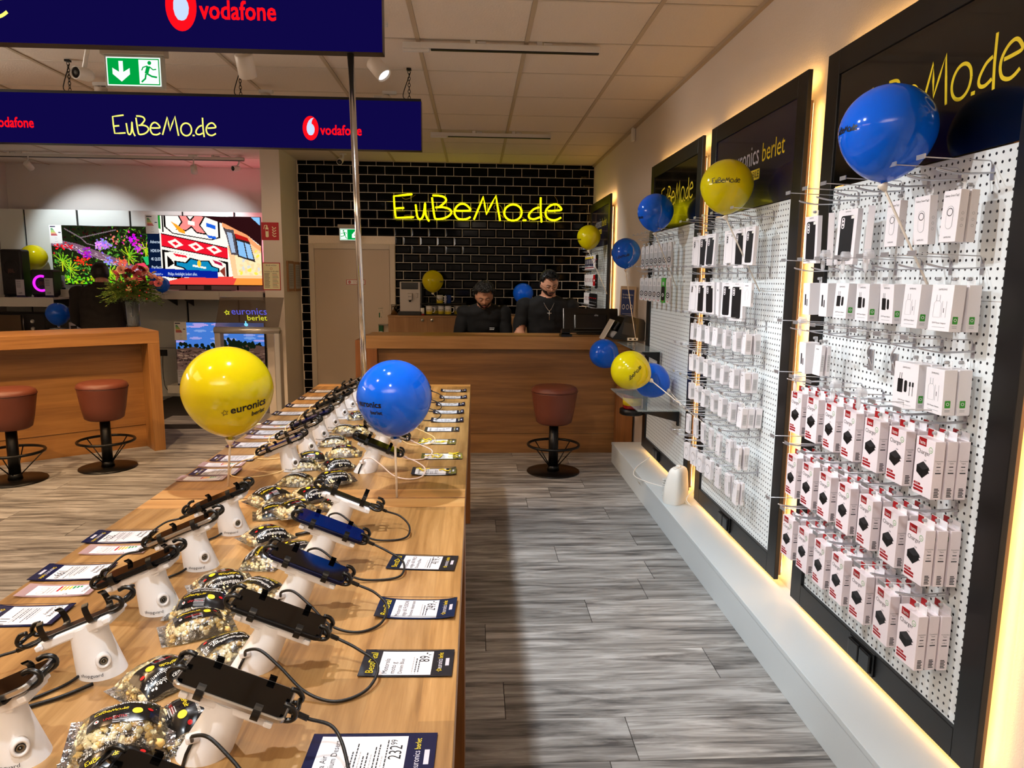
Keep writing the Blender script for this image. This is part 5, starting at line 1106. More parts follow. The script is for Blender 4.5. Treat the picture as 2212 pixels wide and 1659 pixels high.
# things on the counter
p = at(1276, 728, 'y', 6.36)
t = thing('till_monitor', 'black touch monitor seen from behind on the reception counter', 'monitor', (p.x, 6.42, CT), rz=-.06)
W = .50; s = MB(); s.X = Matrix.Translation((0, -.02, .125)) @ Matrix.Rotation(math.radians(-24), 4, 'X'); s.box((0, 0, 0), (W, .03, .235), 0, bev=.008); s.box((0, -.022, -.02), (W*.6, .03, .15), 0, bev=.012); s.build('housing', m_blkp, t)
s = MB(); s.box((0, .02, .01), (.24, .2, .02), 0, bev=.008); s.tube([(0, .02, .02), (0, -.04, .10), (0, -.03, .12)], .03, 10); s.build('stand', m_blkp, t)
s = MB(); s.X = Matrix.Translation((0, -.02, .125)) @ Matrix.Rotation(math.radians(-24), 4, 'X'); s.ptext('elo', plane((0, -.0375, 0), (1, 0, 0), (0, 0, 1))(1), .05, .03, .03, 0, 'c'); s.build('logo_print', m_lg, t)
p = at(1223, 728, 'z', CT); t = thing('card_terminal', 'small black card terminal on the edge of the reception counter', 'card terminal', (p.x, p.y+.04, CT+.001), rz=.1)
s = MB(); s.box((0, 0, .012), (.10, .09, .024), 0, bev=.006); s.box((0, .01, .042), (.075, .06, .045), 0, rot=(-.4, 0, 0), bev=.006); s.build('housing', m_blkp, t); s = MB(); s.box((0, -.014, .052), (.055, .003, .022), 0, rot=(-.4, 0, 0)); s.build('display', m_dk2, t)
# glass shelves on the third frame
m_glass = mat('shelf_glass', (.80, .86, .86), .03, alpha=.26, spec=.9)
def glass_shelf(pts, z, lb, dy):
    A = [at(x, y, 'z', z) for x, y in pts]; t = thing('glass_shelf', lb, 'shelf', (0, 0, 0), group='glass shelves of the third display frame')
    xa = A[0].x; yn = A[1].y; yf = min(A[2].y, 6.07)
    s = MB(); s.b2((xa, yn, z-.008), (XF-.005, yf, z), 0, .001); s.build('glass_plate', m_glass, t)
    for y in (yn+.03, yf-.05):
        s = MB(); s.add([(XF-.002, y, z-.009), (XF-.002, y+.02, z-.009), (xa+.04, y+.02, z-.009), (xa+.04, y, z-.009), (XF-.002, y, z-.085), (XF-.002, y+.02, z-.085), (xa+.04, y+.02, z-.022), (xa+.04, y, z-.022)], [(0, 1, 2, 3), (4, 7, 6, 5), (0, 3, 7, 4), (1, 5, 6, 2), (2, 6, 7, 3), (0, 4, 5, 1)]); s.box((XF-.008, y+.01, z-.06), (.014, .03, .1), 0, bev=.003); s.build('bracket', m_black, t)
    return xa, yn, yf
gz = 1.035; xs1, yn1, yf1 = glass_shelf([(1375, 757), (1475, 759), (1292, 729)], gz, 'upper glass shelf with black brackets carrying the black cutting machine', 0)
gz2 = .70; xs2, yn2, yf2 = glass_shelf([(1378, 887), (1470, 887), (1315, 839)], gz2, 'lower glass shelf with black brackets under the balloons', 0)
# cutting machine on the upper shelf
p = at(1352, 738, 'z', gz); t = thing('cutting_machine', 'black boxy cutting machine with grey roller on the upper glass shelf', 'machine', (p.x+.03, p.y+.14, gz+.001))
prof = [(-.20, .02), (.16, .0), (.19, .02), (.20, .15), (.17, .20), (-.02, .235), (-.06, .22), (-.14, .08)]
s = MB(); n = len(prof)
prof = [(x*.72, z*.9) for x, z in prof]
vs = [(x, -.12, z) for x, z in prof]+[(x, .16, z) for x, z in prof]; s.add(vs, [tuple(range(n)), tuple(range(n, 2*n))[::-1]]+[(i+n, (i+1) % n+n, (i+1) % n, i) for i in range(n)]); s.build('housing', m_blkp, t)
s = MB(); s.tube([(-.115, -.10, .05), (-.115, .14, .05)], .032, 14, 0); s.box((-.10, .02, .125), (.02, .2, .075), 1, rot=(0, .55, 0), bev=.004); s.box((.0, -.1215, .10), (.11, .004, .10), 1, rot=(0, .2, 0), bev=.02); s.build('roller', [m_lg, m_dk2], t)
s = MB(); s.box((-.165, .02, .09), (.006, .20, .19), 0, rot=(0, .5, 0), bev=.001); s.box((-.158, .02, .095), (.004, .17, .16), 1, rot=(0, .5, 0)); s.build('paper_tray', [m_wht, m_navy], t)
s = MB(); s.box((.03, -.122, .018), (.09, .006, .024), 0, bev=.003); s.box((.01, -.126, .018), (.02, .003, .012), 1); s.box((.05, -.126, .018), (.016, .003, .014), 1); s.build('socket_strip', [m_wht, m_blk], t)
p2 = at(1378, 757, 'z', gz-.02)
cable([t.location+V3(.09, -.12, .02), t.location+V3(.14, -.16, .004), t.location+V3(.2, -.3, .003), t.location+V3(.24, -.42, .003), t.location+V3(.16, -.5, .003), t.location+V3(.22, -.56, .003), (1.335, t.location.y-.5, gz+.004)], .003, m_cblk, 'black power cable lying on the upper glass shelf', None)
# easel card
t = thing('easel_card', 'tall blue printed card with pale frame leaning on the white wall', 'poster', (1.315, 6.14, CT+.002), rot=(math.radians(-4), math.radians(2), -.12))
s = MB(); s.b2((-.068, 0, .0), (.068, .025, .44), 0, .003); s.build('frame', mat('pale_frame', (.80, .72, .62), .5, var=.03), t)
s = MB(); lay = plane((0, -.001, 0), (1, 0, 0), (0, 0, 1)); s.prect(lay(1), -.058, .06, .050, .41, 0); s.ptext('Die richtigen Services', lay(2), -.048, .36, .02, 1, maxw=.09); s.ptext('für dein Gerät', lay(2), -.048, .335, .02, 1, maxw=.07)
for k in range(3): s.pdisc(lay(2), -.036+.034*k, .26, .012, 1, 14, .022, r0=.009)
for k in range(5): s.prect(lay(2), -.045, .20-.013*k, .04, .202-.013*k, 1)
s.build('print', [mat('poster_blue', (.08, .20, .45), .5), m_wht], t)
# red jar and dish below the lower glass shelf
p = at(1362, 890, 'y', 5.6); s = MB(); s.lathe([(0, 0), (.085, 0), (.10, .01), (.10, .045), (.09, .05), (0, .05)], 24); s.b2((0, -.01, .005), (XF-p.x, .01, .03)); tag(s.build('round_tray', m_black, None, (p.x, 5.55, p.z-.01)), 'round black tray fixed under the lower glass shelf', 'tray')
s = MB(); s.lathe([(0, 0), (.07, 0), (.075, .01), (.075, .13), (.06, .15), (0, .15)], 24); o = s.build('sweets_jar', mat('red_jar', (.55, .06, .08), .2, coat=.4, var=.2, bscale=40), None, (p.x, 5.55, p.z+.0405)); tag(o, 'red jar with yellow label on the round black tray', 'jar')
s = MB(); s.lathe([(.0758, .03), (.0758, .09)], 24); s.build('jar_label', m_yel, o)
# ---------------------------------------------------------------- bar stools
m_lea = mat('tan_leather', (.40, .20, .135), .45, bump=.25, bscale=350, var=.06); m_blkm = mat('black_metal', (.028, .027, .026), .35, .3, bump=.02)
def stool(x, y, lb):
    t = thing('bar_stool', lb, 'bar stool', (x, y, 0), random.uniform(0, 2), 'leather bar stools')
    s = MB(); s.lathe([(0, .398), (.12, .400), (.142, .415), (.160, .50), (.182, .648), (.184, .660)], 36); s.build('seat', m_lea, t)
    s = MB(); s.lathe([(.184, .660), (.187, .664), (.185, .672), (.178, .688), (.155, .702), (.08, .711), (0, .712)], 36); s.build('cushion', m_lea, t)
    s = MB(); s.tube([(.185*math.cos(a*PI/20), .185*math.sin(a*PI/20), .662) for a in range(40)], .0035, 6, closed=True); s.build('piping', mat('dark_leather', (.30, .12, .08), .5, var=.05), t)
    s = MB(); s.cyl((0, 0, .01), (0, 0, .40), .040, .038, 20); s.lathe([(.05, .012), (.046, .05), (.040, .055)], 20); s.build('column', m_blkm, t)
    s = MB(); s.lathe([(0, 0), (.212, 0), (.214, .004), (.212, .010), (.05, .014), (0, .014)], 48); s.build('base_plate', m_blkm, t)
    s = MB(); s.tube([(.205*math.cos(a*PI/20), .205*math.sin(a*PI/20), .225) for a in range(40)], .011, 8, closed=True); s.build('footrest_ring', m_blkm, t)
    s = MB()
    for k in range(4): a = k*PI/2+.6; s.tube([(.20*math.cos(a), .20*math.sin(a), .218), (.042*math.cos(a), .042*math.sin(a), .05)], .0045, 6)
    s.build('footrest_strut', m_blkm, t)
p = at(1195, 1020, 'z', 0); stool(p.x, p.y+.02, 'tan leather bar stool standing in front of the reception counter')
p = at(234, 1010, 'z', 0); stool(p.x, p.y, 'tan leather bar stool at the left counter, nearer the flower vase'); p = at(34, 1038, 'z', 0); stool(p.x, p.y, 'tan leather bar stool at the left counter, cut by the picture edge')
# ---------------------------------------------------------------- left bar counter
m_oakw = wood('warm_oak_front', (.68, .48, .25), (.50, .33, .15), 'x', 0, .42, .8, c3=(.60, .41, .20)); m_oakwv = wood('warm_oak_upright', (.68, .48, .25), (.52, .34, .15), 'z', 0, .42, .9)
ang = math.radians(38); t = thing('bar_counter', 'oak bar counter with overhanging top behind the two left stools', 'counter', (-2.763, 6.332, 0), ang)
BZ = 1.062; Ln = 2.3
s = MB(); s.b2((-Ln, 0, BZ-.105), (0, .63, BZ), 0, .002); s.build('countertop', m_oakw, t)
for x in (-.094, -Ln): s = MB(); s.b2((x, 0, 0), (x+.094, .63, BZ-.106), 0, .002); s.build('leg', m_oakwv, t)
s = MB(); s.b2((-Ln+.094, .24, .205), (-.094, .26, BZ-.106)); s.build('front_panel', m_oakw, t); s = MB(); s.b2((-Ln+.094, .246, 0), (-.094, .266, .200)); s.build('front_panel', m_oakw, t)
# vase with bouquet
vp = at(286, 706, 'z', BZ); vp.y += .03
s = MB(); s.lathe([(0, .0), (.050, .0), (.054, .01), (.060, .235), (.057, .235), (.050, .015), (0, .014)], 28)
m_vase = mat('smoked_glass', (.34, .38, .42), .06, alpha=.55, spec=.9, bump=.2, bscale=60); o = s.build('vase', m_vase, None, (vp.x, vp.y, BZ+.001)); tag(o, 'tall smoky glass vase at the right end of the left bar counter', 'vase')
t = thing('flower_bouquet', 'bouquet of pink roses and green sprigs in the smoky vase', 'bouquet', (vp.x, vp.y, BZ+.02))
rnd = random.Random(3); s = MB()
for k in range(16): a = rnd.uniform(0, 2*PI); s.tube(catmull([(.02*math.cos(a), .02*math.sin(a), 0), (-.02*math.cos(a), -.02*math.sin(a), .2), (.12*math.cos(a+2.6), .10*math.sin(a+2.6), .36)], 4), .0028, 5)
s.build('stems', mat('stem_green', (.16, .24, .10), .6, var=.2), t)
m_lf = mat('leaf_green', (.30, .42, .14), .5, var=.35, bscale=25); m_lf2 = mat('leaf_lime', (.50, .56, .22), .5, var=.3, bscale=25)
s = MB()
for k in range(230):
    a = rnd.uniform(0, 2*PI); el = rnd.uniform(-.55, 1.1); L = rnd.uniform(.17, .285); d = Vector((math.cos(a)*math.cos(el)*1.05, math.sin(a)*math.cos(el)*.8, math.sin(el)*.62)); c0 = Vector((0, 0, .27)); tip = c0+d*L
    mid = c0+d*L*.5+Vector((0, 0, .03)); pts = catmull([c0, mid, tip], 4); s.tube(pts, .0011, 4, m=0)
    for j in range(3, len(pts)):
        p = pts[j]; dr = (pts[j]-pts[j-1]).normalized()
        for sg in (-1, 1):
            sd = dr.cross(Vector((rnd.uniform(-.3, .3), rnd.uniform(-.3, .3), 1))).normalized()*sg; e = p+sd*.024+dr*.018+Vector((0, -.006, 0)); wv = dr*.010+Vector((0, 0, .006))
            s.add([p, (p+e)/2+wv, e, (p+e)/2-wv], [(0, 1, 2, 3)], 1 if rnd.random() < .3 else 0)
o = s.build('foliage', [m_lf, m_lf2], t); o['kind'] = 'stuff'
def rose_mesh(mtl, seed):
    r = random.Random(seed); s = MB()
    for ring, (n, rad, h, op) in enumerate(((3, .008, .020, .1), (5, .015, .022, .35), (6, .023, .020, .7), (7, .030, .014, 1.1))):
        for k in range(n):
            a = 2*PI*(k+r.random()*.4)/n; vs = []; U = 4; V = 4
            for i in range(U+1):
                for j in range(V+1):
                    u = i/U; v = j/V-.5; aa = a+v*1.5; rr = rad*(.35+.65*u**.8)*(1+.15*math.cos(v*PI)); z = h*u-(.006*op*u*u)*(1+2*(abs(v)))
                    vs.append((rr*math.cos(aa), rr*math.sin(aa), z))
            s.add(vs, [(i*(V+1)+j, (i+1)*(V+1)+j, (i+1)*(V+1)+j+1, i*(V+1)+j+1) for i in range(U) for j in range(V)], 0, True)
    return s.mesh('rose', [mtl])
RM = [rose_mesh(mat('rose_pink', (.86, .42, .45), .5, var=.15, bscale=60), 1), rose_mesh(mat('rose_pale', (.90, .66, .58), .5, var=.12, bscale=60), 2), rose_mesh(mat('rose_crimson', (.42, .05, .09), .5, var=.2, bscale=60), 3), rose_mesh(mat('rose_cream', (.86, .78, .58), .5, var=.1, bscale=60), 4)]
for k, (px_, py_, q, sc_) in enumerate(((248, 592, 0, 1.3), (262, 583, 1, 1.2), (280, 588, 2, 1.3), (300, 596, 0, 1.5), (293, 580, 0, 1.2), (315, 588, 1, 1.3), (322, 596, 1, 1.2), (270, 600, 2, 1.2), (289, 604, 1, 1.1), (276, 605, 3, .9), (334, 600, 1, 1.2), (342, 612, 0, 1.1), (256, 600, 1, 1.0), (310, 604, 2, 1.0), (328, 612, 0, .8), (333, 590, 3, .8), (306, 582, 2, 1.0), (278, 625, 3, .7), (345, 603, 1, .9))):
    pp = at(px_, py_, 'y', vp.y-.10+rnd.uniform(-.03, .05)); link('rose', RM[q], t, pp-Vector(t.location), (rnd.uniform(-.2, .7)+.5, rnd.uniform(-.4, .4), rnd.uniform(0, 6))).scale = (sc_*1.05,)*3
s = MB()
for k in range(26): p = Vector((rnd.uniform(-.1, .22), -.14+rnd.uniform(-.03, .03), .30+rnd.uniform(-.06, .10))); s.ball(p, rnd.uniform(.005, .008), 0, 8, 5)
o = s.build('berries', mat('red_berry', (.62, .08, .10), .3, var=.1), t); o['kind'] = 'stuff'
# ---------------------------------------------------------------- television wall
PZ = at(280, 455, 'y', 9.2).z; m_pan = mat('white_slatwall_panel', (.86, .87, .84), .5, bump=.05, var=.01)
xs_ = [at(x, 456, 'y', 9.2).x for x in (51, 165, 280, 390, 506)]; pit = (xs_[-1]-xs_[0])/4
t = thing('shelf_wall', 'white shelving wall of upright panels with black joints behind the televisions', 'shelving', (0, 0, 0))
s = MB(); s.b2((WL+.02, 9.215, 0), (-2.32, 9.25, PZ-.004)); s.build('black_backing', mat('backing_black', (.03, .03, .03), .6, var=.1), t)
x = xs_[0]-pit
while x < -2.33:
    a, b_ = max(x+.012, WL+.02), min(x+pit-.012, -2.325)
    if b_-a > .03:
        for (z0, z1) in ((0, .62), (.626, 1.25), (1.256, PZ)): s = MB(); s.b2((a, 9.195, z0), (b_, 9.215, z1), 0, .001); s.build('wall_panel', m_pan, t)
    x += pit
m_shelf = mat('shelf_white_metal', (.78, .76, .71), .4, var=.02)
def wshelf(pa, pb, Y, th_, lb, cut=None):
    a = at(*pa, 'y', Y); b = at(*pb, 'y', Y); z = a.z; t = thing('wall_shelf', lb, 'shelf', (0, 0, 0), group='white metal shelves of the television wall')
    s = MB(); s.b2((a.x, Y, z-.02), (b.x, 9.19, z), 0, .001); s.build('shelf_board', m_shelf, t); s = MB()
    c = at(cut, 640, 'y', Y).x if cut else None
    if c: s.b2((a.x, Y-.006, z-th_), (c-.002, Y+.006, z+.002), 0, .001); s.b2((c+.002, Y-.006, z-th_), (b.x, Y+.006, z+.002), 0, .001)
    else: s.b2((a.x, Y-.006, z-th_), (b.x, Y+.006, z+.002), 0, .001)
    s.build('price_rail', m_shelf, t)
    s = MB()
    for x in (a.x+.1, b.x-.1): s.add([(x, 9.19, z-.022), (x+.01, 9.19, z-.022), (x+.01, Y+.06, z-.022), (x, Y+.06, z-.022), (x, 9.19, z-.2), (x+.01, 9.19, z-.2), (x+.01, Y+.06, z-.04), (x, Y+.06, z-.04)], [(0, 3, 2, 1), (4, 5, 6, 7), (0, 4, 7, 3), (1, 2, 6, 5), (2, 3, 7, 6), (0, 1, 5, 4)])
    s.build('bracket', m_black, t); return z
zt_ = wshelf((110, 625), (354, 628), 8.6, .10, 'upper white metal shelf under the jungle television'); wshelf((354.5, 628), (568, 630), 8.6, .10, 'upper white metal shelf under the patterned television', 474)
zl_ = wshelf((-180, 641), (115, 644), 8.25, .10, 'lower left white metal shelf carrying the loudspeakers'); zc_ = wshelf((-180, 722), (165, 722), 8.3, .08, 'low white metal shelf carrying the microwave oven'); zb_ = wshelf((362, 833), (470, 835), 8.5, .09, 'bottom white metal shelf under the landscape television')
def screen_mesh(img, W, H, name, strength):
    """img rows top to bottom, srgb floats; one quad per cell with its own colour"""
    h, w_ = img.shape[:2]; xs = np.linspace(-W/2, W/2, w_+1); zs = np.linspace(H/2, -H/2, h+1)
    gx, gz = np.meshgrid(xs, zs); co = np.stack([gx, np.zeros_like(gx), gz], -1).reshape(-1, 3)
    i = np.arange(h)[:, None]*(w_+1)+np.arange(w_)[None, :]; q = np.stack([i+w_+1, i+w_+2, i+1, i], -1).reshape(-1)
    me = bpy.data.meshes.new(name); me.vertices.add(len(co)); me.vertices.foreach_set('co', co.ravel()); me.loops.add(len(q)); me.loops.foreach_set('vertex_index', q.astype(np.int32)); me.polygons.add(h*w_); me.polygons.foreach_set('loop_start', np.arange(0, 4*h*w_, 4, dtype=np.int32)); me.polygons.foreach_set('loop_total', np.full(h*w_, 4, dtype=np.int32)); me.update(calc_edges=True); me.validate()
    c = np.clip(img, 0, 1); l = np.where(c <= .04045, c/12.92, ((c+.055)/1.055)**2.4); l = np.concatenate([l, np.ones((h, w_, 1))], -1).reshape(-1, 4); l = np.repeat(l, 4, axis=0).astype(np.float32)
    ca = me.color_attributes.new('picture', 'FLOAT_COLOR', 'CORNER'); ca.data.foreach_set('color', l.ravel())
    m = bpy.data.materials.new(name+'_picture'); m.use_nodes = True; nt = m.node_tree; nt.nodes.clear(); at_ = nt.nodes.new('ShaderNodeAttribute'); at_.attribute_name = 'picture'; e = nt.nodes.new('ShaderNodeEmission'); e.inputs[1].default_value = strength; o = nt.nodes.new('ShaderNodeOutputMaterial')
    nt.links.new(at_.outputs['Color'], e.inputs[0]); nt.links.new(e.outputs[0], o.inputs[0]); me.materials.append(m); return me
class Canvas:
    def __init__(s, w, h, bg=(0, 0, 0)): s.w, s.h = w, h; s.a = np.zeros((h, w, 3))+np.array(bg); s.y, s.x = np.mgrid[0:h, 0:w]; s.X = (s.x+.5)/w; s.Y = (s.y+.5)/h
    def poly(s, pts, c):
        ins = np.zeros((s.h, s.w), bool); n = len(pts)
        for i in range(n):
            (x1, y1), (x2, y2) = pts[i], pts[(i+1) % n]
            if y1 == y2: continue
            ins ^= ((y1 > s.Y) != (y2 > s.Y)) & (s.X < (x2-x1)*(s.Y-y1)/(y2-y1)+x1)
        s.a[ins] = c; return ins
    def ell(s, cx, cy, rx, ry, c, rot=0., jag=0., seed=0):
        dx = (s.X-cx)*s.w/s.h; dy = s.Y-cy; u = dx*math.cos(rot)+dy*math.sin(rot); v = -dx*math.sin(rot)+dy*math.cos(rot); an = np.arctan2(v/ry, u/rx); m = (u/rx)**2+(v/ry)**2 < 1+jag*np.sin(an*5+seed); s.a[m] = c
    def line(s, pts, wd, c):
        for (x1, y1), (x2, y2) in zip(pts[:-1], pts[1:]):
            k = s.w/s.h; ax, ay, bx_, by = x1*k, y1, x2*k, y2; px_ = s.X*k-ax; py_ = s.Y-ay; dx, dy = bx_-ax, by-ay; t_ = np.clip((px_*dx+py_*dy)/(dx*dx+dy*dy+1e-12), 0, 1); m = (px_-t_*dx)**2+(py_-t_*dy)**2 < (wd/2)**2; s.a[m] = c
def tv(lb, corners, Y, rz, cv, strength, group=None, foot=None):
    tl, tr, bl, br = [at(*c, 'y', Y) for c in corners]; W = ((tr.x-tl.x)+(br.x-bl.x))/2/math.cos(rz); H = ((tl.z-bl.z)+(tr.z-br.z))/2; c = (tl+tr+bl+br)/4
    t = thing('television', lb, 'television', (c.x, Y, c.z), rz); s = MB(); s.b2((-W/2-.006, .001, -H/2-.012), (W/2+.006, .045, H/2+.006), 0, .004); s.b2((-W*.3, .04, -H*.3), (W*.3, .07, H*.25), 0, .01); s.build('housing', m_blkp, t)
    link('screen', screen_mesh(cv.a, W, H, 'screen', strength), t, (0, -.0005, 0))
    if foot is not None:
        s = MB(); d = c.z-H/2-foot; s.b2((-.04, .01, -H/2-d+.004), (.04, .03, -H/2)); s.b2((-.3, -.08, -H/2-d+.001), (.3, .12, -H/2-d+.008), 0, .003); s.build('stand_foot', m_blkp, t)
    # energy label at the top left corner
    lay = plane((-W/2, -.003, H/2), (1, 0, 0), (0, 0, 1)); s = MB(); w_, h_ = .13, .21
    s.prect(lay(1), -.012, -h_, w_, .006, 0); s.prect(lay(2), 0, -.018, .06, -.006, 1)
    for q, cc in enumerate((2, 2, 3, 3, 4, 5, 5)): s.prect(lay(2), .006, -.040-.013*q, .03+.008*q, -.030-.013*q, cc)
    s.prect(lay(2), .09, -.085, .118, -.075, 1); s.pdisc(lay(2), .06, -.15, .012, 6, r0=.010); s.prect(lay(2), .045, -.19, .08, -.186, 6); s.build('energy_label', [m_wht, m_navy, m_green, mat('label_lime', (.6, .75, .2), .5), MATS['label_amber'], m_red, m_lg], t)
    return t, W, H
R_ = random.Random(11); cv = Canvas(190, 108, (.09, .11, .05))
for k in range(900): x, y = R_.random(), R_.random(); g = R_.uniform(.1, .75); cv.ell(x, y, R_.uniform(.01, .05), R_.uniform(.004, .014), (g*.45*R_.uniform(.6, 1.8), g*.9, g*.28), R_.uniform(0, 3)) if y > .28+.25*math.sin(x*7) or R_.random() < .12 else None
for k in range(140): x = R_.random(); y = R_.uniform(.0, .3); cv.ell(x, y, .03, .012, (R_.uniform(.02, .16), R_.uniform(.02, .10), .04), R_.uniform(0, 3))
cv.line([(.0, .28), (.2, .36), (.4, .50), (.6, .66), (.78, .80)], .12, (.45, .33, .40)); 
for k in range(200): t_ = R_.random(); x = t_*.78; y = .28+.52*t_**1.1+R_.uniform(-.05, .05); cv.ell(x, y, .022, .005, R_.choice([(.72, .60, .68), (.25, .17, .22), (.60, .46, .55), (.85, .75, .80)]), .55)
cv.line([(.12, .05), (.25, .2), (.42, .12), (.55, .06)], .02, (.42, .36, .38)); cv.line([(.25, .2), (.3, .3), (.36, .33)], .015, (.5, .4, .45))
for (cx, cy, n, c) in ((.45, .30, 60, (.66, .48, .92)), (.40, .36, 30, (.80, .55, .90)), (.70, .22, 40, (.80, .05, .85)), (.74, .36, 25, (.86, .20, .80)), (.86, .28, 22, (.72, .02, .78)), (.30, .47, 40, (.62, .12, .75)), (.06, .36, 16, (.90, .10, .12)), (.25, .62, 30, (.95, .20, .10)), (.47, .62, 30, (.55, .50, .92)), (.60, .60, 40, (.95, .35, .25)), (.16, .34, 10, (.90, .1, .15)), (.56, .22, 18, (.85, .45, .40))):
    for k in range(n): cv.ell(cx+R_.gauss(0, .028), cy+R_.gauss(0, .045), R_.uniform(.012, .022), R_.uniform(.008, .016), tuple(min(1, q*R_.uniform(.7, 1.25)) for q in c), R_.uniform(0, 3), .25, k)
for (cx, cy) in ((.80, .42), (.90, .55), (.65, .50), (.08, .62), (.14, .75), (.48, .80)):
    for k in range(9): a = -2.4+k*.5; cv.line([(cx, cy), (cx+.08*math.cos(a), cy+.16*math.sin(a))], .014, (.45+.3*R_.random(), .75, .12))
cv.poly([(.77, .52), (.84, .50), (.87, .62), (.80, .66)], (.15, .68, .38)); cv.poly([(.70, .64), (.78, .62), (.82, .72)], (.85, .25, .35))
for k in range(160): cv.ell(R_.uniform(0, 1), R_.uniform(.86, 1.02), .018, .018, (R_.uniform(.3, .7), R_.uniform(.55, .85), .08))
tv('left television showing a jungle of purple flowers and a branch', ((112, 484), (362, 494), (118, 610), (366, 618)), 8.95, .03, cv, 1.25, foot=zt_)
# patterned television
cv = Canvas(236, 140, (.94, .90, .86)); K_ = (.04, .03, .03); Rd = (.86, .08, .16); Sk = (.95, .52, .50); Bl = (.06, .50, .68); Gn = (.10, .50, .15); Og = (.96, .60, .12)
def sk(x, y): return (x, y+.28*x*(1-.35*y))   # lines of the painted wall fall to the right
def pl(pts, c): cv.poly([sk(*p) for p in pts], c)
pl([(.10, -.3), (.70, -.3), (.70, .30), (.10, .18)], (.94, .90, .86)); pl([(.08, -.3), (.12, -.3), (.12, .16), (.08, .16)], Gn); pl([(.13, -.3), (.145, -.3), (.145, .2), (.13, .2)], K_)
def fr(a, b, c, d, wd, col): 
    for p, q in (((a, b), (c, b)), ((c, b), (c, d)), ((c, d), (a, d)), ((a, d), (a, b))): cv.line([sk(*p), sk(*q)], wd, col)
pl([(.15, -.18), (.22, -.25), (.56, -.25), (.64, -.18), (.64, .14), (.56, .20), (.22, .20), (.15, .12)], K_); pl([(.165, -.17), (.225, -.23), (.555, -.23), (.625, -.17), (.625, .13), (.555, .185), (.225, .185), (.165, .11)], (.95, .92, .88))
pl([(.25, -.16), (.33, -.16), (.38, -.06), (.43, -.16), (.52, -.16), (.47, -.0), (.53, .13), (.43, .13), (.39, .06), (.34, .13), (.25, .13), (.30, -.0)], K_); pl([(.27, -.14), (.33, -.14), (.38, -.02), (.43, -.14), (.50, -.14), (.455, -.0), (.51, .11), (.435, .11), (.39, .03), (.34, .11), (.27, .11), (.315, -.0)], Sk)
pl([(.36, -.04), (.42, -.04), (.42, .02), (.36, .02)], (.95, .92, .88)); pl([(.21, .02), (.26, .05), (.33, .13), (.33, .17), (.28, .16)], Og); pl([(.25, -.23), (.33, -.23), (.31, -.19), (.27, -.19)], Og); pl([(.52, -.06), (.60, -.04), (.60, .02), (.52, -.0)], (.10, .35, .80)); pl([(.52, .13), (.60, .13), (.60, .17), (.54, .17)], (.10, .35, .80)); pl([(.40, -.27), (.56, -.27), (.54, -.20), (.42, -.21)], Gn)
pl([(.12, .22), (.70, .27), (.70, .46), (.12, .42)], K_); pl([(.12, .235), (.70, .285), (.70, .445), (.12, .405)], Rd)
for cx in (.24, .42, .58): pl([(cx-.07, .33), (cx-.03, .30), (cx, .27), (cx+.03, .30), (cx+.07, .345), (cx+.03, .38), (cx, .41), (cx-.03, .375)], (.96, .90, .86)); pl([(cx-.03, .335), (cx, .31), (cx+.03, .34), (cx, .37)], Rd)
pl([(.12, .46), (.70, .50), (.70, .92), (.12, .86)], K_); pl([(.14, .50), (.21, .47), (.60, .49), (.68, .54), (.68, .80), (.60, .86), (.21, .83), (.14, .78)], (.94, .90, .86)); pl([(.16, .54), (.20, .60), (.22, .645), (.16, .72)], K_); pl([(.67, .58), (.62, .66), (.67, .76)], (.5, .2, .15))
pl([(.22, .60), (.32, .60), (.36, .52), (.46, .54), (.53, .52), (.56, .60), (.62, .62), (.62, .68), (.56, .70), (.52, .78), (.44, .74), (.35, .80), (.30, .70), (.22, .68)], K_); pl([(.24, .62), (.33, .615), (.37, .54), (.45, .56), (.52, .54), (.55, .615), (.605, .63), (.605, .67), (.55, .685), (.51, .76), (.44, .72), (.36, .78), (.31, .685), (.24, .665)], Bl); pl([(.38, .62), (.50, .63), (.50, .66), (.38, .65)], (.95, .9, .85)); cv.ell(.44, .60+.09, .028, .05, (.95, .75, .2))
pl([(.21, .49), (.33, .50), (.34, .53), (.24, .53)], Rd); pl([(.56, .50), (.64, .53), (.65, .58), (.58, .55)], (.65, .08, .25)); pl([(.20, .86), (.70, .93), (.70, 1.3), (.12, 1.2)], (.93, .88, .86)); 
cv.poly([(.12, .97), (.28, .90), (1, .86), (1, 1), (.12, 1)], (.86, .25, .22)); cv.poly([(.78, .86), (1, .84), (1, 1), (.74, 1)], (.93, .55, .22))
cv.poly([(.66, .12), (.78, .18), (.84, .58), (.74, .56), (.70, .3)], (.20, .16, .16)); cv.poly([(.70, .42), (1, .40), (1, .90), (.74, .90)], (.94, .74, .55)); cv.poly([(.76, .55), (1, .52), (1, .86), (.78, .86)], (.93, .85, .66))
for k in range(40): cv.ell(R_.uniform(.8, 1), R_.uniform(.5, .85), .02, .03, R_.choice([(.90, .85, .30), (.80, .80, .78), (.95, .80, .60)]), R_.uniform(0, 3))
cv.poly([(.50, .0), (1, .0), (1, .42), (.88, .26), (.70, .12)], (.16, .05, .06)); cv.poly([(.92, .0), (1, .0), (1, .12)], (.50, .72, .92)); cv.poly([(.66, .08), (.88, .26), (1, .44), (1, .50), (.86, .34), (.66, .14)], (.93, .60, .40))
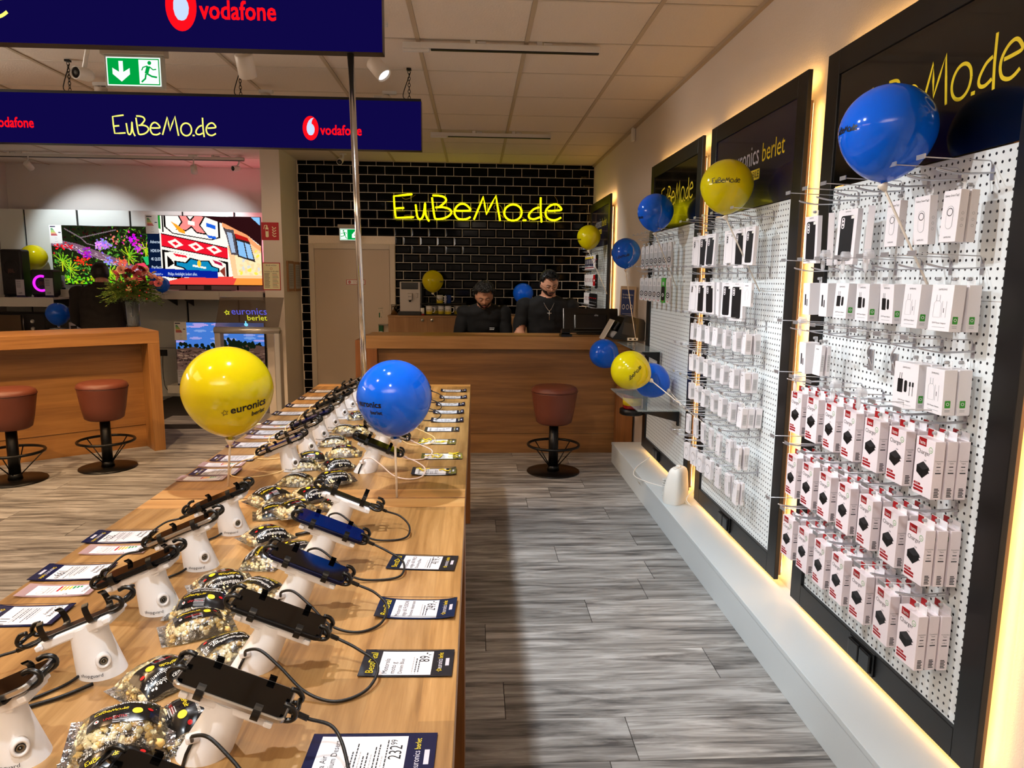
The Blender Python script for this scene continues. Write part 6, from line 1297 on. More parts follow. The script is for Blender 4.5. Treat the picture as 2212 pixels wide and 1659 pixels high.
cv.poly([(.68, .17), (.76, .19), (.80, .56), (.73, .55)], (.30, .28, .30)); cv.poly([(.70, .22), (.745, .235), (.77, .52), (.735, .52)], (.62, .70, .80)); cv.poly([(.77, .30), (.90, .36), (.945, .66), (.79, .58)], (.16, .12, .12)); cv.poly([(.785, .34), (.845, .37), (.87, .60), (.80, .56)], (.50, .70, .88)); cv.poly([(.855, .37), (.90, .40), (.93, .62), (.88, .60)], (.55, .72, .88)); cv.poly([(.77, .24), (.88, .30), (.90, .36), (.78, .31)], (.70, .10, .08))
cv.poly([(0, .0), (.08, 0), (.105, .26), (.105, 1), (0, 1)], (.03, .08, .18)); cv.poly([(0, .76), (.60, .80), (.60, .90), (0, .88)], (.02, .12, .55))
t, W, H = tv('right larger television showing a painted geometric house wall', ((317, 462), (559, 473), (330, 613), (565, 617)), 8.74, .06, cv, 1.2, foot=zt_)
lay = plane((-W/2, -.003, H/2), (1, 0, 0), (0, 0, 1)); s = MB()
for tx, y in (('Adverse', .40), ('HDR10+', .53), ('4K QLED', .65), ('Perfect', .77)): s.ptext(tx, lay(1), W*.02, -H*y, .05, 0, maxw=W*.085)
s.ptext('AMBILIGHT tv', lay(1), W*.025, -H*.865, .032, 0, maxw=W*.09); s.ptext('Philips Ambilight ändert alles.', lay(1), W*.16, -H*.865, .048, 0, maxw=W*.26)
s.build('screen_text', emis('screen_text_white', (.85, .92, 1), 1.1), t)
cv = Canvas(150, 90, (.28, .50, .86))
for k in range(30): cv.ell(R_.uniform(0, 1), R_.uniform(0, .35), .12, .02, (.45+.3*R_.random(), .65, .92))
for k in range(120): cv.ell(R_.random(), .42+.05*math.sin(R_.random()*9), .03, .035, (.06, .10, .06)) if R_.random() < .7 else None
cv.poly([(0, .46), (.2, .42), (.45, .5), (.6, .36), (1, .40), (1, 1), (0, 1)], (.36, .26, .22))
for k in range(420): y = R_.uniform(.47, 1); cv.ell(R_.random(), y, .05, .010, R_.choice([(.42, .31, .26), (.24, .17, .14), (.54, .42, .34), (.16, .11, .10)]), R_.uniform(-.3, .2))
for k in range(60): cv.ell(.66+R_.gauss(0, .10), .38+R_.gauss(0, .04), .03, .04, (.07, .12, .07))
tv('lower television showing a rocky valley under blue sky, behind the glass kiosk', ((379, 697), (572, 697), (384, 822), (572, 822)), 8.55, .0, cv, .85, foot=zb_)
# colour backlight on the rear of the patterned television
bl = area_light('television_backlight', (-3.0, 8.86, 1.9), .8, .5, 10, (1, .2, .28), (PI/2+.6, 0, 0))
# loudspeakers
def speaker(lb, tl, br, Y, zf, ring):
    a = at(*tl, 'y', Y); b = at(*br, 'y', Y); W = b.x-a.x; H = a.z-zf; t = thing('loudspeaker', lb, 'loudspeaker', ((a.x+b.x)/2, Y, zf+.001)); m_sp = mat('speaker_black', (.035, .034, .036), .5, bump=.3, bscale=500)
    s = MB(); s.b2((-W/2, .01, .012), (W/2, W*.8, H), 0, W*.09); s.box((-W*.3, W*.4, .008), (.04, .2, .016), 0); s.box((W*.3, W*.4, .008), (.04, .2, .016), 0); s.build('cabinet', m_sp, t)
    s = MB(); s.lathe([(W*.30, 0), (W*.36, .006), (W*.38, 0)], 32, 0, (0, .012, H*.5 if ring else H*.62), (0, -1, 0)); 
    if not ring: s.lathe([(W*.32, 0), (W*.36, .006), (W*.38, 0)], 32, 0, (0, .012, H*.25), (0, -1, 0))
    s.build('driver_rim', m_blkp, t)
    if ring: s = MB(); s.tube([(W*.33*math.cos(a_), .002, H*.5+W*.33*math.sin(a_)) for a_ in [1.2+3.9*q/20 for q in range(21)]], .014, 8); s.build('light_ring', emis('magenta_glow', (.85, .15, .95), 1.3), t)
    s = MB(); s.ptext('JBL', plane((0, .009, 0), (1, 0, 0), (0, 0, 1))(1), 0, H*(.5 if ring else .55)-.02, .06, 0, 'c'); s.build('logo_print', mat('logo_copper', (.45, .28, .25), .4), t)
speaker('tall black party loudspeaker at the left picture edge', (-4, 538), (51, 640), 8.45, zl_, False); speaker('smaller black loudspeaker with magenta light ring under the yellow balloon', (62, 582), (116, 641), 8.45, zl_, True)
def tagcard(px_, py0, py1, Y, zf, tx, lb):
    a = at(px_-10, py0, 'y', Y); b = at(px_+11, py1, 'y', Y); W = b.x-a.x; H = a.z-zf; s = MB(); s.b2((-W/2, 0, .001), (W/2, .002, H)); s.b2((-W/2, -.0, .0), (W/2, .05, .003)); o = s.build('shelf_price_card', mat('tag_paper', (.70, .70, .74), .35, coat=.3, var=.02), None, ((a.x+b.x)/2, Y, zf+.001)); tag(o, lb, 'price card', 'upright price cards on the shelves')
    s = MB(); lay = plane((0, 0, 0), (1, 0, 0), (0, 0, 1)); s.ptext(tx, lay(1), -W*.3, H*.18, .03, 0); s.prect(lay(1), -W*.5, 0.0, W*.5, H*.11, 1)
    for q in range(4): s.prect(lay(1), -W*.4, H*.88-.02*q, W*.1, H*.9-.02*q, 0)
    s.build('card_print', [m_blk, m_navy], o)
tagcard(43, 604, 636, 8.40, zl_, '349.', 'upright price card in front of the tall loudspeaker'); tagcard(105, 601, 634, 8.40, zl_, '159.', 'upright price card in front of the smaller loudspeaker'); tagcard(131, 595, 624, 8.68, zt_, '3000', 'upright price card at the foot of the jungle television'); tagcard(393, 799, 826, 8.52, zb_, '444', 'upright price card at the lower television')
# microwave oven and box on the low shelf
a = at(-30, 676, 'y', 8.35); b = at(98, 720, 'y', 8.35); W = b.x-a.x; H = a.z-zc_; t = thing('microwave_oven', 'black microwave oven with two ringed knobs on the low left shelf', 'microwave', ((a.x+b.x)/2, 8.35, zc_+.001))
s = MB(); s.b2((-W/2, .0, .01), (W/2, .34, H), 0, .006); s.build('housing', m_blkp, t); s = MB(); s.b2((-W/2, -.012, .03), (W*.1, .0, H-.02), 0, .004); s.build('door', mat('oven_bronze', (.40, .33, .25), .3, .7, var=.05), t); s = MB(); s.tube([(W*.16, -.02, .04), (W*.16, -.03, H*.5), (W*.16, -.02, H-.03)], .008, 8); s.build('handle', m_stl, t)
for z in (H*.28, H*.62): s = MB(); s.lathe([(.0, 0), (.022, 0), (.022, .014), (.017, .018), (.016, .010), (0, .010)], 20, 0, (W*.30, 0, z), (0, -1, 0)); s.build('knob', mat('knob_ring_steel', (.75, .74, .72), .3, .9, bump=.02), t)
a = at(148, 695, 'y', 8.4); b = at(169, 712, 'y', 8.4); s = MB(); s.b2((0, 0, 0), (b.x-a.x, .2, .14), 0, .004); s.prect(plane((0, 0, 0), (1, 0, 0), (0, 0, 1))(1), .02, .03, .09, .10, 1); tag(s.build('appliance_box', [m_card, m_blk], None, (a.x, 8.4, zc_+.001)), 'small white appliance box beside the customer on the low shelf', 'box')
a = at(120, 712, 'y', 8.38); s = MB(); s.box((0, .1, .03), (.22, .2, .05), 0, bev=.015); s.box((0, .08, .06), (.16, .12, .012), 1, bev=.004); tag(s.build('contact_grill', [m_blkp, m_lg], None, (a.x, 8.38, zc_+.002)), 'flat black contact grill under the shaded blue balloon', 'grill')
# kiosk with glass projection panel
KY = 7.5; a = at(463, 707, 'y', KY); b = at(604, 707, 'y', KY); t = thing('information_kiosk', 'white framed kiosk with tilted glass panel in front of the pillar', 'kiosk', (0, 0, 0)); m_k = mat('kiosk_aluminium', (.80, .79, .77), .28, .6, var=.02)
z = a.z
s = MB(); s.tube([(a.x, KY, z-.03), (b.x, KY, z-.03)], .036, 16); s.b2((a.x, KY-.02, .0), (a.x+.06, KY+.10, z-.03), 0, .01); s.b2((b.x-.06, KY-.02, .0), (b.x, KY+.10, z-.03), 0, .01); s.build('frame', m_k, t)
s = MB(); s.b2((a.x-.02, KY-.25, 0), (b.x+.05, KY+.3, .05), 0, .01); s.build('base_plate', m_k, t)
tl = at(475, 641, 'y', KY-.14); tr = at(613, 643, 'y', KY-.14); s = MB(); s.add([(a.x+.01, KY-.01, z), (b.x-.01, KY-.01, z), (tr.x, KY-.14, tr.z), (tl.x, KY-.14, tr.z), (a.x+.01, KY-.002, z), (b.x-.01, KY-.002, z), (tr.x, KY-.132, tr.z+.002), (tl.x, KY-.132, tr.z+.002)], [(0, 1, 2, 3), (7, 6, 5, 4), (0, 4, 5, 1), (1, 5, 6, 2), (2, 6, 7, 3), (3, 7, 4, 0)]); s.build('glass_panel', mat('kiosk_glass', (.40, .35, .30), .05, alpha=.55, spec=.9), t)
v_ = Vector((0, -.13, tr.z-z)).normalized(); lay = plane((0, KY-.012, z), (1, 0, 0), v_, off=-.001); lay = plane((0, KY-.012, z), (1, 0, 0), v_, off=.002)
cxk = (a.x+b.x)/2; s = MB(); star_print(s, lay(1), cxk-.17, .17, .028, .009, 0); s.ptext('euronics', lay(1), cxk-.13, .15, .11, 1, maxw=.36); s.ptext('berlet', lay(1), cxk+.02, .085, .085, 0, maxw=.21); s.pdisc(lay(1), cxk+.0, .035, .02, 2, 14); s.prect(lay(1), cxk-.006, .03, cxk+.006, .075, 2)
s.build('projected_logo', [emis('glow_yellow', (.85, .85, .2), 1.), emis('glow_violet', (.36, .36, .82), 1.), emis('glow_cyan', (.5, .85, .95), 1.)], t)
# signs on the pillar
def psign(lb, cat, tl, br, Y, mats, fn, nm):
    t, lay, W, H = sign_plate(nm, lb, cat, tl, br, Y-.004, [mats[0]]); s = MB(); fn(s, lay, W, H); s.build('print', mats, t)
def f1(s, lay, W, H):
    P = lay(1); s.prect(P, -W*.27, -H*.34, -W*.09, H*.22, 1, .012); s.prect(P, -W*.22, H*.22, -W*.14, H*.32, 1); s.pribbon(P, [(-W*.18, H*.34), (-W*.32, H*.32), (-W*.36, H*.12)], W*.04, 1); s.prect(lay(2), -W*.26, H*.0, -W*.10, H*.1, 0)
    for k in range(4): s.pribbon(P, [(W*.12, H*(.26-.15*k)), (W*.22, H*(.12-.14*k)), (W*.34, H*(.22-.16*k))], W*.055, 1)
psign('red square fire extinguisher sign on the pillar', 'sign', (564, 480), (603, 519), 7.97, [m_red, mat('sign_cream', (.93, .90, .72), .5)], f1, 'fire_sign')
def f2(s, lay, W, H):
    s.prect(lay(1), -W*.46, -H*.47, W*.46, H*.47, 1); s.ptext('Brände verhüten', lay(2), 0, H*.38, .022, 2, 'c', maxw=W*.6); s.pdisc(lay(2), 0, H*.28, .013, 0, r0=.010); s.ptext('Verhalten im Brandfall', lay(2), 0, H*.16, .02, 2, 'c', maxw=W*.8)
    for k in range(11): s.prect(lay(2), -W*.4, H*(.10-.05*k), -W*(.1+.02*(k % 3)), H*(.115-.05*k), 2); s.prect(lay(2), W*.05, H*(.10-.05*k), W*(.30+.03*(k % 4)), H*(.112-.05*k), 3 if k % 3 == 1 else 2)
psign('cream fire instruction notice with red border on the pillar', 'notice', (566, 567), (607, 627), 7.97, [m_red, MATS['sign_cream'], m_blk, m_red], f2, 'fire_notice')
for k, (x0, x1) in enumerate(((617, 627), (629, 638))):
    p0 = at(x0+3, 571, 'x', -2.105); p1 = at(x1+3, 629, 'x', -2.105); y0, y1 = sorted((p0.y, p1.y)); y0 = max(y0, 8.02); y1 = min(max(y1, y0+.2), 8.7)
    if k == 1: y0, y1 = 8.40, 8.66
    else: y0, y1 = 8.10, 8.36
    t = thing('framed_notice', ['narrow wood framed notice on the pillar side, left of two', 'narrow wood framed notice on the pillar side, right of two'][k], 'notice', (-2.105, y0, p1.z)); s = MB(); s.b2((.0, 0, 0), (.02, y1-y0, .34), 0, .003); s.build('frame', mat('notice_frame_wood', (.60, .44, .30), .5, var=.05), t)
    s = MB(); s.b2((.018, .03, .03), (.0205, y1-y0-.03, .31), 0); lay = plane((.0205, 0, 0), (0, 1, 0), (0, 0, 1))
    for q in range(12): s.prect(lay(1), .05, .28-.02*q, y1-y0-.05, .284-.02*q, 1)
    s.build('paper', [m_lg, m_dk2], t)
# humidifier on the plinth
p = at(1459, 1088, 'z', .174); t = thing('air_humidifier', 'white humidifier with grille standing on the plinth before the third frame', 'humidifier', (p.x+.01, p.y+.04, .1745), rz=-.75); m_hm = mat('appliance_white', (.90, .90, .88), .4, var=.01)
s = MB(); n = 24; vs = []
for (z, hx, hy, ox) in ((0, .056, .082, 0), (.02, .062, .088, 0), (.10, .058, .084, .003), (.19, .046, .070, .010), (.215, .038, .058, .012), (.225, .026, .045, .013)):
    for j in range(n): a_ = 2*PI*j/n; cx_, sx_ = math.cos(a_), math.sin(a_); vs.append((ox+hx*math.copysign(abs(cx_)**.55, cx_), hy*math.copysign(abs(sx_)**.55, sx_), z))
s.add(vs, [(i*n+j, i*n+(j+1) % n, (i+1)*n+(j+1) % n, (i+1)*n+j) for i in range(5) for j in range(n)], 0, True); s.add(vs[5*n:], [tuple(range(n))]); s.build('housing', m_hm, t)
s = MB(); s.cyl((.012, .0, .22), (.012, .0, .238), .016, .014); s.cyl((.012, -.035, .216), (.012, -.035, .230), .018, .018); s.build('knob', m_hm, t)
s = MB()
for q in range(9): s.b2((-.066, -.055, .02+.015*q), (-.050+.001*q, .055, .027+.015*q), 0)
s.build('grille', mat('grille_grey', (.78, .79, .78), .5, var=.02), t)  # bars slightly greyer than the housing
cable([t.location+V3(.03, .09, .02), (p.x+.05, p.y+.3, .178), (p.x-.06, p.y+.45, .178), (p.x-.12, p.y+.62, .178), (p.x-.05, p.y+.85, .178), (1.30, at(1418, 998, 'x', XF).y, .24)], .003, m_wht, 'white power cable curving over the plinth to the black socket', None)
cable([t.location+V3(.04, -.03, .02), t.location+V3(.07, -.10, .004), (1.30, p.y-.04, .22), (1.38, p.y+.02, .27)], .0025, m_wht, 'short white cable behind the humidifier', None)
# socket and cable on the shelf wall
p = at(353, 762, 'y', 9.19); s = MB(); s.box((0, 0, 0), (.10, .02, .08), 0, bev=.004); tag(s.build('wall_socket', m_hole, None, (p.x, 9.183, p.z)), 'black wall socket below the television shelf', 'socket')
cable([(p.x, 9.17, p.z-.02), (p.x+.02, 9.1, p.z-.18), (p.x+.16, 8.8, p.z-.35), (p.x+.25, 8.7, p.z-.42)], .004, m_cblk, 'black cable hanging from the socket under the television shelf', None)
# ================================================================ people
def loft_tube(mb, P, R, n=16): mb.tube(catmull(P, 4), [r for a, b in zip(R[:-1], R[1:]) for r in [a+(b-a)*q/4 for q in range(4)]]+[R[-1]], n)
def union_body(mb, voxel, smooth_it=4):
    me = mb.mesh('body', []); o = bpy.data.objects.new('tmp', me); COL.objects.link(o)
    r = o.modifiers.new('r', 'REMESH'); r.mode = 'VOXEL'; r.voxel_size = voxel; sm = o.modifiers.new('s', 'SMOOTH'); sm.factor = .5; sm.iterations = smooth_it
    dg = bpy.context.evaluated_depsgraph_get(); dg.update(); out = bpy.data.meshes.new_from_object(o.evaluated_get(dg)); bpy.data.objects.remove(o); return out
def hand(mb, w, d, side, curl=.5):
    """wrist w, direction d; palm, four fingers of unequal length and a thumb leaving the side of the palm"""
    d = Vector(d).normalized(); up = Vector((0, 0, 1)); s_ = d.cross(up).normalized()*side; nn = s_.cross(d)*side
    palm = Vector(w)+d*.045; M = Matrix((d, s_, nn)).transposed()
    mb.ball(palm, 1, 0, 12, 8, (0, 0, 0)) if False else None
    vs = []; c = palm
    for i in range(9):
        t = PI*i/8
        for j in range(12): a = 2*PI*j/12; vs.append(c+M @ Vector((.050*math.cos(t), .040*math.sin(t)*math.cos(a), .014*math.sin(t)*math.sin(a))))
    mb.add(vs, [(i*12+j, i*12+(j+1) % 12, (i+1)*12+(j+1) % 12, (i+1)*12+j) for i in range(8) for j in range(12)], 0)
    for k, L in enumerate((.068, .078, .073, .057)):
        y = -.030+.020*k; p = c+d*.030+s_*y; q1 = p+(d*.85-nn*curl*.4)*L*.45; q2 = q1+(d*.6-nn*curl)*L*.35; q3 = q2+(d*.3-nn*curl*1.2)*L*.25
        mb.tube([p, q1, q2, q3], [.0105, .0098, .0088, .0075], 8)
    p = c-d*.025-s_*.028; mb.tube([p, p-s_*.028+d*.022-nn*.008, p-s_*.036+d*.055-nn*.014], [.0125, .011, .0085], 8)
def head_geo(mb, M, R=1.):
    """head about .23 tall, face towards +y of M"""
    n, k = 36, 26; vs = []
    for i in range(k+1):
        t = PI*i/k
        for j in range(n):
            a = 2*PI*j/n; x, y, z = math.sin(t)*math.cos(a), math.sin(t)*math.sin(a), math.cos(t)
            X, Y, Z = x*.077, y*.096, z*.112
            if z < 0: sh = 1-.42*(-z)**1.6; X *= sh; Y = Y*(1-.28*(-z)**1.5)+.012*(-z)
            if y > 0:   # face plane, brow, sockets, cheeks, nose, lips, chin
                f = y**1.2
                Y -= .010*f*max(0, 1-abs(z)*.6)
                Y += .006*f*math.exp(-((Z-.028)/.010)**2)*math.exp(-(X/.05)**2)
                for sx in (-1, 1): Y -= .011*math.exp(-((X-sx*.030)/.016)**2-((Z-.008)/.011)**2)*f; Y += .005*math.exp(-((X-sx*.042)/.02)**2-((Z+.022)/.018)**2)*f
                Y += .024*math.exp(-(X/.0125)**2)*math.exp(-((Z+.022)/.015)**2)*f+.012*math.exp(-(X/.009)**2)*math.exp(-((Z-.0)/.018)**2)*f
                Y += .006*math.exp(-(X/.022)**2)*math.exp(-((Z+.052)/.008)**2)*f+.008*math.exp(-(X/.02)**2)*math.exp(-((Z+.088)/.014)**2)*f
            vs.append(M @ (Vector((X, Y, Z))*R))
    mb.add(vs, [(i*n+j, (i+1)*n+j, (i+1)*n+(j+1) % n, i*n+(j+1) % n) for i in range(k) for j in range(n)], 0)
    for sx in (-1, 1):
        e = M @ (Vector((sx*.078, -.005, -.004))*R); w_ = (M.to_3x3() @ Vector((sx*.35, -.5, 0))).normalized()
        pts = [M @ (Vector((sx*.080, -.002+.016*math.cos(q), .002+.030*math.sin(q)))*R) for q in [2*PI*z/10 for z in range(10)]]
        mb.tube(pts, .0055*R, 6, closed=True); mb.ball(e, .012*R, 0, 8, 6, (.6, 1, 1.6))
def person(lb, loc, rz, J, cols, hz, head, sex=1., sleeves='short', voxel=.0085):
    """J joints in the local frame (person faces +y); returns thing + head matrix"""
    t = thing('person', lb, 'person', loc, rz); mb = MB()
    # torso as stacked ellipses
    n = 28; T = J['torso']; vs = []
    PT = catmull([(c[0], c[1], c[2]) for c in T], 3); RX = catmull([(c[3], c[4], 0) for c in T], 3)
    for p, r in zip(PT, RX):
        for j in range(n): a = 2*PI*j/n; cx_, sx_ = math.cos(a), math.sin(a); vs.append((p.x+r.x*math.copysign(abs(cx_)**.85, cx_), p.y+r.y*math.copysign(abs(sx_)**.9, sx_), p.z))
    k = len(PT); mb.add(vs, [(i*n+j, i*n+(j+1) % n, (i+1)*n+(j+1) % n, (i+1)*n+j) for i in range(k-1) for j in range(n)]+[tuple(range(n))[::-1], tuple((k-1)*n+j for j in range(n))])
    loft_tube(mb, [J['necka'], J['neckb']], [.070*sex, .060*sex])
    for s_ in (-1, 1):
        A = J['armL' if s_ < 0 else 'armR']; loft_tube(mb, A[:2]+[A[2]], [.068*sex, .050*sex, .030*sex]); mb.ball(A[0], .075*sex, 0, 14, 10, (1, 1, .9)); hand(mb, A[2], Vector(A[2])-Vector(A[1]), s_)
        Lg = J['legL' if s_ < 0 else 'legR']; loft_tube(mb, Lg[:3], [.098*sex, .066*sex, .044*sex]); f = Vector(Lg[2]); mb.tube([f+V3(0, -.05, -.045), f+V3(0, .06, -.045), f+V3(0, .16, -.058)], [.042, .042, .030], 12, flat=.75)
    Hm = J['head']; head_geo(mb, Hm)
    me = union_body(mb, voxel, 3)
    m_skin, m_top, m_leg, m_shoe = cols
    for m in cols: me.materials.append(m)
    co = [v.co.copy() for v in me.vertices]; hc = Hm @ Vector((0, 0, 0)); cuff = J['cuff']
    def zone(c):
        if (c-hc).length < .135 and (c-hc).length < (c-Vector(J['necka'])).length+.02: return 0
        for key in ('armL', 'armR'):
            A = J[key]; e, w_ = Vector(A[1]), Vector(A[2]); d = w_-e; L = d.length; tt = (c-e).dot(d)/L/L
            if tt > cuff and (c-(e+d*max(0, min(1.6, tt)))).length < .085: return 0
        nz = Vector(J['neckb'])-Vector(J['necka']); tn = (c-Vector(J['necka'])).dot(nz)/nz.length_squared
        if tn > .35 and (c-Vector(J['necka'])).length < .16 and c.z > J['collar']: return 0
        if c.z > J['waist']: return 1
        return 2 if c.z > .085 else 3
    Z = [zone(c) for c in co]
    for p in me.polygons:
        zs = [Z[i] for i in p.vertices]; p.material_index = max(set(zs), key=zs.count); p.use_smooth = True
    nrm = [v.normal.copy() for v in me.vertices]
    for i, v in enumerate(me.vertices):
        if Z[i] in (1, 2):
            c = co[i]; fold = noise.noise(Vector((c.x*7, c.y*7, c.z*14)))*.009+noise.noise(Vector((c.x*16, c.y*16, c.z*22+5)))*.004
            v.co = c+nrm[i]*(.008+fold)
    me.update(); link('body', me, t)
    return t, Hm
def hair(t, H, kind, m, front=.82, vol=.012):
    s = MB(); n, k = 40, 24; vs = []; fs = []
    def lim(a):   # polar angle where hair ends for azimuth a (face at +y)
        fy = math.sin(a); return front if fy > .5 else (1.25 if fy > .05 else 2.05) 
    for i in range(k+1):
        for j in range(n):
            a = 2*PI*j/n; L = lim(a); t_ = L*i/k; x, y, z = math.sin(t_)*math.cos(a), math.sin(t_)*math.sin(a), math.cos(t_)
            X, Y, Z = x*.078, y*.097-.003, z*.113
            if y > 0: Y -= .008*y
            if z < 0: sh = 1-.42*(-z)**1.6; X *= sh; Y *= (1-.10*(-z))
            v = vol*(1 if i < k-2 else .35)*(1.35 if z > .5 else .85 if t_ < 1.3 else .45)
            nz = noise.noise(Vector((X*38, Y*38, Z*38)))*.006 if kind == 'curly' else noise.noise(Vector((X*18, Y*70, Z*18)))*.004
            d = Vector((x, y, z)); vs.append(H @ (Vector((X, Y, Z))+d*(v+nz+.004)))
    s.add(vs, [(i*n+j, (i+1)*n+j, (i+1)*n+(j+1) % n, i*n+(j+1) % n) for i in range(k) for j in range(n)], 0, True)
    r = random.Random(5)
    if kind == 'curly':
        for q in range(620):
            a = r.uniform(0, 2*PI); t_ = math.acos(r.uniform(-.15 if math.sin(a) < .1 else .66, 1)); x, y, z = math.sin(t_)*math.cos(a), math.sin(t_)*math.sin(a), math.cos(t_)
            c = Vector((x*.079, y*.097-.004, z*.113))+Vector((x, y, z))*(vol*(1.3 if z > .2 else .5)+r.uniform(-.003, .009)); s.ball(H @ c, r.uniform(.006, .0105), 0, 6, 4)
    else:
        for q in range(160):
            a = r.uniform(0, 2*PI); t_ = r.uniform(0, .95); x, y, z = math.sin(t_)*math.cos(a), math.sin(t_)*math.sin(a), math.cos(t_); c = Vector((x*.080, y*.098-.003, z*.114)); d = Vector((x, y, z)); sw = Vector((r.uniform(-.2, .2), .9, .3)) if kind == 'quiff' else Vector((r.uniform(-.3, .3), .4, -.5))
            s.tube([H @ (c+d*vol*.6), H @ (c+d*(vol*1.4)+sw*.012), H @ (c+d*vol*1.3+sw*.028)], [.006, .0055, .002], 5)
    s.build('hair', m, t)
def face(t, H, m_hair, beard=True, glasses=False):
    m_eye = mat('eye_white', (.86, .82, .78), .3); m_iris = mat('iris_dark', (.07, .04, .03), .2); m_lid = mat('eyelid_skin', (.62, .44, .34), .6, var=.05); m_lip = mat('lip', (.58, .33, .29), .5, var=.05)
    s = MB()
    for sx in (-1, 1): s.ball(H @ Vector((sx*.030, .071, .007)), .0115, 0, 12, 8)
    for sx in (-1, 1): s.ball(H @ Vector((sx*.030, .0805, .003)), .0045, 1, 8, 6)
    s.build('eyes', [m_eye, m_iris], t)
    s = MB()
    for sx in (-1, 1): s.tube([H @ Vector((sx*x, .0835-.25*abs(x-.030)**1.2*3, z)) for x, z in ((.018, .006), (.024, .009), (.031, .010), (.038, .008), (.044, .004))], [.003, .0045, .005, .0045, .002], 6, flat=1.6)
    s.build('eyelids', m_lid, t)
    s = MB()
    for sx in (-1, 1): s.tube([H @ Vector((sx*x, .0895-.35*(x-.012)*(x > .03), z)) for x, z in ((.012, .023), (.022, .0275), (.034, .0285), (.046, .024), (.052, .019))], [.0025, .0038, .0038, .003, .001], 6, flat=.7)
    s.build('eyebrows', m_hair, t)
    s = MB(); s.tube([H @ Vector((x, .0955-abs(x)*.35, -.0505-abs(x)*.03)) for x in (-.023, -.014, -.005, 0, .005, .014, .023)], [.001, .0032, .0038, .003, .0038, .0032, .001], 6); s.tube([H @ Vector((x, .0935-abs(x)*.35, -.0575-abs(x)*-.08)) for x in (-.019, -.01, 0, .01, .019)], [.001, .004, .005, .004, .001], 6); s.build('lips', m_lip, t)
    if beard:
        s = MB(); r = random.Random(2); n = 30; k = 8; vs = []
        for i in range(k+1):
            for j in range(n+1):
                a = -.15+(PI+.3)*j/n; zz = -.030-.075*i/k if abs(a-PI/2) > .52 else -.068-.042*i/k
                z = zz/.112; q = math.sqrt(max(0, 1-z*z)); X = math.cos(a)*.077*q*(1-.42*(-z)**1.6 if z < 0 else 1); Y = math.sin(a)*.096*q*(1-.28*(-z)**1.5)+.012*(-z); Y -= .010*max(0, math.sin(a))**1.2*(1-abs(z)*.6); Y += .008*math.exp(-(X/.02)**2)*math.exp(-((zz+.088)/.014)**2)
                o_ = .0045+.0015*noise.noise(Vector((X*90, Y*90, zz*90))); vs.append(H @ (Vector((X, Y, zz))+Vector((math.cos(a), max(0, math.sin(a)), -.3))*o_))
        s.add(vs, [(i*(n+1)+j, (i+1)*(n+1)+j, (i+1)*(n+1)+j+1, i*(n+1)+j+1) for i in range(k) for j in range(n)], 0, True)
        s.tube([H @ Vector((x, .098-abs(x)*.42, -.040-abs(x)*.25)) for x in (-.030, -.018, -.006, .006, .018, .030)], [.002, .0045, .0045, .0045, .0045, .002], 6)
        s.build('beard', m_hair, t)
    if glasses:
        s = MB()
        for sx in (-1, 1):
            s.tube([H @ Vector((sx*.032+.024*math.cos(q), .100-.12*abs(math.cos(q))*.05, .003+.018*math.sin(q))) for q in [2*PI*z/16 for z in range(16)]], .0013, 5, closed=True); s.tube([H @ Vector((sx*.056, .098, .008)), H @ Vector((sx*.080, .06, .010)), H @ Vector((sx*.082, -.005, .008))], .0013, 5)
        s.tube([H @ Vector((-.009, .102, .006)), H @ Vector((0, .104, .008)), H @ Vector((.009, .102, .006))], .0013, 5); s.build('glasses', mat('glasses_wire', (.45, .36, .30), .25, .9, bump=.02), t)
def headM(c, pitch, yaw=0., roll=0., sc=1.): return Matrix.Translation(c) @ Euler((pitch, roll, yaw)).to_matrix().to_4x4() @ Matrix.Scale(sc, 4)
skinA = mat('skin_tan', (.66, .47, .36), .5, var=.05, bscale=40, sss=.06); skinB = mat('skin_light', (.76, .56, .46), .5, var=.05, bscale=40, sss=.06); cl_black = mat('black_cotton', (.03, .036, .048), .85, bump=.3, bscale=500, var=.1); trs = mat('dark_trousers', (.05, .05, .06), .85, bump=.3, bscale=400, var=.1); shoe = mat('black_shoe', (.03, .03, .03), .4, bump=.1); hairB = mat('black_hair', (.035, .028, .025), .45, bump=.5, bscale=300, var=.2)
# left employee: leaning on the desk, head bowed, long sleeves
c1 = at(1050, 640, 'y', 7.02)
J = dict(torso=[(0, 0, .86, .165, .115), (0, .01, .95, .160, .112), (0, .05, 1.06, .160, .115), (0, .10, 1.17, .180, .120), (0, .15, 1.29, .195, .115), (0, .175, 1.365, .15, .09), (0, .19, 1.40, .07, .06)],
    necka=(0, .18, 1.36), neckb=(0, .25, 1.44), collar=1.405, waist=.90, cuff=.86, armL=[(-.195, .15, 1.31), (-.235, .17, 1.02), (-.13, .36, .90)], armR=[(.195, .15, 1.31), (.25, .16, 1.02), (.11, .36, .90)],
    legL=[(-.09, 0, .86), (-.10, .02, .46), (-.11, -.01, .09)], legR=[(.09, 0, .86), (.10, .02, .46), (.11, -.01, .09)])
ox = c1.x; hz_ = c1.z; J['head'] = headM(Vector((0, .285, 1.475)), -.50, 0.04, 0, 1.08)
dz = hz_-1.475+.0
for k_ in ('torso',): J[k_] = [(a, b, c+dz*(0 if c < .9 else 1), d, e) for a, b, c, d, e in J[k_]]
def shift(J, dz):
    for k_ in ('necka', 'neckb'): a = J[k_]; J[k_] = (a[0], a[1], a[2]+dz)
    for k_ in ('armL', 'armR'): J[k_] = [(a[0], a[1], a[2]+dz*(1 if i < 2 else 0)) for i, a in enumerate(J[k_])]
    J['collar'] += dz; J['head'] = Matrix.Translation((0, 0, dz)) @ J['head']
shift(J, dz)
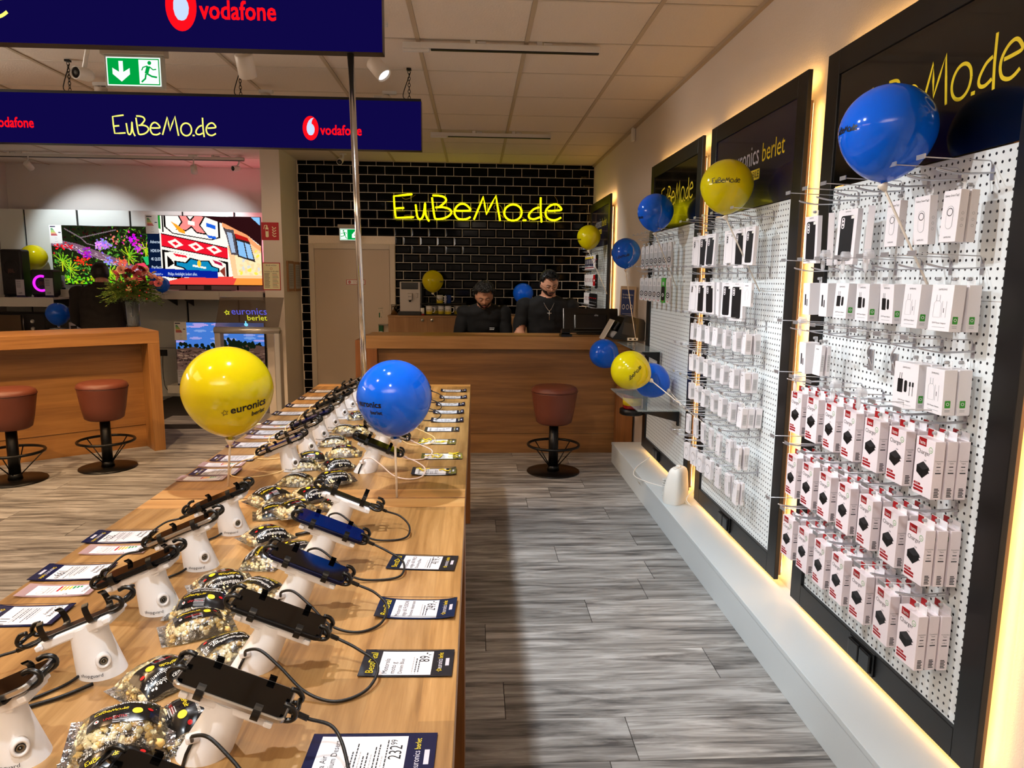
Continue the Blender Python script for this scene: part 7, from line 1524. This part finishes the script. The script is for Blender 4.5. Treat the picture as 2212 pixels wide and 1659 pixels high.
t, H = person('curly haired employee in long sleeved black shirt looking down behind the counter, left one', (ox-.02, 7.30, 0), PI, J, [skinA, cl_black, trs, shoe], 0, None)
hair(t, H, 'curly', hairB, vol=.018); face(t, H, hairB, True, False)
s = MB(); lay = lambda a, b: Vector((-.075+a, .305-.0+abs(b)*0, 1.17+dz+b)); 
def shirtP(a, b, J=J): return Vector((-.10-a, .100+.150+.012*0-.25*(b), 1.20+dz+b))
s.prect(lambda a, b: Vector((-.055-a, .275-b*.42, 1.16+dz+b)), 0, 0, .05, .006, 0); s.prect(lambda a, b: Vector((-.055-a, .275-b*.42, 1.16+dz+b)), 0, -.014, .045, -.009, 0); s.build('chest_print', m_lg, t)
# right employee: taller and broader, short sleeves, glasses, chain
c2 = at(1186, 616, 'y', 6.98)
J = dict(torso=[(0, 0, .86, .185, .135), (0, .01, .95, .190, .150), (0, .03, 1.06, .190, .152), (0, .06, 1.18, .205, .145), (0, .09, 1.30, .220, .130), (0, .11, 1.375, .17, .10), (0, .12, 1.41, .08, .07)],
    necka=(0, .11, 1.37), neckb=(0, .165, 1.465), collar=1.41, waist=.90, cuff=.02, armL=[(-.225, .09, 1.315), (-.285, .13, 1.05), (-.10, .37, .90)], armR=[(.225, .09, 1.315), (.285, .13, 1.05), (.15, .36, .90)],
    legL=[(-.10, 0, .86), (-.11, .02, .46), (-.12, -.01, .09)], legR=[(.10, 0, .86), (.11, .02, .46), (.12, -.01, .09)])
dz = c2.z-1.52; J['head'] = headM(Vector((0, .205, 1.530)), -.42, .18, .06, 1.08)
J['torso'] = [(a, b, c+dz*(0 if c < .9 else 1), d, e) for a, b, c, d, e in J['torso']]; shift(J, dz)
t, H = person('bearded employee with glasses and neck chain in black t-shirt looking down, right one', (c2.x, 7.18, 0), PI, J, [skinB, cl_black, trs, shoe], 0, None, 1.12)
hair(t, H, 'quiff', hairB, vol=.013); face(t, H, hairB, True, True)
s = MB(); z0 = 1.40+dz; s.tube(catmull([(-.075, .10, z0+.02), (-.06, .20, z0-.03), (-.025, .258, z0-.10), (0, .272, z0-.125), (.025, .258, z0-.10), (.06, .20, z0-.03), (.075, .10, z0+.02)], 5), .003, 6); s.tube([(0, .275, z0-.125), (.0, .270, z0-.215)], .004, 6); s.tube([(-.02, .273, z0-.15), (.02, .273, z0-.15)], .004, 6); s.build('neck_chain', mat('silver_chain', (.80, .80, .78), .2, 1., bump=.02), t)
# customer seen from behind at the shelves
c3 = at(203, 592, 'y', 7.95)
J = dict(torso=[(0, 0, .86, .20, .15), (0, .0, .98, .215, .155), (0, .01, 1.12, .215, .150), (0, .01, 1.26, .225, .140), (0, .01, 1.38, .225, .125), (0, .01, 1.44, .16, .10), (0, .02, 1.475, .075, .07)],
    necka=(0, .02, 1.44), neckb=(0, .04, 1.53), collar=1.50, waist=.84, cuff=.9, armL=[(-.235, .0, 1.375), (-.275, .04, 1.09), (-.20, .25, .96)], armR=[(.235, .0, 1.375), (.275, .04, 1.09), (.20, .25, .96)],
    legL=[(-.10, 0, .86), (-.11, .02, .46), (-.12, -.01, .09)], legR=[(.10, 0, .86), (.11, .02, .46), (.12, -.01, .09)])
dz = c3.z-1.585; J['head'] = headM(Vector((-.02, .065, 1.585)), -.25, .45)
J['torso'] = [(a, b, c+dz*(0 if c < .9 else 1), d, e) for a, b, c, d, e in J['torso']]; shift(J, dz)
t, H = person('customer seen from behind in a dark brown jacket and cap-like dark hair near the televisions', (c3.x+.05, 7.98, 0), .15, J, [skinB, mat('brown_jacket', (.10, .075, .05), .8, bump=.4, bscale=120, var=.15), trs, shoe], 0, None, 1.1)
hair(t, H, 'plain', hairB, vol=.012); face(t, H, hairB, False, False)
